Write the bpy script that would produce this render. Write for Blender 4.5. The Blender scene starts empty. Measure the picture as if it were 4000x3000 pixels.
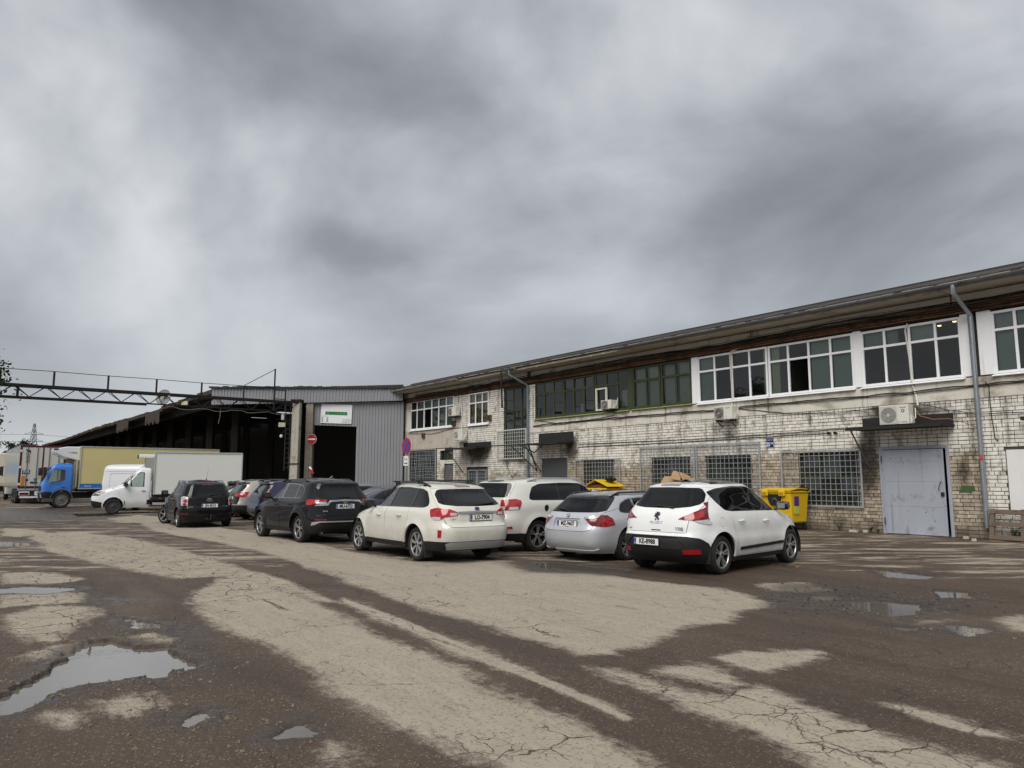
import bpy, math, random
import numpy as np
from mathutils import Vector, Matrix
from mathutils.geometry import delaunay_2d_cdt
R=math.radians
random.seed(7); rng=np.random.default_rng(11)
sc=bpy.context.scene
COL=sc.collection
# ------------------------------------------------------------------ camera
CAMH=1.68; PITCH=7.31
cd=bpy.data.cameras.new('camera'); cam=bpy.data.objects.new('camera',cd); COL.objects.link(cam)
cam.location=(0,0,CAMH); cam.rotation_euler=(R(90+PITCH),0,0)
cd.sensor_fit='HORIZONTAL'; cd.sensor_width=36; cd.lens=36*2900/4000.; cd.clip_end=3000; cd.clip_start=.1
sc.camera=cam
SKX=5.2
# ------------------------------------------------------------------ sky, sun, exposure
SUN_EL=48; SUN_AZ=205      # azimuth the light comes from, clockwise from +Y
w=bpy.data.worlds.new('World'); sc.world=w; w.use_nodes=True
nt=w.node_tree; nt.nodes.clear(); N=nt.nodes; LK=nt.links
out=N.new('ShaderNodeOutputWorld'); bg=N.new('ShaderNodeBackground'); bg.inputs[1].default_value=1.0
sky=N.new('ShaderNodeTexSky'); sky.sky_type='NISHITA'; sky.sun_disc=False
sky.sun_elevation=R(SUN_EL); sky.sun_rotation=R(SUN_AZ); sky.dust_density=4
skm=N.new('ShaderNodeVectorMath'); skm.operation='SCALE'; skm.inputs['Scale'].default_value=.05
LK.new(sky.outputs[0],skm.inputs[0])
tc=N.new('ShaderNodeTexCoord'); sep=N.new('ShaderNodeSeparateXYZ'); LK.new(tc.outputs['Generated'],sep.inputs[0])
def mth(op,a,b=None,c=None,nt=nt):
    n=nt.nodes.new('ShaderNodeMath'); n.operation=op
    for i,v in enumerate((a,b,c)):
        if v is None: continue
        if isinstance(v,(int,float)): n.inputs[i].default_value=v
        else: nt.links.new(v,n.inputs[i])
    return n.outputs[0]
zz=mth('ADD',mth('MAXIMUM',sep.outputs[2],0.0),.22)
cx=mth('DIVIDE',sep.outputs[0],zz); cy=mth('DIVIDE',sep.outputs[1],zz)
cmb=N.new('ShaderNodeCombineXYZ'); LK.new(cx,cmb.inputs[0]); LK.new(cy,cmb.inputs[1]); cmb.inputs[2].default_value=3.1
def noise(vec,scale,det,rough=.5,dist=0,nt=nt):
    n=nt.nodes.new('ShaderNodeTexNoise'); n.inputs['Scale'].default_value=scale; n.inputs['Detail'].default_value=det
    n.inputs['Roughness'].default_value=rough; n.inputs['Distortion'].default_value=dist
    if vec is not None: nt.links.new(vec,n.inputs['Vector'])
    return n.outputs['Fac']
def ramp(fac,stops,nt=nt,interp='LINEAR'):
    n=nt.nodes.new('ShaderNodeValToRGB'); n.color_ramp.interpolation=interp; e=n.color_ramp.elements
    while len(e)<len(stops): e.new(.5)
    for i,(p,c) in enumerate(stops):
        e[i].position=p; e[i].color=(c if len(c)==4 else (*c,1)) if not isinstance(c,(int,float)) else (c,c,c,1)
    nt.links.new(fac,n.inputs[0]); return n.outputs[0]
def mixc(f,a,b,nt=nt,mode='MIX'):
    n=nt.nodes.new('ShaderNodeMix'); n.data_type='RGBA'; n.blend_type=mode
    for i,v in ((0,f),(6,a),(7,b)):
        if isinstance(v,(int,float)): n.inputs[i].default_value=v if i==0 else (v,v,v,1)
        elif isinstance(v,tuple): n.inputs[i].default_value=(*v[:3],1)
        else: nt.links.new(v,n.inputs[i])
    return n.outputs[2]
mpw=N.new('ShaderNodeMapping'); mpw.inputs['Scale'].default_value=(1,1,1.55); mpw.inputs['Location'].default_value=(SKX,1.3,.4); LK.new(tc.outputs['Generated'],mpw.inputs[0])
n1=noise(mpw.outputs[0],1.9,10,.47,.35); n2=noise(mpw.outputs[0],5.2,9,.52,.5)
cl=mth('ADD',mth('MULTIPLY',n1,.87),mth('MULTIPLY',n2,.13))
ccol=ramp(cl,[(.34,(.110,.117,.127)),(.43,(.165,.175,.189)),(.50,(.240,.253,.270)),(.57,(.325,.338,.355)),(.66,(.44,.45,.463))])
# pale band low over the horizon, as under any broken stratus deck
lowf=ramp(sep.outputs[2],[(.05,.72),(.30,0.0)])
ccol=mixc(lowf,ccol,(.255,.273,.292))
hz=ramp(mth('ADD',sep.outputs[2],mth('MULTIPLY',n2,.10)),[(.045,1.0),(.15,0.0)])
ccol=mixc(mth('MULTIPLY',hz,.75),ccol,(.40,.41,.415))
sk=mixc(.92,skm.outputs[0],ccol)
LK.new(sk,bg.inputs[0]); LK.new(bg.outputs[0],out.inputs[0])
sd=bpy.data.lights.new('sun','SUN'); sd.energy=1.5; sd.angle=R(45); sd.color=(1.0,.965,.91)
sun=bpy.data.objects.new('sun',sd); COL.objects.link(sun)
dirv=Vector((math.sin(R(SUN_AZ))*math.cos(R(SUN_EL)),math.cos(R(SUN_AZ))*math.cos(R(SUN_EL)),math.sin(R(SUN_EL))))
sun.rotation_euler=dirv.to_track_quat('Z','Y').to_euler(); sun.location=(0,-20,60)
vs=sc.view_settings; vs.view_transform='Standard'; vs.look='None'; vs.gamma=1; vs.use_curve_mapping=False; vs.exposure=.98
sc.render.engine='CYCLES'
# ------------------------------------------------------------------ materials
MATS={}
def mat(name,c,r=.6,m=0.,var=.15,vs_=2.5,bump=0.,bs=60.,coat=0.,dirt=None,ds=1.2,spec=.3,streak=None,world=False,speck=None):
    """Principled material with tonal variation, optional dirt colour in noisy patches and vertical streaks"""
    if name in MATS: return MATS[name]
    mt=bpy.data.materials.new(name); mt.use_nodes=True; t=mt.node_tree; b=t.nodes['Principled BSDF']
    if world:
        g=t.nodes.new('ShaderNodeNewGeometry'); v=g.outputs['Position']
    else:
        g=t.nodes.new('ShaderNodeTexCoord'); v=g.outputs['Object']
    n=noise(v,vs_,5,.6,.2,t)
    col=mixc(n,tuple(x*(1-var) for x in c),tuple(min(1,x*(1+var)) for x in c),t)
    if dirt:
        d=ramp(noise(v,ds,7,.65,.4,t),[(dirt[3],0.),(min(1,dirt[3]+.16),1.)],t)
        col=mixc(d,col,tuple(dirt[:3]),t)
    if streak:
        mp=t.nodes.new('ShaderNodeMapping'); mp.inputs['Scale'].default_value=(7,7,.35); t.links.new(v,mp.inputs[0])
        d=ramp(noise(mp.outputs[0],1.,5,.6,0,t),[(streak[3],0.),(min(1,streak[3]+.2),1.)],t)
        col=mixc(d,col,tuple(streak[:3]),t)
    if speck:
        d=ramp(noise(v,speck[4],2,.5,0,t),[(speck[3],0.),(min(1,speck[3]+.05),1.)],t)
        col=mixc(d,col,tuple(speck[:3]),t)
    t.links.new(col,b.inputs['Base Color'])
    rr=ramp(n,[(.2,max(0,r-.08)),(.8,min(1,r+.08))],t); t.links.new(rr,b.inputs['Roughness'])
    b.inputs['Metallic'].default_value=m; b.inputs['Specular IOR Level'].default_value=spec
    if coat: b.inputs['Coat Weight'].default_value=coat; b.inputs['Coat Roughness'].default_value=.03
    if bump:
        bn=t.nodes.new('ShaderNodeBump'); bn.inputs['Strength'].default_value=bump; bn.inputs['Distance'].default_value=.01
        t.links.new(noise(v,bs,4,.6,0,t),bn.inputs['Height']); t.links.new(bn.outputs[0],b.inputs['Normal'])
    MATS[name]=mt; return mt
def paint(name,c,metal=0.,dirtz=.45,coat=.9):
    """car paint: coat, flakes, road dust thicker low on the panels"""
    if name in MATS: return MATS[name]
    mt=bpy.data.materials.new(name); mt.use_nodes=True; t=mt.node_tree; b=t.nodes['Principled BSDF']
    g=t.nodes.new('ShaderNodeTexCoord'); v=g.outputs['Object']
    s=t.nodes.new('ShaderNodeSeparateXYZ'); t.links.new(v,s.inputs[0])
    nz=noise(v,3.,6,.65,.3,t)
    low=ramp(mth('SUBTRACT',s.outputs[2],mth('MULTIPLY',nz,.55,nt=t),nt=t),[(.0,dirtz),(.42,0.012)],t)
    col=mixc(low,c,(.20,.175,.14),t)
    t.links.new(col,b.inputs['Base Color']); b.inputs['Metallic'].default_value=metal
    b.inputs['Roughness'].default_value=.42; b.inputs['Specular IOR Level'].default_value=.25 if coat>.6 else .08
    cw=ramp(low,[(0.,coat),(.6,coat*.2)],t); t.links.new(cw,b.inputs['Coat Weight']); b.inputs['Coat Roughness'].default_value=.04
    MATS[name]=mt; return mt
def glass(name,tint=(.5,.58,.55),refl=.07,dark=None):
    if name in MATS: return MATS[name]
    mt=bpy.data.materials.new(name); mt.use_nodes=True; t=mt.node_tree; t.nodes.clear()
    o=t.nodes.new('ShaderNodeOutputMaterial'); gl=t.nodes.new('ShaderNodeBsdfGlossy'); gl.inputs['Roughness'].default_value=.012
    if dark: tr=t.nodes.new('ShaderNodeBsdfDiffuse'); tr.inputs[0].default_value=(*dark,1)
    else: tr=t.nodes.new('ShaderNodeBsdfTransparent'); tr.inputs[0].default_value=(*tint,1)
    lw=t.nodes.new('ShaderNodeFresnel'); lw.inputs[0].default_value=1.5
    f=mth('ADD',lw.outputs[0],refl,nt=t); f=mth('MINIMUM',f,1.,nt=t)
    mx=t.nodes.new('ShaderNodeMixShader'); t.links.new(f,mx.inputs[0]); t.links.new(tr.outputs[0],mx.inputs[1]); t.links.new(gl.outputs[0],mx.inputs[2])
    t.links.new(mx.outputs[0],o.inputs[0]); MATS[name]=mt; return mt
# ------------------------------------------------------------------ objects
def tag(o,label=None,cat=None,group=None,kind=None):
    if label: o['label']=label
    if cat: o['category']=cat
    if group: o['group']=group
    if kind: o['kind']=kind
    return o
def thing(name,label,cat,loc=(0,0,0),rz=0.,group=None):
    o=bpy.data.objects.new(name,None); COL.objects.link(o); o.empty_display_size=.2
    o.location=loc; o.rotation_euler=(0,0,rz); return tag(o,label,cat,group)
def link(name,me,m,parent=None,loc=None,rz=None):
    o=bpy.data.objects.new(name,me); COL.objects.link(o)
    if m is not None and len(me.materials)==0: me.materials.append(m)
    if parent: o.parent=parent
    if loc is not None: o.location=loc
    if rz is not None: o.rotation_euler=(0,0,rz)
    return o
class MB:
    def __init__(s): s.v=[]; s.f=[]
    def add(s,vs,fs):
        o=len(s.v); s.v+=[tuple(map(float,p)) for p in vs]; s.f+=[[i+o for i in f] for f in fs]; return s
    def box(s,x0,x1,y0,y1,z0,z1):
        return s.add([(x0,y0,z0),(x1,y0,z0),(x1,y1,z0),(x0,y1,z0),(x0,y0,z1),(x1,y0,z1),(x1,y1,z1),(x0,y1,z1)],
            [(0,3,2,1),(4,5,6,7),(0,1,5,4),(1,2,6,5),(2,3,7,6),(3,0,4,7)])
    def hexa(s,p): return s.add(p,[(0,3,2,1),(4,5,6,7),(0,1,5,4),(1,2,6,5),(2,3,7,6),(3,0,4,7)])
    def bar(s,p0,p1,w,h=None):
        p0=Vector(p0);p1=Vector(p1);d=(p1-p0).normalized();h=h or w
        u=d.cross(Vector((0,0,1)));
        if u.length<1e-3:u=Vector((1,0,0))
        u.normalize();k=u.cross(d);u=u*w/2;k=k*h/2
        return s.hexa([p0-u-k,p0+u-k,p1+u-k,p1-u-k,p0-u+k,p0+u+k,p1+u+k,p1-u+k])
    def tube(s,path,r,n=8,closed=False,cap=True):
        P=[Vector(p) for p in path]; m=len(P); o=len(s.v); rs=r if isinstance(r,(list,tuple)) else [r]*m
        up=None
        for i,p in enumerate(P):
            d=((P[(i+1)%m] if (closed or i<m-1) else p)-(P[i-1] if (closed or i>0) else p))
            if d.length<1e-9:d=Vector((0,0,1))
            d.normalize()
            if up is None:
                up=d.cross(Vector((.3,.2,1)) if abs(d.z)<.9 else Vector((1,.1,0))).normalized()
            else:
                up=(up-d*up.dot(d))
                up=up.normalized() if up.length>1e-6 else d.orthogonal().normalized()
            k=d.cross(up)
            for j in range(n):
                a=2*math.pi*j/n; q=p+(up*math.cos(a)+k*math.sin(a))*rs[i]; s.v.append(tuple(q))
        for i in range(m if closed else m-1):
            i2=(i+1)%m
            for j in range(n):
                s.f.append([o+i*n+j,o+i*n+(j+1)%n,o+i2*n+(j+1)%n,o+i2*n+j])
        if cap and not closed:
            s.f.append([o+j for j in range(n)][::-1]); s.f.append([o+(m-1)*n+j for j in range(n)])
        return s
    def cyl(s,p0,p1,r,r1=None,n=14): return s.tube([p0,p1],[r,r if r1 is None else r1],n)
    def prism(s,poly,a,b,axis='y'):
        n=len(poly); f={'y':lambda p,t:(p[0],t,p[1]),'x':lambda p,t:(t,p[0],p[1]),'z':lambda p,t:(p[0],p[1],t)}[axis]
        return s.add([f(p,a) for p in poly]+[f(p,b) for p in poly],[list(range(n)),list(range(2*n-1,n-1,-1))]+[[i,i+n,(i+1)%n+n,(i+1)%n] for i in range(n)])
    def lathe(s,prof,n=24,axis='y',c=(0,0,0),closed=False):
        o=len(s.v); m=len(prof)
        for (r,h) in prof:
            for j in range(n):
                a=2*math.pi*j/n; x,z=r*math.cos(a),r*math.sin(a)
                s.v.append({'y':(c[0]+x,c[1]+h,c[2]+z),'z':(c[0]+x,c[1]+z,c[2]+h),'x':(c[0]+h,c[1]+x,c[2]+z)}[axis])
        for i in range(m if closed else m-1):
            i2=(i+1)%m
            for j in range(n): s.f.append([o+i*n+j,o+i*n+(j+1)%n,o+i2*n+(j+1)%n,o+i2*n+j])
        return s
    def mesh(s,name='m',smooth=False):
        me=bpy.data.meshes.new(name); me.from_pydata(s.v,[],s.f); me.update()
        if smooth: me.shade_smooth()
        return me
    def build(s,name,m,parent=None,smooth=False,bevel=0.,loc=None,rz=None,fix=True,seg=1):
        me=s.mesh(name)
        if fix:
            import bmesh
            b=bmesh.new(); b.from_mesh(me); bmesh.ops.recalc_face_normals(b,faces=b.faces); b.to_mesh(me); b.free()
        if smooth:
            me.shade_smooth()
            try: me.set_sharp_from_angle(angle=R(38))
            except Exception: pass
        o=link(name,me,m,parent,loc,rz)
        if bevel:
            bm=o.modifiers.new('bevel','BEVEL'); bm.width=bevel; bm.segments=seg; bm.limit_method='ANGLE'; bm.angle_limit=R(40)
        return o
def text(body,size,m,parent,loc,rot=(R(90),0,0),name='lettering',ext=.0015,sx=1.,align='CENTER',bold=0.):
    c=bpy.data.curves.new(name,'FONT'); c.body=body; c.size=size; c.extrude=ext; c.align_x=align; c.align_y='CENTER'; c.offset=bold; c.resolution_u=3
    o=bpy.data.objects.new(name,c); COL.objects.link(o); dg=bpy.context.evaluated_depsgraph_get(); dg.update()
    me=bpy.data.meshes.new_from_object(o.evaluated_get(dg)); bpy.data.objects.remove(o); bpy.data.curves.remove(c)
    me.name=name; me.materials.clear(); q=link(name,me,m,parent,loc); q.rotation_euler=rot; q.scale=(sx,1,1); return q
def sag(p0,p1,s,n=10):
    p0=Vector(p0);p1=Vector(p1); return [p0.lerp(p1,i/n)-Vector((0,0,4*s*(i/n)*(1-i/n))) for i in range(n+1)]
def jit(path,a,seed=0):
    r=random.Random(seed); return [Vector(p)+Vector((r.uniform(-a,a),r.uniform(-a,a)*.3,r.uniform(-a,a))) for p in path]
black_rub=mat('black plastic',(.018,.018,.019),.55,var=.2,spec=.4)
dark_steel=mat('dark steel',(.035,.034,.035),.6,.3,var=.3,dirt=(.05,.035,.025,.6))
MUD=[[(3.62,11.18),(4.44,12.29),(5.28,12.51),(5.61,11.64),(5.94,10.96),(6.42,10.56),(5.42,9.51),(4.67,9.06),(4.2,9.35),(3.76,9.51),(3.54,10.18)],[(-0.25,15.53),(2.53,14.13),(1.58,13.4),(0.37,13.72)],[(-28.92,42.49),(-25.67,46.02),(-17.75,34.54),(-17.68,31.77),(-20.86,30.72)],[(-6.02,10.96),(-5.26,11.18),(-4.9,10.56),(-5.4,10.18)],[(-4.19,9.06),(-3.67,8.86),(-3.27,8.04),(-3.72,8.4)]]
DRY=[[(-4.52,10.56),(-3.26,8.65),(-2.35,7.72),(-2.0,7.15),(-1.62,6.51),(-1.23,5.98),(-0.83,5.43),(-0.43,4.98),(-0.15,4.61),(-0.07,4.33),(0.88,4.33),(0.81,4.66),(0.64,5.05),(0.3,5.69),(-0.27,6.63),(-0.68,7.24),(-1.17,7.98),(-1.8,9.0),(-2.5,10.18),(-3.25,11.5),(-4.35,13.09),(-5.02,12.97),(-4.85,11.64)],[(-2.42,10.92),(-1.87,10.07),(-1.26,9.17),(-0.59,8.04),(-0.23,7.45),(0.08,6.96),(0.46,6.29),(0.68,5.9),(0.87,5.51),(0.78,5.47),(0.63,5.74),(0.41,6.07),(0.04,6.68),(-0.26,7.12),(-0.6,7.68),(-1.28,8.81),(-1.87,9.76),(-2.34,10.56)],[(-14.71,29.73),(-12.26,29.11),(-8.28,24.07),(-5.94,20.84),(-3.79,17.91),(-1.94,15.45),(-1.04,16.07),(-0.06,15.71),(0.29,13.92),(1.6,13.59),(2.27,12.68),(3.2,11.88),(3.55,10.96),(3.42,10.11),(2.94,9.83),(2.62,9.06),(2.11,8.86),(1.64,8.16),(1.32,7.72),(0.87,7.48),(0.68,7.45),(0.4,7.83),(0.09,8.23),(-0.47,9.03),(-0.91,9.57),(-1.59,10.64),(-2.44,12.08),(-3.39,13.72),(-4.39,15.45),(-5.9,17.68),(-8.37,20.84),(-11.65,24.5)],[(-15.17,23.67),(-13.66,24.07),(-10.52,21.32),(-7.27,17.35),(-4.92,14.27),(-3.48,12.29),(-2.47,10.56),(-2.75,10.64),(-3.62,11.78),(-5.05,13.27),(-5.73,12.97),(-6.83,13.92),(-8.54,15.45),(-11.01,17.91)],[(-9.24,13.72),(-8.61,13.92),(-7.2,12.85),(-7.51,12.29),(-8.26,12.29)],[(-6.3,9.51),(-6.32,10.18),(-5.58,10.18),(-5.21,9.67),(-4.99,8.65),(-4.73,8.04),(-4.99,7.93),(-5.72,8.65)],[(-7.5,11.18),(-7.11,11.64),(-6.34,11.4),(-5.99,10.56),(-6.49,10.25),(-6.77,10.11)],[(-4.69,7.46),(-4.68,7.81),(-4.42,7.98),(-4.31,7.68),(-4.3,7.33),(-4.51,7.3)],[(-4.13,8.2),(-3.99,8.52),(-3.59,8.16),(-3.55,7.93),(-3.83,8.0)],[(-3.23,5.92),(-2.96,6.15),(-2.66,5.86),(-2.65,5.54),(-2.94,5.59)],[(-3.31,5.59),(-3.21,5.69),(-3.03,5.54),(-3.06,5.38)],[(-1.17,4.74),(-1.16,5.02),(-1.01,4.86),(-0.97,4.63),(-1.1,4.61)],[(1.24,6.79),(1.63,7.24),(1.88,6.9),(1.94,6.4),(1.74,6.26)],[(0.7,6.93),(0.92,6.85),(1.24,6.4),(1.64,6.04),(2.03,6.37),(2.14,6.04),(2.26,5.64),(2.53,5.06),(2.78,4.74),(2.94,4.56),(2.91,4.33),(1.97,4.33),(1.86,4.61),(1.75,4.98),(1.47,5.43),(1.14,6.11),(0.81,6.66)],[(1.94,7.37),(2.34,7.56),(3.02,7.56),(2.85,7.24),(2.44,6.98),(2.18,6.8),(2.04,7.03)],[(2.84,5.85),(3.01,5.66),(3.16,5.36),(3.27,5.13),(3.08,5.17),(2.92,5.43)],[(4.86,9.2),(5.28,9.26),(5.04,8.94),(4.73,8.92)],[(4.31,10.96),(4.67,11.09),(4.62,10.8),(4.26,10.68)],[(5.9,9.35),(6.35,9.51),(5.84,8.4),(5.62,8.6)],[(3.99,12.29),(4.82,12.51),(4.9,11.64),(4.39,11.4),(3.9,11.59)],[(-17.5,32.52),(-17.78,35.88),(-13.39,31.77),(-14.17,29.73),(-15.12,29.11)],[(-17.88,26.35),(-16.59,25.86),(-14.45,23.67),(-14.47,22.16),(-15.26,22.52)]]
PUD=[[(-3.7,5.43),(-4.03,6.11),(-4.07,6.51),(-4.13,6.98),(-4.44,7.72),(-4.44,8.04),(-4.25,8.16),(-3.99,8.02),(-3.77,7.87),(-3.42,7.83),(-3.09,7.33),(-2.87,7.03),(-2.92,6.82),(-2.99,6.6),(-3.24,6.56),(-3.47,6.41),(-3.58,6.21),(-3.57,5.96),(-3.61,5.75)],[(-8.12,11.88),(-7.71,12.13),(-6.96,11.98),(-6.66,11.78),(-6.96,11.4),(-7.76,11.36)],[(-4.68,9.32),(-4.24,9.06),(-3.92,8.73),(-4.3,8.73)],[(-2.39,5.47),(-2.27,5.72),(-2.17,5.59),(-2.25,5.41)],[(-1.59,5.13),(-1.52,5.34),(-1.48,5.45),(-1.32,5.24),(-1.43,5.18)],[(4.63,10.56),(5.01,10.68),(5.55,10.37),(5.14,9.67),(4.68,9.51),(4.5,10.0)],[(6.8,14.42),(7.12,13.85),(7.46,13.27),(7.02,12.91),(6.54,13.21)],[(6.47,11.73),(6.8,11.5),(6.62,10.92),(6.23,11.01)],[(5.03,8.92),(5.42,8.86),(5.32,8.49),(4.91,8.37)],[(0.32,15.62),(0.9,15.62),(1.66,14.8),(2.34,14.27),(1.63,13.79),(0.65,14.35)],[(5.26,15.28),(5.78,14.96),(5.42,14.49)],[(-14.36,20.84),(-13.05,20.38),(-12.27,19.4),(-13.08,19.0)],[(-22.25,37.84),(-20.39,37.84),(-18.19,34.98),(-19.62,34.12)],[(4.33,8.86),(4.64,8.75),(4.43,8.6)]]
CRK=[[(0.7,6.93),(1.24,6.4),(2.03,6.37),(2.31,5.75),(2.58,5.15),(3.05,4.67),(2.91,4.33),(1.97,4.33),(1.75,4.98),(1.14,6.11)],[(-15.17,23.67),(-10.94,22.16),(-5.05,14.65),(-1.37,10.96),(0.24,8.92),(0.88,7.52),(-0.61,9.51),(-1.96,10.56),(-3.36,10.96),(-3.37,9.2),(-4.83,10.96),(-8.3,15.04)],[(-9.62,14.27),(-7.33,13.59),(-5.48,10.56),(-3.99,7.33),(-4.49,7.15),(-5.14,7.72)],[(-0.62,5.06),(0.63,5.43),(0.66,4.61),(-0.42,4.61)]]
# ------------------------------------------------------------------ ground
def seg_sd(P,poly):
    """signed distance (positive inside) of points P to polygon"""
    poly=np.array(poly); n=len(poly); d=np.full(len(P),1e9); ins=np.zeros(len(P),bool)
    for i in range(n):
        a=poly[i]; b=poly[(i+1)%n]; ab=b-a; t=np.clip(((P-a)@ab)/(ab@ab+1e-12),0,1)
        q=P-a-t[:,None]*ab; d=np.minimum(d,(q*q).sum(1))
        c=(a[1]>P[:,1])!=(b[1]>P[:,1])
        xi=a[0]+(P[:,1]-a[1])/(b[1]-a[1]+1e-12)*ab[0]; ins^=c&(P[:,0]<xi)
    d=np.sqrt(d); return np.where(ins,d,-d)
def multi_sd(P,polys,pad=1.5):
    out=np.full(len(P),-pad)
    for p in polys:
        a=np.array(p); lo=a.min(0)-pad; hi=a.max(0)+pad
        k=np.where(((P>lo)&(P<hi)).all(1))[0]
        if len(k): out[k]=np.maximum(out[k],seg_sd(P[k],p))
    return out
def vnoise(P,s,seed=0):
    q=P*s; i=np.floor(q).astype(np.int64); f=q-i; f=f*f*(3-2*f)
    def h(a,b):
        v=(a*374761393+b*668265263+seed*97)&0x7fffffff; v=((v^(v>>13))*1274126177)&0x7fffffff; return ((v^(v>>16))&0xffff)/65535.
    return (h(i[:,0],i[:,1])*(1-f[:,0])+h(i[:,0]+1,i[:,1])*f[:,0])*(1-f[:,1])+(h(i[:,0],i[:,1]+1)*(1-f[:,0])+h(i[:,0]+1,i[:,1]+1)*f[:,0])*f[:,1]
def ground_z(P):
    a=multi_sd(P,PUD[:1]); b_=multi_sd(P,PUD[1:])+.05; nz=(vnoise(P,6,1)-.5)*.14+(vnoise(P,19,2)-.5)*.07
    j=a+nz; t=np.clip(j/.035,0,1); t=t*t*(3-2*t); t2=np.clip((b_+nz*.8)/.09,0,1); t2=t2*t2*(3-2*t2)
    z=-.065*t-.032*t2; t=np.maximum(t,t2)
    z=z+(vnoise(P,1.1,4)-.5)*.012*(1-t)+(vnoise(P,31,3)-.5)*.006
    lip=np.exp(-((j+.05)/.05)**2)*.008; r=np.hypot(P[:,0],P[:,1])
    return (z+lip)*np.clip((70-r)/30,0,1)
fa=np.linspace(R(-39),R(39),690); ca=np.linspace(R(39),R(321),60)[1:-1]; ANG=np.concatenate([fa,ca])
RAD=np.concatenate([[.6,1.5,2.4,3.2],4.0*1.0056**np.arange(0,490),np.geomspace(66,1400,26)])
nA,nR=len(ANG),len(RAD)
G=np.stack([np.outer(RAD,np.sin(ANG)).ravel(),np.outer(RAD,np.cos(ANG)).ravel()],1)
psd=multi_sd(G,PUD); dsd=multi_sd(G,DRY)
for k_,g_ in ((1,4.5),(15,3.5),(7,2.),(8,2.),(14,1.6)):
    q_=multi_sd(G,[DRY[k_]]); dsd=np.maximum(dsd,np.where(q_>0,q_*g_+.05,q_))
dsd=dsd+0; csd=multi_sd(G,CRK)
gz=ground_z(G)
V=np.concatenate([np.column_stack([G,gz]),[[0,0,0]]])
i,j=np.meshgrid(np.arange(nR-1),np.arange(nA),indexing='ij'); j2=(j+1)%nA
F4=np.stack([i*nA+j,i*nA+j2,(i+1)*nA+j2,(i+1)*nA+j],-1).reshape(-1,4)[:,::-1]
jj=np.arange(nA); F3=np.stack([np.full(nA,len(V)-1),(jj+1)%nA,jj],-1)
me=bpy.data.meshes.new('ground')
me.vertices.add(len(V)); me.vertices.foreach_set('co',V.ravel())
nl=F4.size+F3.size; me.loops.add(nl); me.loops.foreach_set('vertex_index',np.concatenate([F4.ravel(),F3.ravel()]).astype(np.int32))
npl=len(F4)+len(F3); me.polygons.add(npl)
st=np.concatenate([np.arange(len(F4))*4,F4.size+np.arange(len(F3))*3]).astype(np.int32)
me.polygons.foreach_set('loop_start',st)
me.update(calc_edges=True); me.validate(); me.shade_smooth()
for nm,a in (('dry',dsd),('wet',np.maximum(psd,np.minimum(multi_sd(G,MUD),.3)*.45-.16)),('crk',csd)):
    at=me.attributes.new(nm,'FLOAT','POINT'); at.data.foreach_set('value',np.append(a,-1.5).astype(np.float32))
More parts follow.
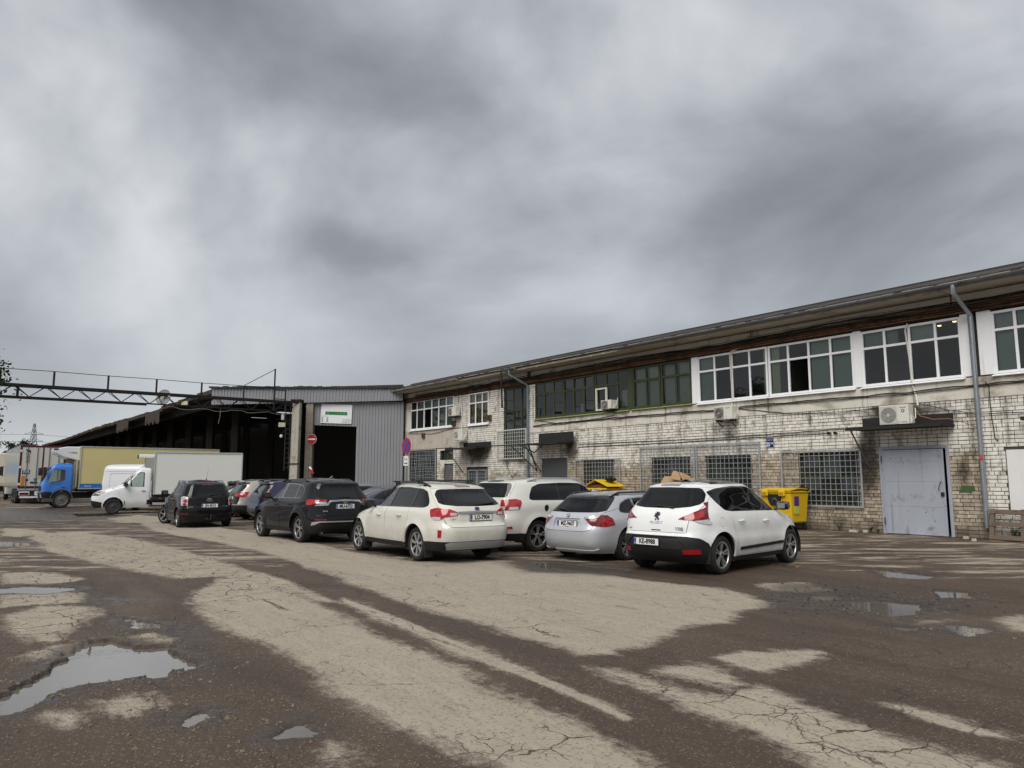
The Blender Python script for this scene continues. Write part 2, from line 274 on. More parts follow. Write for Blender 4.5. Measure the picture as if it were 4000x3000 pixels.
def ground_mat():
    mt=bpy.data.materials.new('worn asphalt'); mt.use_nodes=True; t=mt.node_tree; b=t.nodes['Principled BSDF']
    g=t.nodes.new('ShaderNodeNewGeometry'); v=g.outputs['Position']
    def at(n):
        a=t.nodes.new('ShaderNodeAttribute'); a.attribute_name=n; return a.outputs['Fac']
    def ma(op,a,b_=None,c=None): return mth(op,a,b_,c,nt=t)
    big=noise(v,.9,9,.68,.35,t); mid=noise(v,5.5,6,.65,.2,t); fine=noise(v,55,4,.7,0,t); rag=noise(v,11,9,.82,.2,t); vfine=noise(v,190,3,.7,0,t)
    mp0=t.nodes.new('ShaderNodeMapping'); mp0.inputs['Rotation'].default_value=(0,0,R(-35)); t.links.new(v,mp0.inputs[0])
    mp=t.nodes.new('ShaderNodeMapping'); mp.inputs['Scale'].default_value=(2.4,.42,1); t.links.new(mp0.outputs[0],mp.inputs[0])
    stk=noise(mp.outputs[0],1.2,10,.72,.25,t); stk2=noise(mp.outputs[0],5.,8,.7,.1,t)
    sd_=ma('ADD',at('dry'),ma('ADD',ma('ADD',ma('MULTIPLY',ma('SUBTRACT',big,.5),.42),ma('ADD',ma('MULTIPLY',ma('SUBTRACT',stk,.5),.55),ma('MULTIPLY',ma('SUBTRACT',stk2,.5),.22))),ma('ADD',ma('MULTIPLY',ma('SUBTRACT',mid,.5),.22),ma('ADD',ma('MULTIPLY',ma('SUBTRACT',rag,.5),.34),ma('MULTIPLY',ma('SUBTRACT',fine,.5),.30)))))
    sd_=ma('ADD',sd_,.015)
    mp2=t.nodes.new('ShaderNodeMapping'); mp2.inputs['Rotation'].default_value=(0,0,R(14)); mp2.inputs['Scale'].default_value=(.45,1.7,1); t.links.new(v,mp2.inputs[0])
    ln=t.nodes.new('ShaderNodeVectorMath'); ln.operation='LENGTH'; t.links.new(v,ln.inputs[0])
    far=ramp(ma('MULTIPLY',ln.outputs['Value'],.02),[(.24,0.),(.33,1.)],t)
    isl=ma('SUBTRACT',ma('MULTIPLY',ma('SUBTRACT',noise(mp2.outputs[0],1.1,10,.72,.5,t),.535),2.2),ma('MULTIPLY',ma('SUBTRACT',1.,far),.5))
    sd_=ma('MAXIMUM',sd_,ma('ADD',isl,ma('MULTIPLY',ma('SUBTRACT',fine,.5),.3)))
    sd_=ma('MINIMUM',sd_,ma('MULTIPLY',ma('SUBTRACT',.645,noise(mp.outputs[0],1.5,10,.74,.5,t)),2.2))
    wetd=at('wet')
    dry=ramp(ma('ADD',sd_,.5),[(.43,0.),(.60,1.)],t)
    nearw=ramp(ma('ADD',ma('ADD',wetd,ma('MULTIPLY',ma('SUBTRACT',big,.5),.5)),.5),[(.22,0.),(.42,1.)],t)
    dry=ma('MULTIPLY',dry,ma('SUBTRACT',1.,ma('MULTIPLY',nearw,.75)))
    # aggregate
    vo=t.nodes.new('ShaderNodeTexVoronoi'); vo.inputs['Scale'].default_value=52; t.links.new(v,vo.inputs['Vector'])
    agg=ramp(vo.outputs['Distance'],[(.0,1.),(.55,.0)],t)
    vc=t.nodes.new('ShaderNodeSeparateColor'); t.links.new(vo.outputs['Color'],vc.inputs[0])
    pale=ramp(vc.outputs[0],[(.72,0.),(.8,1.)],t)
    dcol=mixc(stk,(.250,.214,.166),(.410,.361,.288),t)
    dcol=mixc(ramp(stk2,[(.50,0.),(.72,.5)],t),dcol,(.21,.172,.13),t)
    dcol=mixc(ma('MULTIPLY',ramp(vfine,[(.5,0.),(.72,1.)],t),.55),dcol,(.20,.172,.135),t)
    dcol=mixc(ma('MULTIPLY',ramp(vc.outputs[1],[(.82,0.),(.9,1.)],t),.5),dcol,(.13,.11,.09),t)
    wcol=mixc(stk,(.050,.033,.023),(.108,.076,.054),t)
    wcol=mixc(ma('MULTIPLY',ramp(noise(v,.33,5,.6,.5,t),[(.5,0.),(.7,1.)],t),.6),wcol,(.115,.085,.060),t)
    wcol=mixc(ma('MULTIPLY',ma('MULTIPLY',pale,agg),.8),wcol,(.33,.27,.195),t)
    wcol=mixc(ma('MULTIPLY',ramp(fine,[(.50,0.),(.64,1.)],t),.75),wcol,(.030,.022,.017),t)
    wcol=mixc(ma('MULTIPLY',ramp(noise(mp.outputs[0],.5,6,.6,.4,t),[(.44,0.),(.62,1.)],t),.55),wcol,(.036,.026,.020),t)
    wcol=mixc(ma('MULTIPLY',nearw,.55),wcol,(.036,.030,.027),t)
    col=mixc(dry,wcol,dcol,t)
    # cracks
    def crack(scale,wd,amp,ds_):
        ad=t.nodes.new('ShaderNodeVectorMath'); ad.operation='ADD'
        nn=t.nodes.new('ShaderNodeTexNoise'); nn.inputs['Scale'].default_value=ds_; nn.inputs['Detail'].default_value=5; t.links.new(v,nn.inputs['Vector'])
        sc_=t.nodes.new('ShaderNodeVectorMath'); sc_.operation='SCALE'; sc_.inputs['Scale'].default_value=amp; t.links.new(nn.outputs['Color'],sc_.inputs[0])
        t.links.new(v,ad.inputs[0]); t.links.new(sc_.outputs[0],ad.inputs[1])
        ve=t.nodes.new('ShaderNodeTexVoronoi'); ve.feature='DISTANCE_TO_EDGE'; ve.voronoi_dimensions='2D'; ve.inputs['Scale'].default_value=scale; t.links.new(ad.outputs[0],ve.inputs['Vector'])
        return ramp(ma('ADD',ve.outputs['Distance'],ma('MULTIPLY',ma('SUBTRACT',noise(v,2.7,4,.6,0,t),.45),wd*2.6)),[(wd*.3,1.),(wd,0.)],t)
    cz=ramp(ma('ADD',at('crk'),ma('MULTIPLY',ma('SUBTRACT',big,.5),2.2)),[(.0,0.),(.15,1.)],t)
    cz=ma('MAXIMUM',cz,ma('MULTIPLY',ramp(noise(v,.42,5,.6,.3,t),[(.52,0.),(.60,1.)],t),.75))
    c1=ma('MULTIPLY',crack(2.1,.030,.5,2.4),cz)
    c3=ma('MULTIPLY',ma('MULTIPLY',crack(5.2,.035,.3,4.),cz),ramp(noise(v,1.3,3,.5,0,t),[(.52,0.),(.58,1.)],t))
    c2=ma('MULTIPLY',crack(.42,.0042,.9,1.4),ramp(noise(v,.8,3,.5,0,t),[(.45,0.),(.55,1.)],t))
    ck=ma('MAXIMUM',ma('MAXIMUM',c1,c2),c3)
    col=mixc(ma('MULTIPLY',ck,.9),col,(.040,.032,.026),t)
    t.links.new(col,b.inputs['Base Color'])
    rg=ma('SUBTRACT',ma('ADD',.62,ma('MULTIPLY',dry,.3)),ma('MULTIPLY',ma('MULTIPLY',nearw,ramp(mid,[(.4,1.),(.6,.3)],t)),.34))
    t.links.new(rg,b.inputs['Roughness']); b.inputs['Specular IOR Level'].default_value=.25
    bn=t.nodes.new('ShaderNodeBump'); bn.inputs['Strength'].default_value=.65; bn.inputs['Distance'].default_value=.012
    hgt=ma('ADD',ma('ADD',ma('MULTIPLY',agg,.35),ma('MULTIPLY',fine,.5)),ma('SUBTRACT',ma('MULTIPLY',dry,.5),ma('MULTIPLY',ck,1.4)))
    t.links.new(hgt,bn.inputs['Height']); t.links.new(bn.outputs[0],b.inputs['Normal'])
    return mt
g=link('ground',me,ground_mat()); tag(g,kind='structure',label='worn patched asphalt yard with wet dark tracks')
water=bpy.data.materials.new('puddle water'); water.use_nodes=True
_t=water.node_tree; _b=_t.nodes['Principled BSDF']; _b.inputs['Base Color'].default_value=(.130,.116,.100,1); _b.inputs['Roughness'].default_value=.02; _b.inputs['IOR'].default_value=1.6
_b.inputs['Specular IOR Level'].default_value=.8
_bn=_t.nodes.new('ShaderNodeBump'); _bn.inputs['Strength'].default_value=.03; _bn.inputs['Distance'].default_value=.02
_g=_t.nodes.new('ShaderNodeNewGeometry'); _t.links.new(noise(_g.outputs['Position'],7,2,.5,0,_t),_bn.inputs['Height']); _t.links.new(_bn.outputs[0],_b.inputs['Normal'])
for k,p in enumerate(PUD):
    a=np.array(p); c=a.mean(0); d=a-c; L=np.hypot(d[:,0],d[:,1])[:,None]; q=c+d*(1+(.09 if k==0 else .15)/np.maximum(L,.1))
    m_=MB(); m_.add([(x,y,-.028 if k==0 else -.016) for x,y in q],[list(range(len(q)))])
    tag(m_.build('puddle',water,fix=True),kind='structure')
# loose stones
def stones(name,n,sampler,smin,smax,m,seed,label):
    r=np.random.default_rng(seed); P=sampler(r,n); z=ground_z(P); n=len(P)
    base=np.array([(1,0,0),(-.5,.87,0),(-.5,-.87,0),(.3,.2,.8),(-.4,.1,.6)],float)
    fc=np.array([(0,1,3),(1,4,3),(1,2,4),(2,0,3),(2,3,4)])
    s=smin*(smax/smin)**(r.random(n)**2.2); a=r.random(n)*6.28; st_=.7+.6*r.random((n,3))
    b_=base[None]*st_[:,None,:]*s[:,None,None]*(1+.25*(r.random((n,5,1))-.5))
    X=b_[...,0]*np.cos(a)[:,None]-b_[...,1]*np.sin(a)[:,None]+P[:,:1]; Y=b_[...,0]*np.sin(a)[:,None]+b_[...,1]*np.cos(a)[:,None]+P[:,1:]
    Z=b_[...,2]+z[:,None]+.001
    vv=np.stack([X,Y,Z],-1).reshape(-1,3); ff=(fc[None]+5*np.arange(n)[:,None,None]).reshape(-1,3)
    me=bpy.data.meshes.new(name); me.from_pydata(vv.tolist(),[],ff.tolist()); me.update()
    return tag(link(name,me,m),label,'gravel',kind='stuff')
def near_puddles(r,n):
    P=[]
    for k,cnt in ((0,.5),(1,.07),(2,.08),(3,.08),(4,.07),(5,.1),(7,.05),(8,.05)):
        a=np.array(PUD[k]); e=a[r.integers(0,len(a),int(n*cnt))]; e2=np.roll(a,-1,0)
        ii=r.integers(0,len(a),int(n*cnt)); tt=r.random((len(ii),1)); q=a[ii]*(1-tt)+e2[ii]*tt
        P.append(q+r.normal(0,.30,(len(ii),2)))
    return np.concatenate(P)
def near_field(r,n):
    rad=4.2*(18/4.2)**(r.random(n)**.8); an=R(-38)+R(76)*r.random(n); P=np.stack([rad*np.sin(an),rad*np.cos(an)],1)
    return P[multi_sd(P,DRY)<-.02*r.random(len(P))*10]
stones('gravel',1900,near_puddles,.005,.022,mat('gravel brown',(.17,.125,.08),.8,var=.5,vs_=30,world=True),3,'loose brown stones washed up round the puddles')
def crumbs(r,n):
    a=np.array([(3.9,11.0),(4.7,11.9),(5.0,11.2),(5.9,11.0),(4.0,9.9),(5.7,10.3),(4.4,10.5)]); return a[r.integers(0,len(a),n)]+r.normal(0,.42,(n,2))
stones('gravel',700,crumbs,.005,.022,mat('asphalt crumbs',(.035,.030,.028),.85,var=.5,vs_=30,world=True),9,'black crumbled asphalt round the broken pothole at the right')
stones('gravel',9000,near_field,.004,.013,mat('gravel grey',(.13,.11,.09),.85,var=.6,vs_=40,world=True),4,'fine dark grit scattered over the wet asphalt')
# ------------------------------------------------------------------ brick building
FA=R(-52.42); P0=Vector((12.89,22.128,0)); DV=Vector((-.60987,.7925,0)); NV=Vector((.7925,.60987,0))
def FWp(U,y,z): return P0-DV*U+NV*y+Vector((0,0,z))
def fthing(name,label,cat,U,y,z,group=None): return thing(name,label,cat,FWp(U,y,z),FA,group)
conc=mat('weathered concrete',(.44,.40,.34),.85,var=.25,vs_=1.4,dirt=(.12,.10,.08,.58),ds=.9,bump=.25,bs=30,streak=(.13,.11,.09,.58))
plaster=mat('flaking plaster',(.62,.59,.52),.85,var=.2,vs_=.8,dirt=(.20,.165,.12,.52),ds=.55,bump=.2,bs=25,streak=(.17,.14,.11,.58))
mortar=mat('mortar',(.07,.06,.05),.9,var=.3,vs_=3,bump=.3,bs=50)
pvc=mat('white window plastic',(.82,.83,.84),.4,var=.06,streak=(.5,.48,.43,.62))
greenw=mat('green painted wood',(.044,.054,.024),.65,var=.35,vs_=5,dirt=(.03,.035,.02,.55),ds=5)
greensill=mat('green sill paint',(.24,.28,.10),.6,var=.25,vs_=4,dirt=(.10,.10,.05,.55),ds=4)
rust=mat('rusty steel',(.15,.075,.040),.8,var=.7,vs_=2.2,dirt=(.045,.025,.016,.50),ds=1.6,bump=.3,bs=30)
zinc=mat('zinc pipe',(.34,.37,.41),.38,.75,var=.2,vs_=4)
zincdull=mat('dull zinc',(.16,.175,.195),.55,.5,var=.3,vs_=3,dirt=(.06,.055,.05,.55),ds=2)
bitumen=mat('roof bitumen',(.045,.042,.038),.85,var=.4,vs_=3,dirt=(.11,.07,.04,.6),ds=1.5,bump=.4,bs=20)
soffit=mat('cornice panel',(.47,.43,.36),.8,var=.18,vs_=.7,dirt=(.20,.16,.12,.55),ds=.7,streak=(.22,.19,.15,.6))
doorblue=mat('grey blue door paint',(.34,.36,.415),.55,var=.14,vs_=1.6,dirt=(.15,.15,.165,.57),ds=2.4,bump=.35,bs=4,speck=(.05,.04,.035,.745,8),streak=(.16,.15,.15,.60))
doordark=mat('dark grey door paint',(.075,.08,.085),.6,var=.15,dirt=(.05,.045,.04,.6))
grilleM=mat('grille grey paint',(.33,.35,.37),.55,.2,var=.25,vs_=6,dirt=(.24,.13,.06,.66),ds=7)
cable=mat('black cable',(.012,.012,.012),.6)
whitecable=mat('white conduit',(.62,.60,.54),.5,dirt=(.30,.22,.13,.55),ds=6)
wglass=glass('window glass',(.66,.73,.70),.05)
dglass=glass('dusty dark glass',refl=.03,dark=(.020,.024,.021))
room=mat('room paint',(.17,.165,.15),.9,var=.3,vs_=.6)
blindg=mat('grey green blind',(.26,.32,.29),.8,var=.12,vs_=3)
curtain=mat('pale curtain',(.42,.46,.32),.9,var=.2,vs_=6)
yellowc=mat('ochre curtain',(.36,.26,.11),.9,var=.25,vs_=5)
def brick_mat():
    mt=bpy.data.materials.new('silicate brick'); mt.use_nodes=True; t=mt.node_tree; b=t.nodes['Principled BSDF']
    g=t.nodes.new('ShaderNodeNewGeometry'); v=g.outputs['Position']
    a1=t.nodes.new('ShaderNodeAttribute'); a1.attribute_name='tint'
    a2=t.nodes.new('ShaderNodeAttribute'); a2.attribute_name='tint'; a2.attribute_type='OBJECT'
    tn=mth('MAXIMUM',a1.outputs['Fac'],a2.outputs['Fac'],nt=t)
    sp=t.nodes.new('ShaderNodeSeparateXYZ'); t.links.new(v,sp.inputs[0])
    U=mth('ADD',mth('MULTIPLY',mth('SUBTRACT',sp.outputs[0],P0.x,nt=t),.60987,nt=t),mth('MULTIPLY',mth('SUBTRACT',sp.outputs[1],P0.y,nt=t),-.7925,nt=t),nt=t)
    raw=ramp(tn,[(.0,(.24,.195,.145)),(.25,(.37,.31,.235)),(.6,(.46,.39,.30)),(1.,(.54,.475,.375))],t)
    nb=noise(v,.55,6,.6,.5,t); nf=noise(v,6,6,.65,.2,t); n3=noise(v,1.7,6,.62,.4,t)
    col=mixc(ramp(nf,[(.42,0.),(.75,.75)],t),raw,(.14,.115,.08),t)
    # whitewash: upper part of the wall and right of the downpipe
    hz_=ramp(mth('MULTIPLY',sp.outputs[2],.1,nt=t),[(.20,0.),(.29,.36)],t)
    rp=ramp(mth('MULTIPLY',mth('ADD',U,20.,nt=t),.04,nt=t),[(.835,0.),(.845,.5)],t)
    lf=ramp(mth('MULTIPLY',mth('ADD',U,40.,nt=t),.04,nt=t),[(.60,.18),(.82,.18),(.87,0.)],t)
    ww=mth('ADD',mth('ADD',hz_,mth('MULTIPLY',nb,.75,nt=t),nt=t),mth('ADD',rp,lf,nt=t),nt=t)
    ww=mth('ADD',ww,mth('MULTIPLY',mth('SUBTRACT',tn,.5,nt=t),.12,nt=t),nt=t)
    wm=mth('MULTIPLY',ramp(ww,[(.50,0.),(.66,1.)],t),ramp(nf,[(.3,1.),(.72,.45)],t),nt=t)
    col=mixc(wm,col,(.80,.78,.72),t)
    mp=t.nodes.new('ShaderNodeMapping'); mp.inputs['Scale'].default_value=(3.2,3.2,.22); t.links.new(v,mp.inputs[0])
    sk_=ramp(mth('ADD',noise(mp.outputs[0],1.,7,.6,0,t),mth('MULTIPLY',mth('SUBTRACT',nf,.5,nt=t),.25,nt=t),nt=t),[(.54,0.),(.70,.7)],t)
    col=mixc(sk_,col,(.12,.095,.07),t)
    # soot round the canopies, below the coolers and beside the metal door
    for (u0,z0_,su,sz,am) in ((-2.35,2.2,.55,1.5,.8),(-1.2,3.75,1.9,.45,.75),(-7.6,3.4,.6,.5,.35),(-16.5,3.1,.7,.9,.8),(-24.3,3.2,1.6,.8,.85),(-9.8,3.6,1.2,.5,.3),(.45,1.8,.35,.7,.55),(-20.0,2.0,1.2,1.2,.4)):
        d2=mth('ADD',mth('POWER',mth('DIVIDE',mth('SUBTRACT',U,u0,nt=t),su,nt=t),2.,nt=t),mth('POWER',mth('DIVIDE',mth('SUBTRACT',sp.outputs[2],z0_,nt=t),sz,nt=t),2.,nt=t),nt=t)
        bl=mth('MULTIPLY',ramp(d2,[(0.,1.),(1.,0.)],t),am*1.5,nt=t); bl=ramp(mth('MULTIPLY',bl,mth('ADD',n3,mth('MULTIPLY',nf,.5,nt=t),nt=t),nt=t),[(.25,0.),(.75,.9)],t)
        col=mixc(bl,col,(.045,.034,.026),t)
    # soot patches and darker foot of the wall
    so=ramp(mth('ADD',mth('MULTIPLY',n3,.75,nt=t),mth('MULTIPLY',nb,.25,nt=t),nt=t),[(.545,0.),(.69,.88)],t)
    col=mixc(so,col,(.055,.042,.032),t)
    ft=ramp(mth('ADD',sp.outputs[2],mth('MULTIPLY',n3,.9,nt=t),nt=t),[(.40,.92),(1.25,0.)],t)
    col=mixc(ft,col,(.075,.055,.04),t)
    t.links.new(col,b.inputs['Base Color']); b.inputs['Roughness'].default_value=.88; b.inputs['Specular IOR Level'].default_value=.2
    bn=t.nodes.new('ShaderNodeBump'); bn.inputs['Strength'].default_value=.4; bn.inputs['Distance'].default_value=.008
    t.links.new(noise(v,28,5,.7,0,t),bn.inputs['Height']); t.links.new(bn.outputs[0],b.inputs['Normal']); return mt
brickM=brick_mat()
BLD=thing('brick_building','long two-storey whitewashed brick building with ribbon windows and an overhanging eave','building',P0,FA)
OPEN=[(-1.93,.03,-.1,2.66),(-4.8,-2.7,.8,2.55),(-8.74,-6.7,.8,2.52),(-11.52,-9.52,.8,2.52),(-15.7,-13.72,.8,2.55),(-18.68,-16.82,-.1,2.71),(1.56,3.5,.76,2.51),
 (-25.15,-23.24,4.70,6.52),(-21.83,-19.87,2.73,6.46),(-28.15,-26.72,2.8,3.35),(-27.67,-26.72,-.1,2.56),(-25.3,-23.29,-.1,2.33),(-31.9,-28.5,.3,3.47),(-31.75,-26.72,4.76,6.58),
 (-19.2,11.5,4.64,6.52)]
def panels(mb,U0,U1,z0,z1,y0,y1,ops):
    us=sorted({U0,U1}|{u for o in ops for u in o[:2] if U0<u<U1}); zs=sorted({z0,z1}|{z for o in ops for z in o[2:] if z0<z<z1})
    for a,b in zip(us,us[1:]):
        run=None
        for c,d in zip(zs,zs[1:]):
            hole=any(o[0]<(a+b)/2<o[1] and o[2]<(c+d)/2<o[3] for o in ops)
            if hole:
                if run: mb.box(a,b,y0,y1,*run); run=None
            else: run=(run[0],d) if run else (c,d)
        if run: mb.box(a,b,y0,y1,*run)
mb=MB(); panels(mb,-32.4,11.5,-.2,7.2,.012,.34,OPEN); mb.build('wall',mortar,BLD)
# rooms behind the glass
mb=MB(); mb.box(-32.2,11.4,6.0,6.1,0,7.0); mb.box(-32.2,11.4,.34,6,-.05,.03); mb.box(-32.2,11.4,.34,6,3.9,4.3); mb.box(-32.2,11.4,.34,6,6.9,7.0)
for u in (-32.3,-26.1,-22.6,-19.5,-12.6,-9.35,-5.8,-2.5,.9,6,11.4): mb.box(u-.06,u+.06,.36,5.98,0,6.95)
mb.build('room',room,BLD)
# bricks
AREAS=[(-19.86,11.5,0,4.0),(-26.72,-19.86,0,6.5),(-28.5,-26.72,0,3.5),(-19.86,-19.2,4.0,6.5),(-25.2,-19.86,6.85,7.15)]
CH=.1122; ML=.29
bricks=[]
for (A0,A1,z0,z1) in AREAS:
    nrow=int(round((z1-z0)/CH))
    for k in range(nrow):
        za=z0+k*CH; zb=za+CH
        r=random.Random(k*13+int(A0*7)); hd=(k%6==4) or (z1==4.0 and k==nrow-1)
        L=ML/2 if hd else ML; off=r.choice((0,.5,.25,.75))*ML if not hd else .07
        blk=sorted((o[0],o[1]) for o in OPEN if o[2]<zb-.03 and o[3]>za+.03)
        u=A0-off; wv=r.uniform(-.004,.004)
        while u<A1:
            a,b=max(u,A0),min(u+L,A1); segs=[(a,b)]
            for (c,d) in blk:
                ns=[]
                for (p,q) in segs:
                    if d<=p or c>=q: ns.append((p,q)); continue
                    if c-p>.04: ns.append((p,c))
                    if q-d>.04: ns.append((d,q))
                segs=ns
            for (p,q) in segs:
                if q-p>.04: bricks.append((p+.006+r.uniform(0,.005),q-.007-r.uniform(0,.006),za+.006+r.uniform(0,.004)+wv,zb-.007-r.uniform(0,.005)+wv))
            u+=L
def in_view(b):  # right end of the facade, clear of cars, door and canopy
    U=(b[0]+b[1])/2; return -2.9<U<2.35
cand=sorted([b for b in bricks if in_view(b)],key=lambda b:-(b[0]+b[1])); solo=set(map(id,cand[:300]))
bm_=MB(); bm_.box(0,1,-.012,.012,0,1); shared=bm_.mesh('brick')
shared.materials.append(brickM)
rest=[]; tints=[]
for b in bricks:
    tn=random.betavariate(2.2,1.6); dy=random.uniform(-.004,.006)+(.012 if random.random()<.015 else 0)
    if id(b) in solo:
        o=bpy.data.objects.new('brick',shared); COL.objects.link(o); o.parent=BLD
        o.location=(b[0],dy,b[2]); o.scale=(b[1]-b[0],1,b[3]-b[2]); o.rotation_euler=(random.uniform(-.02,.02),random.uniform(-.006,.006),random.uniform(-.015,.015)); o['tint']=tn
    else: rest.append((b,dy)); tints.append(tn)
mb=MB()
for (b,dy) in rest: mb.box(b[0],b[1],-.012+dy,.013,b[2],b[3])
o=mb.build('brick',brickM,BLD,fix=False); o['kind']='stuff'; at=o.data.attributes.new('tint','FLOAT','FACE'); at.data.foreach_set('value',np.repeat(np.array(tints,np.float32),6))
# concrete band under the ribbon windows, broken by joints
for a,b in ((-19.86,-13.55),(-13.53,-5.9),(-5.87,.95),(.97,11.5)): MB().box(a,b,-.035,.012,4.005,4.62).build('lintel_band',plaster,BLD,bevel=.006)
MB().box(-32.35,-26.3,-.03,.012,3.52,4.72).build('lintel_band',conc,BLD,bevel=.006)
MB().box(-32.4,-31.78,-.02,.012,0,6.6).build('plaster_strip',plaster,BLD)
# cornice, soffit, roof edge
for a,b in ((-32.6,-25.2),(-19.5,-13.1),(-13.08,-6.5),(-6.47,.45),(.49,11.5)): MB().box(a,b,-.05,.01,6.85,7.12).build('cornice_panel',soffit,BLD,bevel=.005)
for a,b in ((-32.9,-26.2),(-26.17,-19.6),(-19.57,-13.1),(-13.07,-6.5),(-6.47,.45),(.48,11.5)): MB().box(a,b,-.86,.3,7.15,7.25).build('soffit',soffit,BLD,bevel=.004)
mb=MB(); r_=random.Random(5); n=170; us=[-33.2+44.8*i/n for i in range(n+1)]
for i in range(n):
    a,b=us[i],us[i+1]; e=[r_.uniform(-.02,.02) for _ in range(2)]
    mb.hexa([(a,-.97,7.27),(b,-.97,7.27),(b,1,7.55),(a,1,7.55),(a,-.97+e[0],7.36+e[1]*.6),(b,-.97+e[0],7.36+e[1]*.6),(b,1,7.95),(a,1,7.95)])
mb.box(-33.2,11.6,.8,9,7.5,7.95); mb.build('roof',bitumen,BLD)
MB().box(-33.1,11.6,-.975,-.955,7.29,7.315).build('roof_flashing',mat('rusty pale flashing',(.42,.38,.32),.6,.2,var=.3,vs_=2,dirt=(.22,.08,.03,.52),ds=1.2),BLD)
def gutter(a,b,m):
    mb=MB(); n=9; pr=[(.085*math.cos(math.pi+math.pi*k/n),.085*math.sin(math.pi+math.pi*k/n)) for k in range(n+1)]; pr2=[(x*.93,z*.93) for x,z in pr[::-1]]
    mb.prism([(p[0]-1.03,p[1]+7.265) for p in pr+pr2],a,b,'x')
    u=a+.4
    while u<b: mb.bar((u,-1.12,7.30),(u,-1.03,7.175),.03,.012); mb.bar((u,-.95,7.31),(u,-1.12,7.30),.03,.012); u+=1.15
    return mb.build('gutter',m,BLD,smooth=True)
gutter(-12.6,11.5,zincdull); gutter(-33.1,-24.9,mat('old gutter',(.28,.27,.25),.6,.3,var=.3,dirt=(.1,.07,.05,.5),ds=1.5)); gutter(-20.6,-19.6,zincdull)
for u in (-18.9,-17.9,-16.6,-15.2,-14.1,-13.3): MB().tube([(u,-.9,7.2),(u,-.98,7.12),(u+.02,-1.05,7.1),(u+.02,-1.1,7.16)],.014,5).build('gutter_hook',mat('bare hook',(.5,.48,.44),.6),BLD)
# rusty rails over the windows and the cable bundle above them
mb=MB()
for k in range(4):
    z=6.575+k*.072; path=[(-32.3+43.8*i/60,-.10-.02*(k%2)+random.uniform(-.008,.008),z+random.uniform(-.006,.006)) for i in range(61)]; mb.tube(path,.030,6)
mb.build('rusty_rail',rust,BLD); MB().box(-32.3,11.5,-.05,0,6.53,6.84).build('rail_backing',mat('dark gap backing',(.05,.032,.022),.9,var=.4),BLD)  # dark sheet added so the gaps between the rails look shaded
def vcable(name,label,pts,r,m,seg=60,wob=.02,seed=1,group='cables along the brick facade'):
    path=[]
    for (a,b) in zip(pts,pts[1:]):
        nn=max(2,int((Vector(b)-Vector(a)).length/.4)); path+=jit([Vector(a).lerp(Vector(b),i/nn) for i in range(nn)],wob,seed+len(path))
    path.append(Vector(pts[-1])); o=MB().tube(path,r,5).build(name,m,smooth=True); o.location=P0; o.rotation_euler=(0,0,FA); return tag(o,label,'cable',group)
for k,(z,lb) in enumerate(((6.90,'thick black cable sagging along the foot of the cornice'),(6.87,'black cable drooping over the rusty rails, below the thick one'),(6.94,'thin black cable pinned highest on the cornice panel'),(6.76,'black cable sagging across the middle of the rusty rails'),(6.82,'thin black cable looping over the upper rusty rails'))):
    pts=[(-31+42*i/9,-.14-.02*k,z-((.06,.06,.06,.13,.10)[k] if i%2 else 0)+.03*math.sin(i*2.1+k)) for i in range(10)]; vcable('cable',lb,pts,(.024,.017,.010,.02,.014)[k],cable,seed=k*7)
for k,(z,lb) in enumerate(((4.36,'bundled black cable running along the pale concrete band'),(4.31,'second black cable under the bundle on the concrete band'))):
    vcable('cable',lb,[(-19.3,-.06,z),(-14,-.06,z+.03),(-8.4,-.07,z-.02),(-6,-.07,z+.01),(-1,-.07,z-.01),(.8,-.07,z+.03),(11,-.07,z)],.018-.006*k,cable,seed=30+k)
for k,(pts,lb) in enumerate((([(-16,-.03,3.3),(-9,-.03,3.25),(-3.2,-.03,3.33),(-2.6,-.03,3.35)],'long thin black cable strung above the window grilles'),
  ([(-16,-.03,3.18),(-11,-.03,3.15),(-6,-.03,3.2),(-3.6,-.03,3.22)],'black cable just above the grilles passing the blue number plate'),
  ([(-7.2,-.05,4.3),(-5,-.05,3.98),(-3.2,-.05,3.86),(-1.9,-.05,3.95)],'loose cable sagging across the bricks right of the wall air conditioner'),
  ([(-.75,-.1,4.0),(.2,-.06,3.72),(.9,-.06,3.55),(2.5,-.06,3.50)],'thin wire slanting from the canopy to the right edge'),
  ([(1.2,-.05,4.45),(1.28,-.05,4.35),(1.3,-.05,3.4),(1.34,-.05,2.85),(1.42,-.05,2.75)],'short black cable hanging loose right of the downpipe'),
  ([(-18.9,-.06,4.58),(-17,-.06,4.30),(-15.5,-.06,4.38),(-13.6,-.06,4.5)],'slack wire looping below the green windows'),
  ([(-31.9,-.05,4.55),(-29,-.05,4.4),(-26.6,-.05,4.62),(-23,-.05,4.60)],'black cable along the plastered wall left of the stair window'))):
    vcable('cable',lb,pts,.012,cable,seed=50+k,wob=.012)
vcable('cable','thin orange cable drooping from the canopy to the downpipe',[(-.65,-.5,3.9),(-.4,-.6,3.55),(0,-.7,3.42),(.3,-.4,3.44),(.6,-.2,3.32),(.95,-.1,3.15)],.011,mat('orange cable',(.30,.15,.05),.6),seed=90,wob=.004)
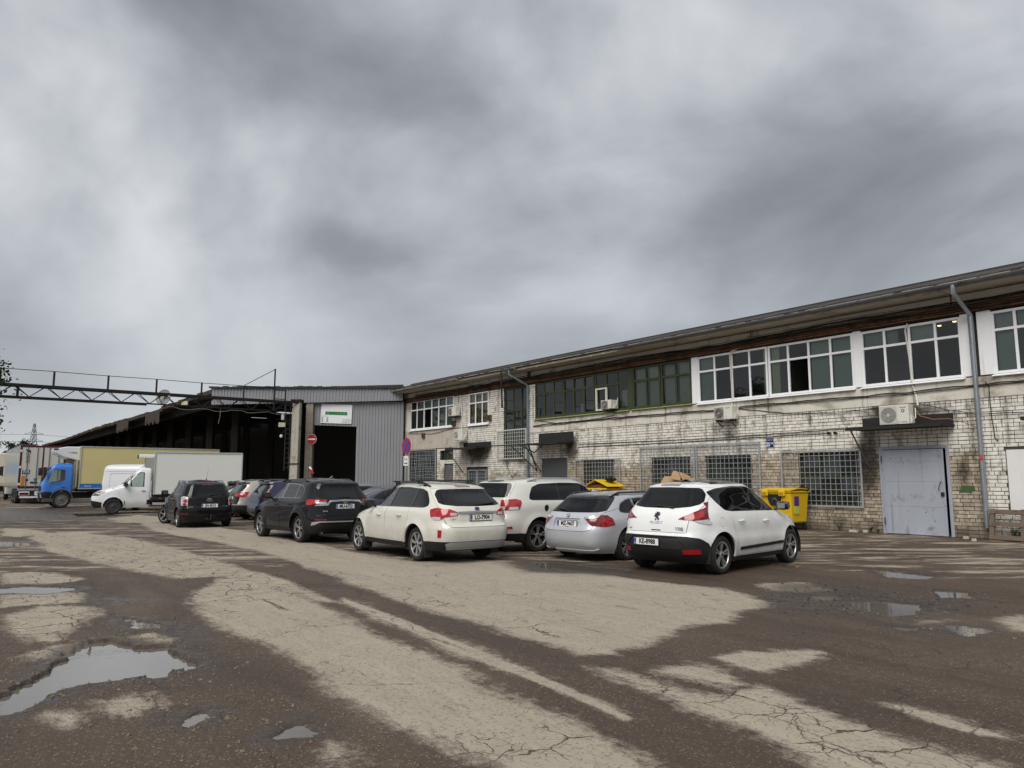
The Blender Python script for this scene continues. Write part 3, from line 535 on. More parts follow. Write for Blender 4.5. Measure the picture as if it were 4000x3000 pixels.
# ---- windows
def window(U0,U1,z0,z1,ms,tz,fm,fw=.07,y=.03,gm=None,covers=(),sub=(),name='window',sill=None,skip=()):
    """frame with mullions at ms and a transom at tz; one pane per cell; covers: (col,row,material) blinds behind panes"""
    gm=gm or wglass; mb=MB(); d0,d1=y-.045,y+.03
    mb.box(U0,U0+fw,d0,d1,z0,z1); mb.box(U1-fw,U1,d0,d1,z0,z1); mb.box(U0+fw,U1-fw,d0,d1,z0,z0+fw); mb.box(U0+fw,U1-fw,d0,d1,z1-fw,z1)
    zs=[z0+fw]+([tz] if tz else [])+[z1-fw]; us=[U0+fw]+list(ms)+[U1-fw]
    if tz: mb.box(U0+fw,U1-fw,d0+.004,d1-.004,tz-fw/2,tz+fw/2)
    for m in ms: mb.box(m-fw/2,m+fw/2,d0+.008,d1-.008,z0+fw,z1-fw)
    for (ua,za,zb,w) in sub: mb.box(ua-w/2,ua+w/2,d0+.012,d1-.012,za,zb)
    o=mb.build(name,fm,BLD,bevel=.004)
    for ci in range(len(us)-1):
        for ri in range(len(zs)-1):
            if (ci,ri) in skip: continue
            a=us[ci]+(fw/2 if ci else 0); b=us[ci+1]-(fw/2 if ci<len(us)-2 else 0); c=zs[ri]+(fw/2 if ri else 0); d=zs[ri+1]-(fw/2 if ri<len(zs)-2 else 0)
            q=MB(); tw=random.uniform(-.016,.016); tv=random.uniform(-.014,.014); q.add([(a,y+tw+tv,c),(b,y-tw+tv,c),(b,y-tw-tv,d),(a,y+tw-tv,d)],[(0,1,2,3)]); q.build('pane',gm,o,fix=False)
            for (cc,rr,cm,f0,f1) in covers:
                if (cc,rr)==(ci,ri):
                    q=MB(); q.box(a+(b-a)*f0,a+(b-a)*f1,y+.09,y+.10,c,d); q.build('blind',cm,o)
    if sill:
        q=MB(); q.hexa([(U0-.05,-.13,z0-.075),(U1+.05,-.13,z0-.075),(U1+.05,.02,z0-.02),(U0-.05,.02,z0-.02),(U0-.05,-.13,z0-.055),(U1+.05,-.13,z0-.055),(U1+.05,.02,z0),(U0-.05,.02,z0)]); q.build('sill',sill,o)
    return o
for a,b in ((-9.3,-9.0),(-2.62,-2.36),(.66,.87),(1.1,1.47),(6.0,6.3)): MB().box(a,b,-.03,.05,4.66,6.52).build('window_side_panel',pvc,BLD,bevel=.004)
B=blindg
window(-9.0,-5.86,4.66,6.50,(-8.2,-7.4,-6.62),5.9,pvc,.075,covers=((0,0,B,0,1),(0,1,B,0,1),(3,0,curtain,.75,1),(3,1,curtain,.75,1)),sill=pvc)
o=window(-5.82,-2.63,4.66,6.49,(-5.02,-4.23,-3.43),5.9,pvc,.075,covers=((0,0,curtain,0,.45),(0,1,curtain,0,.45),(2,0,B,0,1),(2,1,B,0,1),(3,0,B,0,1),(3,1,B,0,1)),sill=pvc,skip=((1,0),))
q=MB(); q.box(0,.03,0,.68,4.74,5.84); q=q.build('open_sash',pvc,o,bevel=.004); q.location=(-4.30,.05,0); q.rotation_euler=(0,0,R(12))
window(-2.36,.66,4.66,6.47,(-1.6,-.83,-.06),5.9,pvc,.075,covers=((0,1,B,0,1),(1,1,B,0,.5),(2,1,B,0,1)),sill=pvc)
window(1.47,4.3,4.66,6.47,(2.06,2.8,3.55),5.92,pvc,.075,covers=((0,0,B,0,1),(0,1,B,0,1),(1,1,B,0,1),(2,0,B,0,1)),sill=pvc)
window(4.35,6.0,4.66,6.47,(5.2,),5.92,pvc,.075,sill=pvc); window(6.3,11.4,4.66,6.47,(7.3,8.3,9.3,10.3),5.92,pvc,.075,sill=pvc)
boxblue=mat('blue crates',(.05,.10,.26),.7); boxpale=mat('pale boxes',(.42,.42,.40),.8,var=.3)
gs=[(-19.2,-17.08),(-17.06,-14.9),(-14.86,-12.72),(-12.52,-10.96),(-10.92,-9.33)]
for k,(a,b) in enumerate(gs):
    n=3 if k<3 else 2; ms=[a+(b-a)*i/n for i in range(1,n)]
    cv=() if k<3 else tuple((c,r_2,mat('pale green curtain',(.25,.29,.22),.9,var=.25,vs_=4),.1,1) for c in range(2) for r_2 in range(2))
    window(a,b,4.70,6.50,ms,5.90,greenw,.085,covers=cv,sill=greensill)
mb=MB(); mb.box(-12.72,-12.52,-.03,.07,4.7,6.5); mb.build('window_post',greenw,BLD,bevel=.01)
mb=MB(); mb.box(-16.6,-16.2,.3,.6,4.7,5.1); mb.box(-15.7,-15.2,.3,.6,4.75,5.1); mb.build('stored_crate',boxblue,BLD)
mb=MB(); mb.box(-15.1,-14.95,.3,.6,4.75,5.15); mb.box(-16.1,-15.85,.25,.5,4.72,5.2); mb.box(-13.4,-13.1,.25,.5,4.9,5.6); mb.build('stored_box',boxpale,BLD)
f=MB(); f.box(-14.72,-14.10,-.07,-.02,4.78,5.75); g2=MB()
o=MB().box(-14.78,-14.70,-.08,0,4.76,5.80).box(-14.14,-14.06,-.08,0,4.76,5.80).box(-14.70,-14.14,-.08,0,5.72,5.80).box(-14.70,-14.14,-.08,0,4.76,4.84).build('window_insert',mat('old white paint',(.6,.58,.52),.7,var=.2,dirt=(.3,.27,.2,.55),ds=5),BLD,bevel=.006)
window(-31.75,-26.72,4.76,6.58,(-30.95,-30.1,-29.2,-28.4,-27.55),6.0,pvc,.08,covers=tuple((c,1,B,0,1) for c in (1,2,3,4,5))+((4,0,B,0,1),(5,0,B,0,1)),sill=pvc,skip=((2,0),))
window(-25.15,-23.24,4.72,6.50,(-24.5,-23.85),5.93,pvc,.07,covers=tuple((c,r_2,yellowc,0,1) for c in range(3) for r_2 in range(2)),sill=pvc)
window(-21.83,-19.87,2.75,6.45,(-21.1,-20.4),5.25,greenw,.07,y=.1,gm=dglass,sill=greenw)
for (a,b,c,d) in ((-4.8,-2.7,.8,2.55),(-8.74,-6.7,.8,2.52),(-11.52,-9.52,.8,2.52),(-15.7,-13.72,.8,2.55)):
    window(a,b,c,d,[a+(b-a)*i/3 for i in (1,2)],(c+d)/2+.1,greenw,.06,y=.22,gm=dglass)
window(-28.15,-26.72,2.8,3.35,(-27.4,),None,greenw,.05,y=.12,covers=((0,0,B,0,1),(1,0,B,0,1)))
window(-31.9,-28.5,.3,3.47,(-30.8,-29.6),1.9,greenw,.07,y=.24,gm=dglass)
def grille(U0,U1,z0,z1,du,dz,y=-.09,bar=.017,warp=0.,m=None,name='window_grille'):
    mb=MB(); fr=.05
    for (a,b,c,d) in ((U0,U1,z0,z0+fr),(U0,U1,z1-fr,z1),(U0,U0+fr,z0+fr,z1-fr),(U1-fr,U1,z0+fr,z1-fr)): mb.box(a,b,y-.02,y+.02,c,d)
    n=max(1,int(round((U1-U0)/du))); k=max(1,int(round((z1-z0)/dz))); r=random.Random(int(U0*10))
    for i in range(1,n):
        u=U0+(U1-U0)*i/n; mb.tube([(u+warp*r.uniform(-.05,.05),y+warp*r.uniform(-.05,.05)*(0 if t in (0,4) else 1),z0+(z1-z0)*t/4) for t in range(5)],bar/2*1.15,5)
    for i in range(1,k):
        z=z0+(z1-z0)*i/k; mb.tube([(U0+(U1-U0)*t/4,y-.012+warp*r.uniform(-.05,.05)*(0 if t in (0,4) else 1),z+warp*r.uniform(-.05,.05)) for t in range(5)],bar/2*1.15,5)
    for u in (U0+.1,U1-.1):
        for z in (z0+.1,z1-.1): mb.bar((u,y,z),(u,.0,z),.02)
    return mb.build(name,m or grilleM,BLD)
grille(-5.44,-2.53,.77,2.66,.187,.187); grille(-9.16,-6.27,.75,3.04,.19,.19); grille(-12.12,-9.22,.75,3.05,.19,.19); grille(-16.2,-13.28,.75,2.6,.19,.19)
grille(-31.95,-28.5,.4,3.5,.17,.17,warp=1.); grille(-22.35,-19.83,2.72,4.26,.2,.2,m=mat('pale grille paint',(.55,.56,.52),.6,dirt=(.25,.28,.12,.6),ds=6))
# ---- doors
o=MB(); o.box(-1.98,-1.86,-.05,.1,0,2.70); o.box(.0,.09,-.05,.1,0,2.70); o.box(-1.86,0,-.05,.1,2.6,2.70); fr=o.build('door_frame',doorblue,BLD,bevel=.006)
D1=MB(); D1.box(0,1.82,-.035,.0,.02,2.58); D1=D1.build('door',doorblue,BLD,bevel=.006); D1.location=(-1.86,-.06,0); D1.rotation_euler=(0,0,R(-1.2))
ribs=MB()
for (a,b,c,d) in ((0.0,.05,.02,2.58),(1.77,1.82,.02,2.58),(.05,1.77,.02,.07),(.05,1.77,2.53,2.58)): ribs.box(a,b,-.05,-.036,c,d)
for z in (.86,1.62,2.22): ribs.box(.07,1.75,-.041,-.036,z,z+.012)
ribs.add([(1.45,-.041,2.53),(1.77,-.041,2.53),(1.77,-.041,2.2)],[(0,1,2)])
ribs.build('door_rib',doorblue,D1,bevel=.002)
h=MB(); h.tube([(1.66,-.05,1.36),(1.66,-.11,1.38),(1.72,-.11,1.58),(1.72,-.05,1.60)],.011,6); h.box(1.70,1.80,-.07,-.045,1.18,1.30); h.build('handle',black_rub,D1)
for z in (.4,2.3): MB().cyl((-.01,-.06,z-.1),(-.01,-.06,z+.1),.022).build('hinge',doordark,D1)
D2=MB().box(-18.66,-16.84,.02,.07,0,2.69).build('door',doordark,BLD,bevel=.005); MB().box(-17.0,-16.92,-.02,.02,1.1,1.35).build('handle',black_rub,D2)
bw=MB(); bw.box(1.57,3.49,-.0,.05,.77,2.5); bw.build('blocked_opening_panel',mat('white sheet',(.70,.69,.68),.6,var=.06,dirt=(.30,.26,.22,.68),ds=1.5,streak=(.42,.38,.34,.64)),BLD,bevel=.004)
dl=mat('peeling door paint',(.10,.10,.10),.7,var=.3,dirt=(.40,.40,.38,.55),ds=3)
MB().box(-27.65,-26.74,.05,.1,0,2.54).build('door',dl,BLD)
o=MB().box(-25.28,-23.31,.1,.16,0,2.31).build('door',doordark,BLD)
for a,b in ((-25.2,-24.32),(-24.28,-23.4)):
    q=MB(); 
    for (p,r_1,s_,t_) in ((a,b,.1,.16),(a,b,2.14,2.2),(a,a+.07,.16,2.14),(b-.07,b,.16,2.14)): q.box(p,r_1,-.02,.02,s_,t_)
    for i in range(1,5): q.box(a+(b-a)*i/5-.01,a+(b-a)*i/5+.01,-.01,.01,.2,2.1)
    for i in range(1,11): q.box(a+.07,b-.07,-.012,.008,.16+1.98*i/11-.01,.16+1.98*i/11+.01)
    q.build('door_leaf',grilleM,o)
# ---- door canopies
def canopy(U0,U1,z,d,zw,plate,seed,tilt=0.):
    r=random.Random(seed); mb=MB(); n=8
    for i in range(n):
        a,b=U0+(U1-U0)*i/n,U0+(U1-U0)*(i+1)/n; e0,e1=r.uniform(-.03,.03),r.uniform(-.03,.03); zf=z+tilt
        mb.hexa([(a,-d+e0*.5,zf-.05),(b,-d+e1*.5,zf-.05),(b,0,z-.05),(a,0,z-.05),(a,-d+e0*.5,zf+.02),(b,-d+e1*.5,zf+.02),(b,0,z+.03),(a,0,z+.03)])
    mb.box(U0-.02,U1+.02,-d-.03,-d+.01,z+tilt-.07,z+tilt-.01)
    o=mb.build('door_canopy',mat('tar paper',(.022,.021,.021),.8,var=.4,vs_=4,bump=.5,bs=14,dirt=(.07,.06,.05,.62),ds=2),BLD)
    if plate: MB().box(U0+plate[0],U1+plate[1],-.04,-.015,z+.05,plate[2]).build('upstand',MATS['tar paper'],o)
    for u,du in ((U0+.1,.12),(U1-.15,.1)): MB().cyl((u,-d+.08,z+tilt-.05),(u+du,-.02,zw),.026,n=8).build('strut',mat('painted strut',(.10,.105,.11),.6,.2,var=.3,dirt=(.12,.07,.04,.6),ds=4),o); return o
canopy(-2.5,.30,3.27,1.0,1.98,(.05,-.02,3.63),1); canopy(-19.0,-16.35,3.42,1.0,2.05,(.1,0,3.92),2,-.03); canopy(-25.9,-22.95,3.45,1.1,2.05,(.3,0,3.72),3,-.08)
s=MB()
for (a,b) in (((-20.1,-.9,3.38),(-19.05,-.02,2.1)),((-18.6,-.95,3.36),(-19.05,-.02,2.1)),((-17.4,-.95,3.36),(-18.2,-.9,2.95)),((-19.3,-.95,3.36),(-18.2,-.9,2.95))): s.bar(a,b,.045)
s.box(-22.0,-18.9,-1.0,-.94,3.36,3.42); s.build('awning_frame',dark_steel,BLD)
# ---- downpipes
def pipe(path,r,m,name='downpipe'):
    o=MB().tube(path,r,12).build(name,m,BLD,smooth=True)
    mb=MB()
    for z in (5.6,3.9,2.3,.8):
        if path[-1][2]<z<path[-2][2]: mb.cyl((path[-1][0],path[-1][1],z-.02),(path[-1][0],path[-1][1],z+.02),r*1.18,n=12); mb.bar((path[-1][0],path[-1][1],z),(path[-1][0],.0,z),.02)
    if mb.v: mb.build('pipe_clamp',m,o)
    return o
pipe([(.93,-1.03,7.22),(.93,-1.03,6.95),(.96,-.95,6.88),(1.0,-.22,6.48),(1.0,-.15,6.4),(1.0,-.15,.32)],.065,zinc)
pipe([(-20.05,-1.03,7.2),(-20.05,-1.03,6.95),(-19.7,-.2,6.5),(-19.65,-.14,6.4),(-19.65,-.14,.3)],.06,mat('blue grey pipe',(.17,.22,.26),.5,.4,var=.25,vs_=5))
pipe([(-33.0,-1.03,7.2),(-33.0,-1.03,7.0),(-32.5,-.2,6.6),(-32.45,-.12,6.5),(-32.45,-.12,.3)],.055,MATS['old gutter'] if 'old gutter' in MATS else zinc)
MB().tube([(-20.75,-1.0,7.2),(-20.8,-.95,6.5),(-20.95,-.8,5.8),(-21.0,-.75,5.35)],[.05,.05,.045,.06],8).build('broken_downpipe',dark_steel,BLD,smooth=True)
MB().box(1.0-.045,1.0+.05,-.222,-.214,2.22,2.36).build('pipe_sticker',mat('red sticker',(.5,.03,.03),.5),BLD)
# conduits to the air conditioners
vcable('cable','white conduit pair dropping past the ribbon window to the canopy air conditioner',[(-.83,-.05,6.5),(-.9,-.06,6.3),(-.84,-.05,5.4),(-.8,-.05,4.6),(-.72,-.05,4.2),(-.62,-.2,3.9)],.028,whitecable,seed=70,wob=.006)
vcable('cable','white conduit bent over the second ribbon window down to the wall air conditioner',[(-7.1,-.06,6.56),(-7.35,-.07,6.5),(-7.42,-.06,6.35),(-7.4,-.05,5.3),(-7.38,-.05,4.7),(-7.4,-.1,4.35)],.03,whitecable,seed=71,wob=.004)
vcable('cable','white conduit running down the brick pier beside the small air conditioner',[(-25.95,-.05,6.5),(-25.8,-.05,5.9),(-25.75,-.05,5.0),(-25.7,-.1,4.5)],.03,whitecable,seed=72,wob=.01)
acw=mat('cream casing',(.62,.61,.55),.5,var=.08,dirt=(.35,.31,.25,.62),ds=3); acg=mat('fan grille dark',(.06,.06,.058),.6)
def aircon(label,U,y,z,w,h,d,mark=None,seed=0,fan=.62,dirty=False):
    o=fthing('air_conditioner',label,'air conditioner',U,y,z,'air conditioner units on the facade'); body=acw
    MB().box(0,w,0,d,0.03,h).build('casing',body,o,bevel=.012,seg=2)
    fw=w*fan; MB().box(.02,fw,-.006,.004,.05,h-.03).build('fan_panel',mat('fan panel',(.30,.29,.26),.6,var=.2) if dirty else mat('fan panel pale',(.48,.47,.43),.6,var=.1),o)
    cxx=.02+(fw-.02)/2; rr=min(fw/2,h/2)*.86; cz=h/2+.01
    MB().lathe([(rr,-.010),(rr*.98,-.008),(.001,-.008)],28,'y',(cxx,0,cz)).build('fan_opening',acg if dirty else mat('fan opening pale',(.22,.215,.20),.6),o)
    g=MB()
    for k in range(1,7): g.tube([(cxx+rr*k/6.5*math.cos(a*math.pi/14),-.016,cz+rr*k/6.5*math.sin(a*math.pi/14)) for a in range(28)],.0035,4,closed=True)
    for k in range(8): a=k*math.pi/4; g.bar((cxx,-.016,cz),(cxx+rr*math.cos(a),-.016,cz+rr*math.sin(a)),.006)
    g.lathe([(rr*.2,-.02),(.001,-.022)],14,'y',(cxx,0,cz)); g.build('fan_guard',mat('fan guard',(.33,.32,.29),.5) if dirty else mat('fan guard pale',(.5,.49,.45),.5),o)
    b=MB(); b.box(.06,.10,0,d,0,.03); b.box(w-.1,w-.06,0,d,0,.03); b.build('foot',dark_steel,o)
    b=MB(); b.box(w,w+.045,d*.35,d*.85,.06,h*.45); b.tube([(w+.05,d*.5,.15),(w+.12,d*.5,.2),(w+.1,d*.7,.5)],.016,6); b.build('valve_cover',body,o)
    return o,w,h
a,w_,h_=aircon('cream air conditioner with red and blue emblem on the canopy over the grey-blue door',-1.52,-.80,3.30,.88,.62,.34)
for col_,sg in (((.55,.02,.02),1),((.03,.08,.4),-1)):
    pts=[(.70+sg*.0,.47)]; m_=MB(); cxs,czs=.715,.43
    arc=[(cxs-sg*.055*math.cos(t),czs+sg*.055*math.sin(t)) for t in [i*math.pi/8-.6 for i in range(9)]]
    arc2=[(cxs-sg*.022*math.cos(t),czs+sg*.022*math.sin(t)+sg*.012) for t in [i*math.pi/8-.6 for i in range(9)]][::-1]
    m_.prism(arc+arc2,-.004,-.001,'y'); m_.build('emblem',mat('emblem '+('red' if sg>0 else 'blue'),col_,.4),a)
text('SINCLAIR',.045,black_rub,a,(.715,-.003,.53)); text('DC INVERTER',.035,black_rub,a,(.715,-.003,.09))
a,_,_=aircon('cream air conditioner with dark fan on wall brackets under the white ribbon window',-7.99,-.40,3.88,.82,.53,.34,fan=.54,dirty=True); text('Panasonic',.055,mat('blue ink',(.03,.06,.25),.5),a,(.63,-.003,.46))
q=MB(); q.box(.1,.13,-.02,.38,-.04,0); q.box(.68,.71,-.02,.38,-.04,0); q.bar((.115,.0,-.03),(.115,.38,-.22),.03); q.bar((.695,.0,-.03),(.695,.38,-.22),.03); q.build('bracket',dark_steel,a)
a,_,_=aircon('small weathered air conditioner beside the far left ribbon window',-26.75,-.38,5.27,.8,.55,.32,fan=.5,dirty=True); MB().box(0,.9,-.03,.37,-.04,0).build('bracket',dark_steel,a)
a,_,_=aircon('pale air conditioner low on the brick pier above the left canopy',-26.05,-.42,3.84,.85,.66,.34,fan=.52); text('S',.1,black_rub,a,(.66,-.003,.5)); MB().box(0,.9,-.03,.4,-.04,0).build('bracket',acw,a)
a,_,_=aircon('beige box air conditioner standing out of the green window',-14.05,-.45,4.74,.62,.42,.48,fan=.72,dirty=True)
# ---- small things on the wall
o=fthing('number_plate_sign','dark blue house number sign with white 25 on the bricks','sign',-5.88,-.03,2.98)
MB().box(-.155,.155,-.006,.006,-.18,.18).build('plate',mat('navy enamel',(.010,.022,.105),.3,var=.05),o,bevel=.003)
wi=mat('white ink',(.8,.8,.8),.5); fb=MB()
for (p,q_,r_1,s_) in ((-.148,.148,-.173,-.167),(-.148,.148,.167,.173),(-.148,-.142,-.167,.167),(.142,.148,-.167,.167)): fb.box(p,q_,-.0075,-.0065,r_1,s_)
fb.build('border',wi,o); text('25',.20,wi,o,(-.065,-.007,-.06),sx=.75,bold=.004); text('K-2',.09,wi,o,(.085,-.007,-.02),sx=.8,bold=.002)
mb=MB()
for k in range(7): mb.box(-.10+k*.03,-.082+k*.03,-.0075,-.0065,.09,.108)
mb.build('street_name',wi,o)
for k,(U,lb) in enumerate(((-3.55,'black wall spotlight, left of the pair above the window grille'),(-3.33,'black wall spotlight, right of the pair above the window grille'))):
    o=fthing('spotlight',lb,'lamp',U,-.02,3.2,'pair of wall spotlights'); MB().cyl((0,0,0),(0,-.09,.0),.02).build('arm',black_rub,o); MB().lathe([(.001,-.06),(.04,-.07),(.06,-.16),(.05,-.165),(.001,-.12)],12,'y').build('head',black_rub,o)
o=fthing('floodlight','black flat floodlight at the right edge above the white panel','lamp',2.3,-.25,3.33); MB().box(-.2,.25,-.12,.12,-.05,.05).build('head',black_rub,o,bevel=.01); MB().bar((0,.1,0),(0,.25,.05),.03).build('arm',black_rub,o)
for (U,z,lb) in ((-26.6,4.9,'rusty junction box beside the far left ribbon window'),(-23.05,5.0,'rusty junction box on the white brick pier'),(-30.0,4.35,'small rusty box on the plaster band at the left')):
    o=fthing('junction_box',lb,'box',U,-.06,z); MB().box(-.14,.14,-.08,.06,-.16,.16).build('case',rust,o,bevel=.01); MB().box(-.1,.1,-.09,-.08,-.1,.1).build('lid',dark_steel,o)
lm=bpy.data.materials.new('warm lamp'); lm.use_nodes=True; lm.node_tree.nodes['Principled BSDF'].inputs['Emission Color'].default_value=(1,.75,.4,1); lm.node_tree.nodes['Principled BSDF'].inputs['Emission Strength'].default_value=2.2
for (U,y,lb) in ((-.45,1.3,'lit ceiling lamp, left of two behind the right ribbon window'),(.12,1.0,'lit ceiling lamp, right of two behind the right ribbon window')):
    o=fthing('ceiling_lamp',lb,'lamp',U,y,6.55,'lit lamps inside the office'); MB().lathe([(.001,-.03),(.045,-.022),(.06,0)],14,'z').build('bulb',lm,o); MB().cyl((0,0,0),(0,0,.34),.012).build('rod',black_rub,o)
# green graffiti block on the bricks
gp=mat('green spray paint',(.055,.10,.035),.8,var=.4,vs_=8)
o=MB(); o.add([(.28,-.0235,1.30),(.60,-.0235,1.30),(.72,-.0235,1.38),(.70,-.0235,1.49),(.40,-.0235,1.50),(.34,-.0235,1.42)],[range(6)]); o.build('paint_mark',gp,BLD)
# ------------------------------------------------------------------ open shed with corrugated front
SH=thing('open_shed','long dark open-sided shed with grey corrugated front wall and sagging roof edge','shed',(-6.95,47.5,0))
corr=mat('grey corrugated sheet',(.245,.25,.268),.5,.15,var=.08,vs_=.8,streak=(.20,.19,.20,.6),dirt=(.19,.175,.16,.66),ds=.8)
darkin=mat('near black interior',(.016,.014,.012),.95,var=.4,vs_=.8)  # near-black base colour adds to the shade inside the shed
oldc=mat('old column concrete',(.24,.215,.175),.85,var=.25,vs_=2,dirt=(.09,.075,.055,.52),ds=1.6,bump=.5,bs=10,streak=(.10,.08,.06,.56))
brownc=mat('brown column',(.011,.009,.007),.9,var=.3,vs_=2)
def sheet(x0,x1,zb,zt,y,per=.2,dep=.035):
    """one corrugated sheet, local to the shed; zb, zt: functions of x"""
    xs=[];n=int(round((x1-x0)/per)); 
    for k in range(n):
        a=x0+k*per; xs+=[(a,0),(a+per*.38,0),(a+per*.5,-dep),(a+per*.88,-dep)]
    xs.append((x1,0)); mb=MB(); vs_=[]; fs=[]
    for (x,d) in xs: vs_+=[(x,y+d,zb(x)),(x,y+d,zt(x)),(x,y+d+.006,zb(x)),(x,y+d+.006,zt(x))]
    for i in range(len(xs)-1):
        a=4*i; b=a+4; fs+=[(a,b,b+1,a+1),(b+2,a+2,a+3,b+3),(a+1,b+1,b+3,a+3),(b,a,a+2,b+2)]
    mb.add(vs_,fs); return mb.build('corrugated_sheet',corr,SH,fix=False)
x=-3.0
while x<-.05: sheet(x,x+1.0,lambda q:0.05,lambda q:6.62,0); x+=1.0
dt=lambda q:5.12-.037*(q+5.7)
x=-5.8
for _ in range(3): sheet(x,x+.933,lambda q:dt(q),lambda q:6.62,0,per=.2333*.8571); x+=.933
x=-12.25
while x<-.1: sheet(x,min(x+1.02,.05),lambda q:6.40+.022*(q+12.2),lambda q:7.45,-.32,per=.204); x+=1.02
MB().box(-12.3,.1,-.40,-.37,7.40,7.47).build('fascia_cap',zincdull,SH)
mb=MB(); r_=random.Random(9)
for i in range(42):
    a=-12.4+12.6*i/42; b=a+12.6/42; e=r_.uniform(-.03,.04); mb.box(a,b,-.5,.3,7.47,7.56+e)
mb.build('roof_edge',bitumen,SH)
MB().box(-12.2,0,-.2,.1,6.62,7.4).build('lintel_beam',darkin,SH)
# roof slab and long ragged eave along the yard
E0=Vector((-12.3,-.3,0)); mb=MB(); W13=Vector((12.3,0,0)); r_=random.Random(3); LN=96; nn=96
for i in range(nn):
    a=E0+DV*(LN*i/nn); b=E0+DV*(LN*(i+1)/nn); s0=-.22*math.sin(i*.11)+r_.uniform(-.05,.05); e=r_.uniform(-.12,.12); dz=-.12 if i>12 else 0
    o_=Vector((e,0,0)); mb.hexa([tuple(a+o_+Vector((0,0,7.12+dz+s0*.4))),tuple(b+o_+Vector((0,0,7.12+dz+s0*.4))),tuple(b+W13+Vector((0,0,7.5))),tuple(a+W13+Vector((0,0,7.5))),
        tuple(a+o_+Vector((0,0,7.40+dz+s0*.4))),tuple(b+o_+Vector((0,0,7.40+dz+s0*.4))),tuple(b+W13+Vector((0,0,7.7))),tuple(a+W13+Vector((0,0,7.7)))])
mb.build('roof',mat('dark rotten roofing',(.045,.032,.023),.9,var=.5,vs_=1.5),SH)
mb=MB()
a=E0+Vector((12.6,.6,0)); b=a+DV*LN; mb.hexa([tuple(a),tuple(b),tuple(b+NV*.3),tuple(a+NV*.3),tuple(a+Vector((0,0,7.3))),tuple(b+Vector((0,0,7.3))),tuple(b+NV*.3+Vector((0,0,7.3))),tuple(a+NV*.3+Vector((0,0,7.3)))])
a=E0+DV*(LN-2); b=a+NV*16; mb.hexa([tuple(a),tuple(b),tuple(b+DV*.3),tuple(a+DV*.3),tuple(a+Vector((0,0,7.1))),tuple(b+Vector((0,0,7.1))),tuple(b+DV*.3+Vector((0,0,7.1))),tuple(a+DV*.3+Vector((0,0,7.1)))])
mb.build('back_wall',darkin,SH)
a=E0+NV*2.2+DV*6; mb=MB()
for i in range(15):
    for q_ in (0.,4.6,9.):
        p=E0+DV*(3.0+6*i)+NV*(2.6+q_); 
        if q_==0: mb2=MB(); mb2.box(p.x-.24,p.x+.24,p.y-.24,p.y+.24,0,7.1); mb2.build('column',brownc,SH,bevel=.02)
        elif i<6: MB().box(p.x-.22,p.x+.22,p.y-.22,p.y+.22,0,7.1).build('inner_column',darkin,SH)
mb=MB(); a=E0+NV*.9; mb.bar(tuple(a+Vector((0,0,6.75))),tuple(a+DV*92+Vector((0,0,6.75))),.3,.55)
for i in range(15): p=E0+DV*(3+6*i)+Vector((0,0,6.7)); mb.bar(tuple(p+NV*1.2),tuple(p+NV*11.5),.25,.45)
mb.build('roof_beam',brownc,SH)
# plank skirts hanging off the eave
for (t0,t1,h) in ((13.5,18.5,.95),(25.5,31,.9)):
    n=int((t1-t0)/.28)
    for k in range(n):
        p=E0+DV*(t0+(t1-t0)*k/n)-NV*.1; hh=h*random.uniform(.7,1.1)
        m_=MB(); q_=p+DV*.24; zt=7.05
        m_.hexa([(p.x,p.y,zt-hh),(q_.x,q_.y,zt-hh+random.uniform(-.06,.06)),(q_.x+.03,q_.y+.03,zt-hh),(p.x+.03,p.y+.03,zt-hh),(p.x,p.y,zt),(q_.x,q_.y,zt),(q_.x+.03,q_.y+.03,zt),(p.x+.03,p.y+.03,zt)])
        m_.build('hanging_plank',mat('grey rotten plank',(.060,.048,.037),.9,var=.4,vs_=3),SH)
# pillars at the gate
MB().box(-6.2,-5.74,-.25,.2,0,6.62).build('gate_pillar',oldc,SH,bevel=.025,seg=2)
PL=thing('concrete_pillar','pale concrete pillar carrying the end of the pipe gantry','pillar',(-13.47,46.25,0))
m_=MB(); m_.hexa([(-.27,-.25,0),(.23,-.25,0),(.23,.25,0),(-.27,.25,0),(-.2,-.25,6.45),(.27,-.25,6.45),(.27,.25,6.45),(-.2,.25,6.45)]); m_.build('shaft',mat('pale column concrete',(.40,.375,.32),.85,var=.2,vs_=2.5,dirt=(.15,.13,.10,.55),ds=1.8,bump=.5,bs=12,streak=(.16,.13,.10,.57)),PL,bevel=.03,seg=2)
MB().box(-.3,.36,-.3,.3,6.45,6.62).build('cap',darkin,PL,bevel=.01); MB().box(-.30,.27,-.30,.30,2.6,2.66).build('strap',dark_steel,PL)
ld=MB(); 
for x in (-.62,-.35): ld.bar((x,-.1,2.2),(x,-.1,6.4),.04)
for k in range(14): ld.bar((-.62,-.1,2.4+k*.3),(-.35,-.1,2.4+k*.3),.025)
ld.build('ladder',dark_steel,PL)
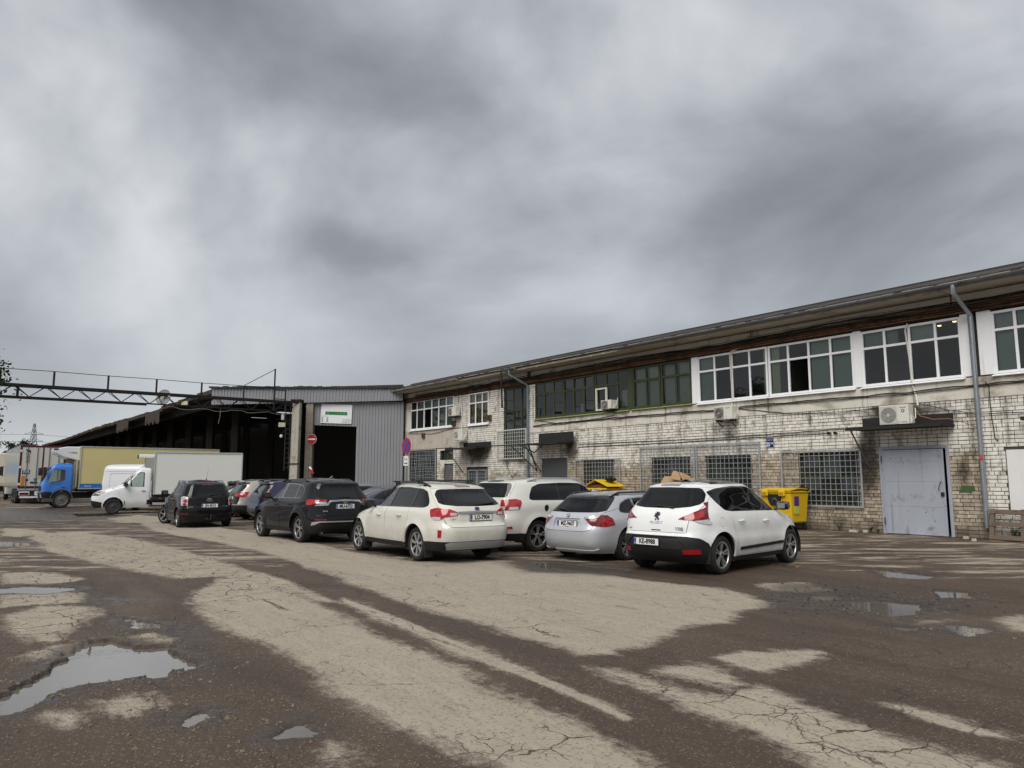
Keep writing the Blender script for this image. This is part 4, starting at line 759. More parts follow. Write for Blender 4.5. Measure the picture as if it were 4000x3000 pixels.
# LANEKSS board
SG=thing('company_board','white company board with green lettered strip over the shed doorway','sign',(-11.25,47.43,5.83)); SG.rotation_euler=(0,R(2),0)
MB().box(-.99,.99,-.02,.02,-.61,.61).build('panel',mat('board white',(.68,.69,.71),.5,var=.07,vs_=9,bump=.5,bs=8),SG)
MB().box(-.71,.71,-.028,-.021,-.07,.14).build('green_strip',mat('board green',(.05,.30,.10),.5,var=.3,vs_=2),SG)
ink=mat('black ink',(.012,.012,.012),.6)
for k,ch in enumerate('LANEKSS'): text(ch,.25,ink,SG,(-.6+k*.2,-.031,.035),bold=.006)
for k in range(7): text('I-V 8.00' if k else 'Darba laiks',.065,ink,SG,(-.93,-.022,-.16-.058*k),align='LEFT') if k<1 else MB().box(-.93,-.82,-.024,-.021,-.19-.058*k,-.165-.058*k).box(-.62,-.50,-.024,-.021,-.19-.058*k,-.165-.058*k).build('print_line',ink,SG)
text('+371 67475240',.085,ink,SG,(.95,-.022,-.36),align='RIGHT'); text('Buraki iela 25 K-2',.075,ink,SG,(.95,-.022,-.45),align='RIGHT'); text('lanekss@lanekss.lv',.075,ink,SG,(.95,-.022,-.54),align='RIGHT')
# no-entry sign
signred=mat('sign red',(.36,.022,.026),.4,var=.08); signw=mat('sign white',(.72,.72,.72),.4,var=.05); signb=mat('sign blue',(.025,.07,.36),.4,var=.06)
def disc(parent,r,y,m,name,n=36,hole=0.): 
    pr=[(r,y+.004),(r,y),(max(hole,.0005),y)]; return MB().lathe(pr,n,'y').build(name,m,parent)
NE=thing('no_entry_sign','red round no-entry sign on the brown gate pillar','sign',(-12.72,47.20,4.20),R(-3))
disc(NE,.325,-.02,signw,'rim'); disc(NE,.31,-.024,signred,'disc'); MB().box(-.24,.24,-.031,-.026,-.05,.05).build('bar',signw,NE); MB().box(-.03,.03,-.02,.1,-.2,.2).build('bracket',dark_steel,NE)
# no-stopping sign on a leaning pole
NS=thing('no_stopping_sign','blue and red no-stopping sign on a leaning pole before the corrugated wall','sign',(-3.88,27.6,0),R(-48))
MB().cyl((-.12,0,0),(.0,0,3.2),.03,n=10).build('pole',zinc,NS,smooth=True)
q=MB().lathe([(.30,.004),(.30,0),(.0005,0)],36,'y',(.0,-.045,2.9)).build('disc',signred,NS); MB().lathe([(.225,-.006),(.0005,-.006)],36,'y',(.0,-.045,2.9)).build('field',signb,NS)
for a_ in (45,135):
    c_,s_=math.cos(R(a_)),math.sin(R(a_)); MB().bar((-.22*c_,-.056,2.9-.22*s_),(.22*c_,-.056,2.9+.22*s_),.008,.055).build('cross_bar',signred,NS)
MB().box(-.17,.14,-.05,-.04,2.17,2.53).build('sub_plate',signw,NS,bevel=.004); text('3 m',.15,ink,NS,(-.02,-.052,2.42)); MB().box(-.12,.05,-.054,-.051,2.25,2.28).add([(.05,-.053,2.225),(.05,-.053,2.305),(.11,-.053,2.265)],[(0,1,2)]).build('arrow',ink,NS)
# things hanging by the pillar
o=thing('floodlight','pale yellow floodlight hung beside the concrete pillar','lamp',(-14.35,46.3,5.05)); MB().box(-.22,.22,-.06,.06,-.14,.14).build('head',mat('lamp cream',(.62,.60,.42),.4),o,bevel=.02); MB().bar((0,.05,.1),(.5,.15,.3),.03).build('arm',dark_steel,o)
o=thing('junction_box','small white box above the yellow floodlight','box',(-14.32,46.3,5.55)); MB().box(-.09,.09,-.06,.06,-.2,.2).build('case',signw,o,bevel=.02); MB().bar((.08,.03,0),(.5,.1,0),.03).build('arm',dark_steel,o)
o=thing('security_camera','white dome security camera under the floodlight','camera',(-14.38,46.3,4.35)); MB().lathe([(.001,-.11),(.07,-.09),(.10,0),(.08,.08),(.001,.1)],14,'z').build('dome',signw,o,smooth=True); MB().lathe([(.001,-.13),(.05,-.10)],10,'z').build('lens',black_rub,o); MB().tube([(0,0,.08),(.1,0,.3),(.5,.1,.4)],.015,6).build('arm',dark_steel,o)
# ------------------------------------------------------------------ pipe gantry across the yard
GN=thing('pipe_gantry','black lattice gantry with railing crossing high over the yard','gantry',(-13.47,46.25,0))
gd=Vector((-.7925,-.60987,0)); gs_=Vector((-.60987,.7925,0))*.28; gm=mat('black gantry steel',(.016,.015,.015),.7,.2,var=.4,dirt=(.05,.03,.02,.62),ds=2)
LG=31.; zt,zb=6.42,5.85
c1=MB(); 
for s_ in (1,-1): c1.bar(tuple(gs_*s_+Vector((0,0,zt))),tuple(gs_*s_+gd*LG+Vector((0,0,zt-.03))),.10,.13)
c1.build('top_chord',gm,GN)
c1=MB().bar((0,0,zb),tuple(gd*LG+Vector((0,0,zb-.03))),.09,.07); c1.bar(tuple(gd*8.6+Vector((0,0,zb-.07))),tuple(gd*19.5+Vector((0,0,zb-.08))),.2,.09); c1.build('bottom_chord',gm,GN)
c1=MB(); n=22
for i in range(n):
    t0=LG*i/n; t1=LG*(i+.5)/n; t2=LG*(i+1)/n
    for s_ in (1,-1):
        c1.bar(tuple(gd*t0+Vector((0,0,zb))),tuple(gd*t1+gs_*s_+Vector((0,0,zt))),.035); c1.bar(tuple(gd*t1+gs_*s_+Vector((0,0,zt))),tuple(gd*t2+Vector((0,0,zb))),.035)
c1.build('lattice_bar',gm,GN)
for k,t in enumerate((3.4,5.8,8.2,10.6,13.1,15.4,18.3,21,24,27)):
    MB().bar(tuple(gd*t-gs_+Vector((0,0,zt))),tuple(gd*t-gs_+Vector((0,0,7.22))),.075).build('railing_post',gm,GN)
MB().tube([tuple(gd*t-gs_+Vector((0,0,7.21-.02*(k%2)))) for k,t in enumerate((3.4,5.8,8.2,10.6,13.1,15.4,18.3,21,24,27,31))],.018,5).build('top_rail',gm,GN)
c1=MB(); p=gd*1.55-gs_; c1.bar(tuple(p+Vector((0,0,zb))),tuple(p+Vector((0,0,8.4))),.075); p2=gd*.85-gs_; c1.bar(tuple(p2+Vector((0,0,zb))),tuple(p2+Vector((0,0,7.25))),.07)
for z in (6.0,6.55,7.1): c1.bar(tuple(p+Vector((0,0,z))),tuple(p2+Vector((0,0,z))),.05)
c1.bar(tuple(gd*3.4-gs_+Vector((0,0,7.18))),tuple(p+Vector((0,0,7.25))),.07); c1.tube([tuple(gd*3.4-gs_+Vector((0,0,7.22))),tuple(p+Vector((0,0,8.37)))],.02,5); c1.build('mast',gm,GN)
c1=MB(); c1.tube(jit([gd*t+Vector((0,0,5.75-.12*math.sin(t*1.7)**2)) for t in np.linspace(.2,7.5,24)],.03,4),.018,5); c1.tube([tuple(gd*4.6+Vector((0,0,5.8))),tuple(gd*4.62+Vector((0,0,5.3))),tuple(gd*4.7+Vector((0,0,4.9)))],.015,5); c1.build('loose_wire',mat('grey wire',(.2,.19,.17),.7),GN)
c1=MB(); p=gd*14.6; c1.bar(tuple(p+Vector((0,0,zb-.12))),tuple(p+Vector((0,0,zb+.5))),.09); c1.build('pipe_stub',gm,GN)
for (t,z,lb) in ((6.3,5.98,'small yellow floodlight on the gantry lattice'),):
    p=Vector((-13.47,46.25,0))+gd*t; o=thing('floodlight',lb,'lamp',(p.x-.2,p.y-.3,z)); MB().box(-.18,.18,-.06,.06,-.11,.11).build('head',MATS['lamp cream'],o,bevel=.02); MB().bar((0,.05,0),(.1,.35,.05),.04).build('arm',dark_steel,o)
p=Vector((-13.47,46.25,0))+gd*8.05
DS=thing('satellite_dish','round grey satellite dish fixed behind the gantry','dish',(p.x+.1,p.y+.5,6.28)); DS.rotation_euler=(R(-12),0,R(-14))
MB().lathe([(.47,-.02),(.46,-.05),(.35,.02),(.2,.07),(.001,.09),(.001,.105),(.2,.085),(.36,.035),(.47,-.02)],30,'y').build('bowl',mat('dish grey',(.30,.31,.29),.5,var=.15,dirt=(.18,.17,.14,.6)),DS,smooth=True)
q=MB(); q.bar((0,.0,-.4),(0,-.38,-.1),.03); q.cyl((0,-.42,-.08),(0,-.34,-.06),.04); q.build('feed_arm',dark_steel,DS); MB().bar((0,.1,0),(.0,.15,-.5),.06).build('mount',dark_steel,DS)
# ------------------------------------------------------------------ vehicle shells
def pch(pts):
    """monotone cubic interpolation through (z,value) points"""
    x=np.array([p[0] for p in pts],float); y=np.array([p[1] for p in pts],float); h=np.diff(x); d=np.diff(y)/h; m=np.zeros(len(x)); m[0]=d[0]; m[-1]=d[-1]
    for i in range(1,len(x)-1):
        if d[i-1]*d[i]>0: w1=2*h[i]+h[i-1]; w2=h[i]+2*h[i-1]; m[i]=(w1+w2)/(w1/d[i-1]+w2/d[i])
    def f(q):
        q=np.clip(np.asarray(q,float),x[0],x[-1]); i=np.clip(np.searchsorted(x,q,'right')-1,0,len(x)-2); t=(q-x[i])/h[i]
        return y[i]*(1+2*t)*(1-t)**2+h[i]*m[i]*t*(1-t)**2+y[i+1]*t*t*(3-2*t)+h[i]*m[i+1]*t*t*(t-1)
    return f
def chaikin(p,n=2):
    for _ in range(n):
        q=[]
        for a,b in zip(p,p[1:]+p[:1]): q+=[(a[0]*.75+b[0]*.25,a[1]*.75+b[1]*.25),(a[0]*.25+b[0]*.75,a[1]*.25+b[1]*.75)]
        p=q
    return p
def roundpoly(p,r):
    """round the corners of a polygon with radius-like distance r"""
    q=[]; n=len(p)
    for i in range(n):
        a,b,c=np.array(p[i-1]),np.array(p[i]),np.array(p[(i+1)%n]); u=a-b; v=c-b; lu,lv=np.hypot(*u),np.hypot(*v); k=min(r,lu*.45,lv*.45)
        s,e=b+u/lu*k,b+v/lv*k
        for t in (0,.25,.5,.75,1): q.append(tuple((1-t)**2*s+2*t*(1-t)*b+t*t*e))
    return q
def shrink(p,d):
    a=np.array(p); n=len(a); area=.5*sum(a[i-1][0]*a[i][1]-a[i][0]*a[i-1][1] for i in range(n)); sg=1 if area>0 else -1; out=[]
    for i in range(n):
        e1=a[i]-a[i-1]; e2=a[(i+1)%n]-a[i]; n1=np.array([-e1[1],e1[0]])/(np.hypot(*e1)+1e-9); n2=np.array([-e2[1],e2[0]])/(np.hypot(*e2)+1e-9)
        m=n1+n2; m/=max(np.hypot(*m),.4); out.append(tuple(a[i]+sg*m*d))
    return out
class Shell:
    def __init__(s,xr,xf,w,nr=6.,nf=3.6,xc=None,arches=(),flare=.0,creases=()):
        s.z0=xr[0][0]; s.z1=xr[-1][0]; s.xr,s.xf,s.w=pch(xr),pch(xf),pch(w); s.nr,s.nf=nr,nf
        s.xc=xc if xc is not None else .5*(xr[-1][1]+xf[-1][1]); s.arches=arches; s.flare=flare; s.creases=creases
        s.al=np.linspace(0,math.pi,1601); x,y=s._plan(s.al,np.full_like(s.al,.8)); s.sl=np.concatenate([[0],np.cumsum(np.hypot(np.diff(x),np.diff(y)))]); s.S=s.sl[-1]
        zz_=np.linspace(s.z0,s.z1,900); ww=s.w(zz_); s.zl=zz_; s.tl=np.concatenate([[0],np.cumsum(np.hypot(np.diff(zz_),np.diff(ww)))]); s.T=s.tl[-1]
    def _plan(s,al,z):
        c,sn=np.cos(al),np.sin(al); rear=al<math.pi/2; n=np.where(rear,s.nr,s.nf); N_=(np.abs(c)**n+np.abs(sn)**n)**(1/n); X=c/N_; Y=sn/N_
        a=np.where(rear,s.xc-s.xr(z),s.xf(z)-s.xc); return s.xc-X*a,Y*s.w(z)
    def side(s,x,z):
        rear=x<s.xc; n=s.nr if rear else s.nf; a=float(s.xc-s.xr(z)) if rear else float(s.xf(z)-s.xc); X=min(1,abs(s.xc-x)/max(a,1e-6)); Y=max(0,1-X**n)**(1/n); al=math.atan2(Y,X)
        if not rear: al=math.pi-al
        return float(np.interp(al,s.al,s.sl)),float(np.interp(z,s.zl,s.tl))
    def rear(s,y,z):
        Y=min(1,abs(y)/max(float(s.w(z)),1e-6)); X=max(0,1-Y**s.nr)**(1/s.nr); return float(np.interp(math.atan2(Y,X),s.al,s.sl)),float(np.interp(z,s.zl,s.tl))
    def front(s,y,z):
        Y=min(1,abs(y)/max(float(s.w(z)),1e-6)); X=max(0,1-Y**s.nf)**(1/s.nf); return float(np.interp(math.pi-math.atan2(Y,X),s.al,s.sl)),float(np.interp(z,s.zl,s.tl))
    def dom(s,p):
        """('r',y,z), ('f',y,z) or (x,z) on the side"""
        if p[0]=='r': return s.rear(p[1],p[2])
        if p[0]=='f': return s.front(p[1],p[2])
        if p[0]=='a': return float(np.interp(R(p[1]),s.al,s.sl)),float(np.interp(p[2],s.zl,s.tl))
        return s.side(p[0],p[1])
    def base(s,S_,T_):
        al=np.interp(S_,s.sl,s.al); z=np.interp(T_,s.tl,s.zl); x,y=s._plan(al,z); return np.stack([x,y,z],-1)
    def PN(s,S_,T_):
        S_=np.asarray(S_,float);T_=np.asarray(T_,float); e=.004; p=s.base(S_,T_)
        a=s.base(np.clip(S_+e,0,s.S),T_)-s.base(np.clip(S_-e,0,s.S),T_); b=s.base(S_,np.clip(T_+e,0,s.T))-s.base(S_,np.clip(T_-e,0,s.T))
        n=np.cross(b,a); l=np.linalg.norm(n,axis=-1,keepdims=True); n=n/np.maximum(l,1e-12)
        bad=l[...,0]<1e-10; n[bad]=(0,0,1)
        # keep the symmetry plane clean
        on=np.abs(p[...,1])<1e-5; n[on,1]=0; n/=np.maximum(np.linalg.norm(n,axis=-1,keepdims=True),1e-9)
        d=np.zeros(p.shape[:-1]); sidef=np.clip((n[...,1]-.45)/.4,0,1)
        for (xw,zw,rw) in s.arches:
            r=np.hypot(p[...,0]-xw,p[...,2]-zw); d+=s.flare*np.exp(-np.maximum(r-rw-.015,0)**2/(2*.05**2))*sidef*(p[...,2]<zw+rw+.3)
        for (x0,z0,x1,z1,A,wd) in s.creases:
            t=np.clip((p[...,0]-x0)/(x1-x0),0,1); zl=z0+(z1-z0)*t; inx=np.clip((p[...,0]-x0+.05)/.15,0,1)*np.clip((x1-p[...,0]+.05)/.15,0,1)
            q=(p[...,2]-zl)/wd; d+=A*np.where(q<0,np.exp(-q*q*.25),np.exp(-q*q*2.5))*inx*sidef
        return p+n*d[...,None],n
    def at(s,p,off=0.):
        a,b=s.dom(p); q,n=s.PN(np.array([a]),np.array([b])); return Vector(q[0]+n[0]*off),Vector(n[0])
def densify(p,h=.045):
    q=[]; n=len(p)
    for i in range(n):
        a=np.array(p[i]); b=np.array(p[(i+1)%n]); k=max(1,int(math.ceil(np.hypot(*(b-a))/h)))
        for j in range(k): q.append(tuple(a+(b-a)*j/k))
    return q
def build_shell(sh,parts,parent,body_mat,body_name='body',grid=.06,lining=None):
    """parts: list of dict(name,poly(domain),off,mat,mode('c' centre|'s' sides|'hole'|'body'),skirt)"""
    S,T=sh.S,sh.T; polys=[densify([(0,0),(S,0),(S,T),(0,T)],.06)]+[densify([(min(max(a,0),S),min(max(b,0),T)) for a,b in p['poly']],.035) for p in parts]
    def ccw(p):
        a=np.array(p); b=np.roll(a,-1,0); return p if (a[:,0]*b[:,1]-b[:,0]*a[:,1]).sum()>0 else p[::-1]
    polys=[ccw(p) for p in polys]
    verts=[]; faces=[]; edges=[]
    segs=[]
    for p in polys:
        o=len(verts); verts+=p; faces.append(list(range(o,o+len(p)))); segs.append((np.array(p),np.roll(np.array(p),-1,0)))
    gx=np.arange(grid,S-grid*.5,grid); gy=np.arange(grid,T-grid*.5,grid*.9)
    GX,GY=np.meshgrid(gx,gy); GP=np.stack([GX.ravel()+(np.arange(GX.size)%2)*.0,GY.ravel()],1); keep=np.ones(len(GP),bool)
    for a,b in segs:
        m=.5*(a+b)
        lo=m.min(0)-.1; hi=m.max(0)+.1; k=np.where(((GP>lo)&(GP<hi)).all(1)&keep)[0]
        if len(k):
            d=((GP[k][:,None]-m[None])**2).sum(-1).min(1); keep[k[d<(grid*.42)**2]]=False
    verts+= [tuple(q) for q in GP[keep]]
    r=delaunay_2d_cdt([Vector(v) for v in verts],edges,faces,1,1e-6,True)
    V2=np.array([(v[0],v[1]) for v in r[0]]); ofc=r[5]; tri=r[2]
    P,Nn=sh.PN(V2[:,0],V2[:,1])
    cen=np.array([V2[list(f)].mean(0) for f in tri]); kid=np.zeros(len(tri),int)
    for i,p in enumerate(polys[1:]):
        a=np.array(p); lo,hi=a.min(0),a.max(0); m=np.where(((cen>=lo)&(cen<=hi)).all(1))[0]
        if not len(m): continue
        b=np.roll(a,-1,0); C=cen[m]; c=(a[None,:,1]>C[:,None,1])!=(b[None,:,1]>C[:,None,1]); xi=a[None,:,0]+(C[:,None,1]-a[None,:,1])*(b-a)[None,:,0]/np.where(np.abs((b-a)[:,1])<1e-12,1e-12,(b-a)[:,1])[None]
        ins=((c&(C[:,None,0]<xi)).sum(1)%2)==1; kid[m[ins]]=i+1
    byp={}
    for f,k in zip(tri,kid): byp.setdefault(int(k),[]).append(f)
    spec={0:dict(name=body_name,off=0.,mat=body_mat,mode='c',skirt=.03)}
    for i,p in enumerate(parts): spec[i+1]=p
    groups={}
    for k,fs in byp.items():
        p=spec[k]
        if p['mode']=='hole': continue
        key=(p['name'],p['mode'],id(p['mat']),p.get('key',0) if p['mode']!='c' else p.get('key',0)); g=groups.setdefault(key,dict(p=p,items=[])); g['items'].append((fs,p))
    on_mid=(V2[:,0]<1e-5)|(V2[:,0]>S-1e-5)|(V2[:,1]>T-1e-5)
    made={}
    lin_v=[];lin_f=[]
    for key,g in groups.items():
        p0=g['p']; vv=[];ff=[]
        def emit(fs,p,mirror,vmap):
            off=p.get('off',0.); sk=p.get('skirt',.025); ec={}
            def vid(i,lev):
                kk=(i,lev) if (on_mid[i] and lev!='k') else (i,lev,mirror)
                if kk not in vmap:
                    d=off-(sk if lev=='b' else 0); q=P[i]+Nn[i]*d; q=q.copy()
                    if mirror:q[1]=-q[1]
                    vmap[kk]=len(vv); vv.append(tuple(q))
                return vmap[kk]
            for f in fs:
                t=[vid(i,'t') for i in f]; ff.append(t if mirror else t[::-1])
                n=len(f)
                for a in range(n):
                    e=(f[a],f[(a+1)%n]); ec[e]=1
            if sk>0:
                for (a,b) in ec:
                    if (b,a) in ec: continue
                    if on_mid[a] and on_mid[b]: continue
                    def v2(i,lev):
                        kk=(i,'e'+lev,mirror)
                        if kk not in vmap:
                            d=off-(sk if lev=='b' else 0); q=(P[i]+Nn[i]*d).copy()
                            if mirror:q[1]=-q[1]
                            vmap[kk]=len(vv); vv.append(tuple(q))
                        return vmap[kk]
                    w=[v2(a,'t'),v2(b,'t'),v2(b,'b'),v2(a,'b')]; ff.append(w if not mirror else w[::-1])
        def fin(nm,vv_,ff_,m):
            me=bpy.data.meshes.new(nm); me.from_pydata(vv_,[],ff_); me.update(); me.shade_smooth(); return link(nm,me,m,parent)
        if p0['mode']=='c':
            vm={}
            for fs,p in g['items']: emit(fs,p,False,vm); emit(fs,p,True,vm)
            made[key]=fin(p0['name'],vv,ff,p0['mat'])
        else:
            for mirror in (False,True):
                if p0.get('only') is not None and p0['only']!=mirror: continue
                vv=[];ff=[]; vm={}
                for fs,p in g['items']: emit(fs,p,mirror,vm)
                made[key+(mirror,)]=fin(p0['name'],vv,ff,p0['mat'])
        if lining and not p0.get('glass'):
            for fs,p in g['items']:
                for mirror in (False,True):
                    vm={}
                    for f in fs:
                        t=[]
                        for i in f:
                            if i not in vm:
                                q=(P[i]-Nn[i]*.05).copy()
                                if mirror:q[1]=-q[1]
                                vm[i]=len(lin_v); lin_v.append(tuple(q))
                            t.append(vm[i])
                        lin_f.append(t if mirror else t[::-1])
    if lining and lin_f:
        me=bpy.data.meshes.new('cabin_lining'); me.from_pydata(lin_v,[],lin_f); me.update(); link('cabin_lining',me,lining,parent)
    return made
# materials shared by the vehicles
tyreM=mat('tyre rubber',(.022,.021,.020),.8,var=.3,vs_=8,dirt=(.075,.062,.048,.56),ds=5)
rimS=mat('silver rim',(.42,.42,.42),.35,.7,var=.15,vs_=6,dirt=(.12,.10,.08,.62),ds=5); rimD=mat('dark rim well',(.014,.014,.014),.7)
rimK=mat('graphite rim',(.07,.07,.075),.4,.6,var=.2)
privacy=glass('privacy glass',refl=.0,dark=(.004,.004,.005)); carglass=glass('car glass',(.30,.36,.33),.05); pglass=glass('clear car glass',(.62,.70,.66),.06)
lampred=mat('lamp red',(.32,.008,.012),.12,var=.25,vs_=14,coat=1.); lampw=mat('lamp clear',(.50,.50,.50),.15,.2,var=.25,vs_=16,coat=1.); lampdark=mat('lamp smoked',(.05,.05,.055),.12,var=.3,coat=1.)
lampdr=mat('lamp dark red',(.13,.005,.008),.12,var=.4,vs_=16,coat=1.)
chrome=mat('chrome',(.62,.62,.63),.12,1.,var=.05); trimK=mat('gloss black trim',(.010,.010,.011),.2,coat=.6); clad=mat('grey black cladding',(.014,.014,.015),.6,var=.25,dirt=(.05,.042,.033,.64),ds=3,spec=.3)
gapM=mat('shut line',(.012,.012,.012),.8); cabin=mat('cabin fabric',(.02,.02,.021),.9); platew=mat('plate white',(.72,.72,.70),.4,var=.04); plateb=mat('plate blue',(.02,.06,.32),.4); plateK=mat('plate black',(.008,.008,.008),.5)
WHEELS={}
def wheel_mesh(R_,wd,spokes,style):
    key=(round(R_,3),wd,spokes,style)
    if key in WHEELS: return WHEELS[key]
    rr=R_*.69
    ty=MB().lathe([(rr,-wd/2+.012),(rr+.012,-wd/2-.004),(R_*.86,-wd/2-.010),(R_-.022,-wd/2+.002),(R_-.006,-wd/2+.022),(R_,-wd/2+.05),(R_,wd/2-.05),(R_-.006,wd/2-.02),(R_*.86,wd/2),(rr,wd/2)],44,'y')
    for k in range(44):   # tread blocks
        a=2*math.pi*k/44; 
        for yy in (-wd*.36,-wd*.12,wd*.12,wd*.36): pass
    ty=ty.mesh('tyre',True)
    well=MB().lathe([(rr+.004,-wd/2+.014),(rr-.012,-wd/2+.016),(rr-.02,-wd/2+.06),(rr*.92,-.02),(.001,-.015)],36,'y').mesh('rim_well',True)
    fb=MB().lathe([(rr+.003,-wd/2+.006),(rr-.014,-wd/2+.006),(rr-.02,-wd/2+.02)],36,'y')
    y0=-wd/2+.020
    for k in range(spokes):
        a=2*math.pi*k/spokes+.2
        def pt(r,da,dy): return (r*math.cos(a+da),y0+dy,r*math.sin(a+da))
        def sp(da0,w0,da1,w1):
            r0,r1=rr*.20,rr-.012
            fb.hexa([pt(r0,da0-w0,.035),pt(r0,da0+w0,.035),pt(r1,da1+w1,.03),pt(r1,da1-w1,.03),pt(r0,da0-w0,.004),pt(r0,da0+w0,.004),pt(r1,da1+w1,-.006),pt(r1,da1-w1,-.006)])
        if style=='wide': sp(0,.30,0,.16)
        elif style=='twin': sp(-.12,.10,-.15,.055); sp(.12,.10,.15,.055)
        elif style=='y': sp(0,.22,-.16,.05); sp(0,.22,.16,.05)
        elif style=='steel': fb.lathe([(.028,y0+.004),(.001,y0+.003)],10,'y',(rr*.62*math.cos(a),0,rr*.62*math.sin(a)))
        else: sp(0,.26,0,.10)
    fb.lathe([(rr*.26,y0+.03),(rr*.26,y0-.001),(rr*.2,y0-.008),(.001,y0-.009)],20,'y')
    if style=='steel':
        fb.lathe([(rr-.02,y0+.012),(rr*.86,y0+.028),(rr*.5,y0+.018),(rr*.3,y0+.01),(rr*.24,y0-.006)],30,'y')
    rim=fb.mesh('rim')
    hub=MB().lathe([(rr*.11,y0-.008),(rr*.10,y0-.014),(.001,y0-.015)],16,'y').mesh('hub_cap',True)
    WHEELS[key]=(ty,well,rim,hub); return WHEELS[key]
def wheel(parent,x,y,R_,wd,spokes,style,side,steer=0.,rm=None,label=None):
    """side +1 left (+y outside) / -1 right; built with the outer face toward -y"""
    ty,well,rim,hub=wheel_mesh(R_,wd,spokes,style)
    o=link('wheel',ty,tyreM,parent,(x,y,R_-.004)); o.rotation_euler=(0,random.uniform(0,6.28)*0,(math.pi if side>0 else 0)+steer)
    for nm,me,m in (('rim_well',well,rimD),('rim',rim,rm or rimS),('hub_cap',hub,rimD)):
        if len(me.materials)==0: me.materials.append(m)
        elif me.materials[0]!=m: me=me.copy(); me.materials[0]=m
        link(nm,me,None,o)
    return o
def circle(cx,cz,r,n=28,a0=0,a1=360): return [(cx+r*math.cos(R(a0+(a1-a0)*i/n)),cz+r*math.sin(R(a0+(a1-a0)*i/n))) for i in range(n if a1-a0>=360 else n+1)]
def arch_poly(xw,zw,r,z0,flat=1.0):
    """wheel opening: circle top running down to the sill"""
    p=[(xw+r,z0-.02)]+[(xw+r*math.cos(R(a)),zw+r*flat*math.sin(R(a))) for a in range(0,181,9)]+[(xw-r,z0-.02)]
    return p
def rx(yaw): return (R(90),0,yaw)
def plate_at(parent,sh,y,z,txt,frame=True,off=.012,w=.52,h=.114,tilt=None):
    p,n=sh.at(('r',y,z),off); yaw=math.atan2(n.x,-n.y); pit=math.asin(max(-1,min(1,n.z)))*.0
    o=bpy.data.objects.new('number_plate',None)
    m_=MB().box(-w/2,w/2,-.004,.004,-h/2,h/2).mesh('number_plate'); o=link('number_plate',m_,platew,parent,p); o.rotation_euler=(0,0,R(-90))
    if frame: MB().box(-w/2-.012,w/2+.012,.0,.008,-h/2-.016,h/2+.012).build('plate_holder',plateK,o)
    MB().box(-w/2+.003,-w/2+.045,-.0055,-.0045,-h/2+.004,h/2-.004).build('euro_band',plateb,o)
    text(txt,.118,plateK,o,(.022,-.0046,-.001),sx=.84,bold=.0042); text('LV',.028,platew,o,(-w/2+.024,-.0062,-h/2+.025))
    return o
def badge_rot(): return (R(90),0,R(-90))
def handle(parent,sh,x,z,side,m,w=.19):
    p,n=sh.at((x,z),.0); t=Vector((1,0,0)); mb=MB(); y=p.y
    mb.tube([(x-w/2,y+.004,z),(x-w/2+.02,y+.032,z+.004),(x,y+.040,z+.006),(x+w/2-.02,y+.034,z+.004),(x+w/2,y+.004,z)],[.011,.016,.017,.016,.011],7)
    if side<0: mb.v=[(a,-b,c) for a,b,c in mb.v]; mb.f=[f[::-1] for f in mb.f]
    mb.build('door_handle',m,parent,smooth=True)
def mirror(parent,sh,x,z,side,m,sc_=1.):
    p,n=sh.at((x,z),.0); y=p.y; mb=MB(); s=sc_
    prof=[(-.02,.0),(-.06,.05),(-.07,.12),(-.05,.19),(.0,.215),(.06,.19),(.08,.10),(.07,.03)]
    a=[(x+u*.9*s,y+.05,z+.02+v*.75*s) for u,v in prof]; b=[(x+u*s,y+.15*s+.03,z+.015+v*.8*s) for u,v in prof]; c=[(x+u*.6*s+.01,y+.24*s+.03,z+.03+v*.66*s) for u,v in prof]
    n_=len(prof); mb.add(a+b+c,[list(range(n_))[::-1],list(range(2*n_,3*n_))]+[[i+k*n_,(i+1)%n_+k*n_,(i+1)%n_+(k+1)*n_,i+(k+1)*n_] for k in (0,1) for i in range(n_)])
    mb.bar((x+.01,y-.02,z+.02),(x+.01,y+.07,z+.05),.06,.05)
    g=MB(); g.add([(x-.068*s,y+.07,z+.05),(x-.075*s,y+.21*s+.02,z+.05),(x-.07*s,y+.21*s+.02,z+.13*s+.02),(x-.068*s,y+.07,z+.14*s+.02)],[(0,1,2,3)])
    for q in (mb,g):
        if side<0: q.v=[(i,-j,k) for i,j,k in q.v]
    o=mb.build('wing_mirror',m,parent,smooth=True); g.build('mirror_glass',glass('mirror glass',refl=.25,dark=(.03,.03,.03)),o)
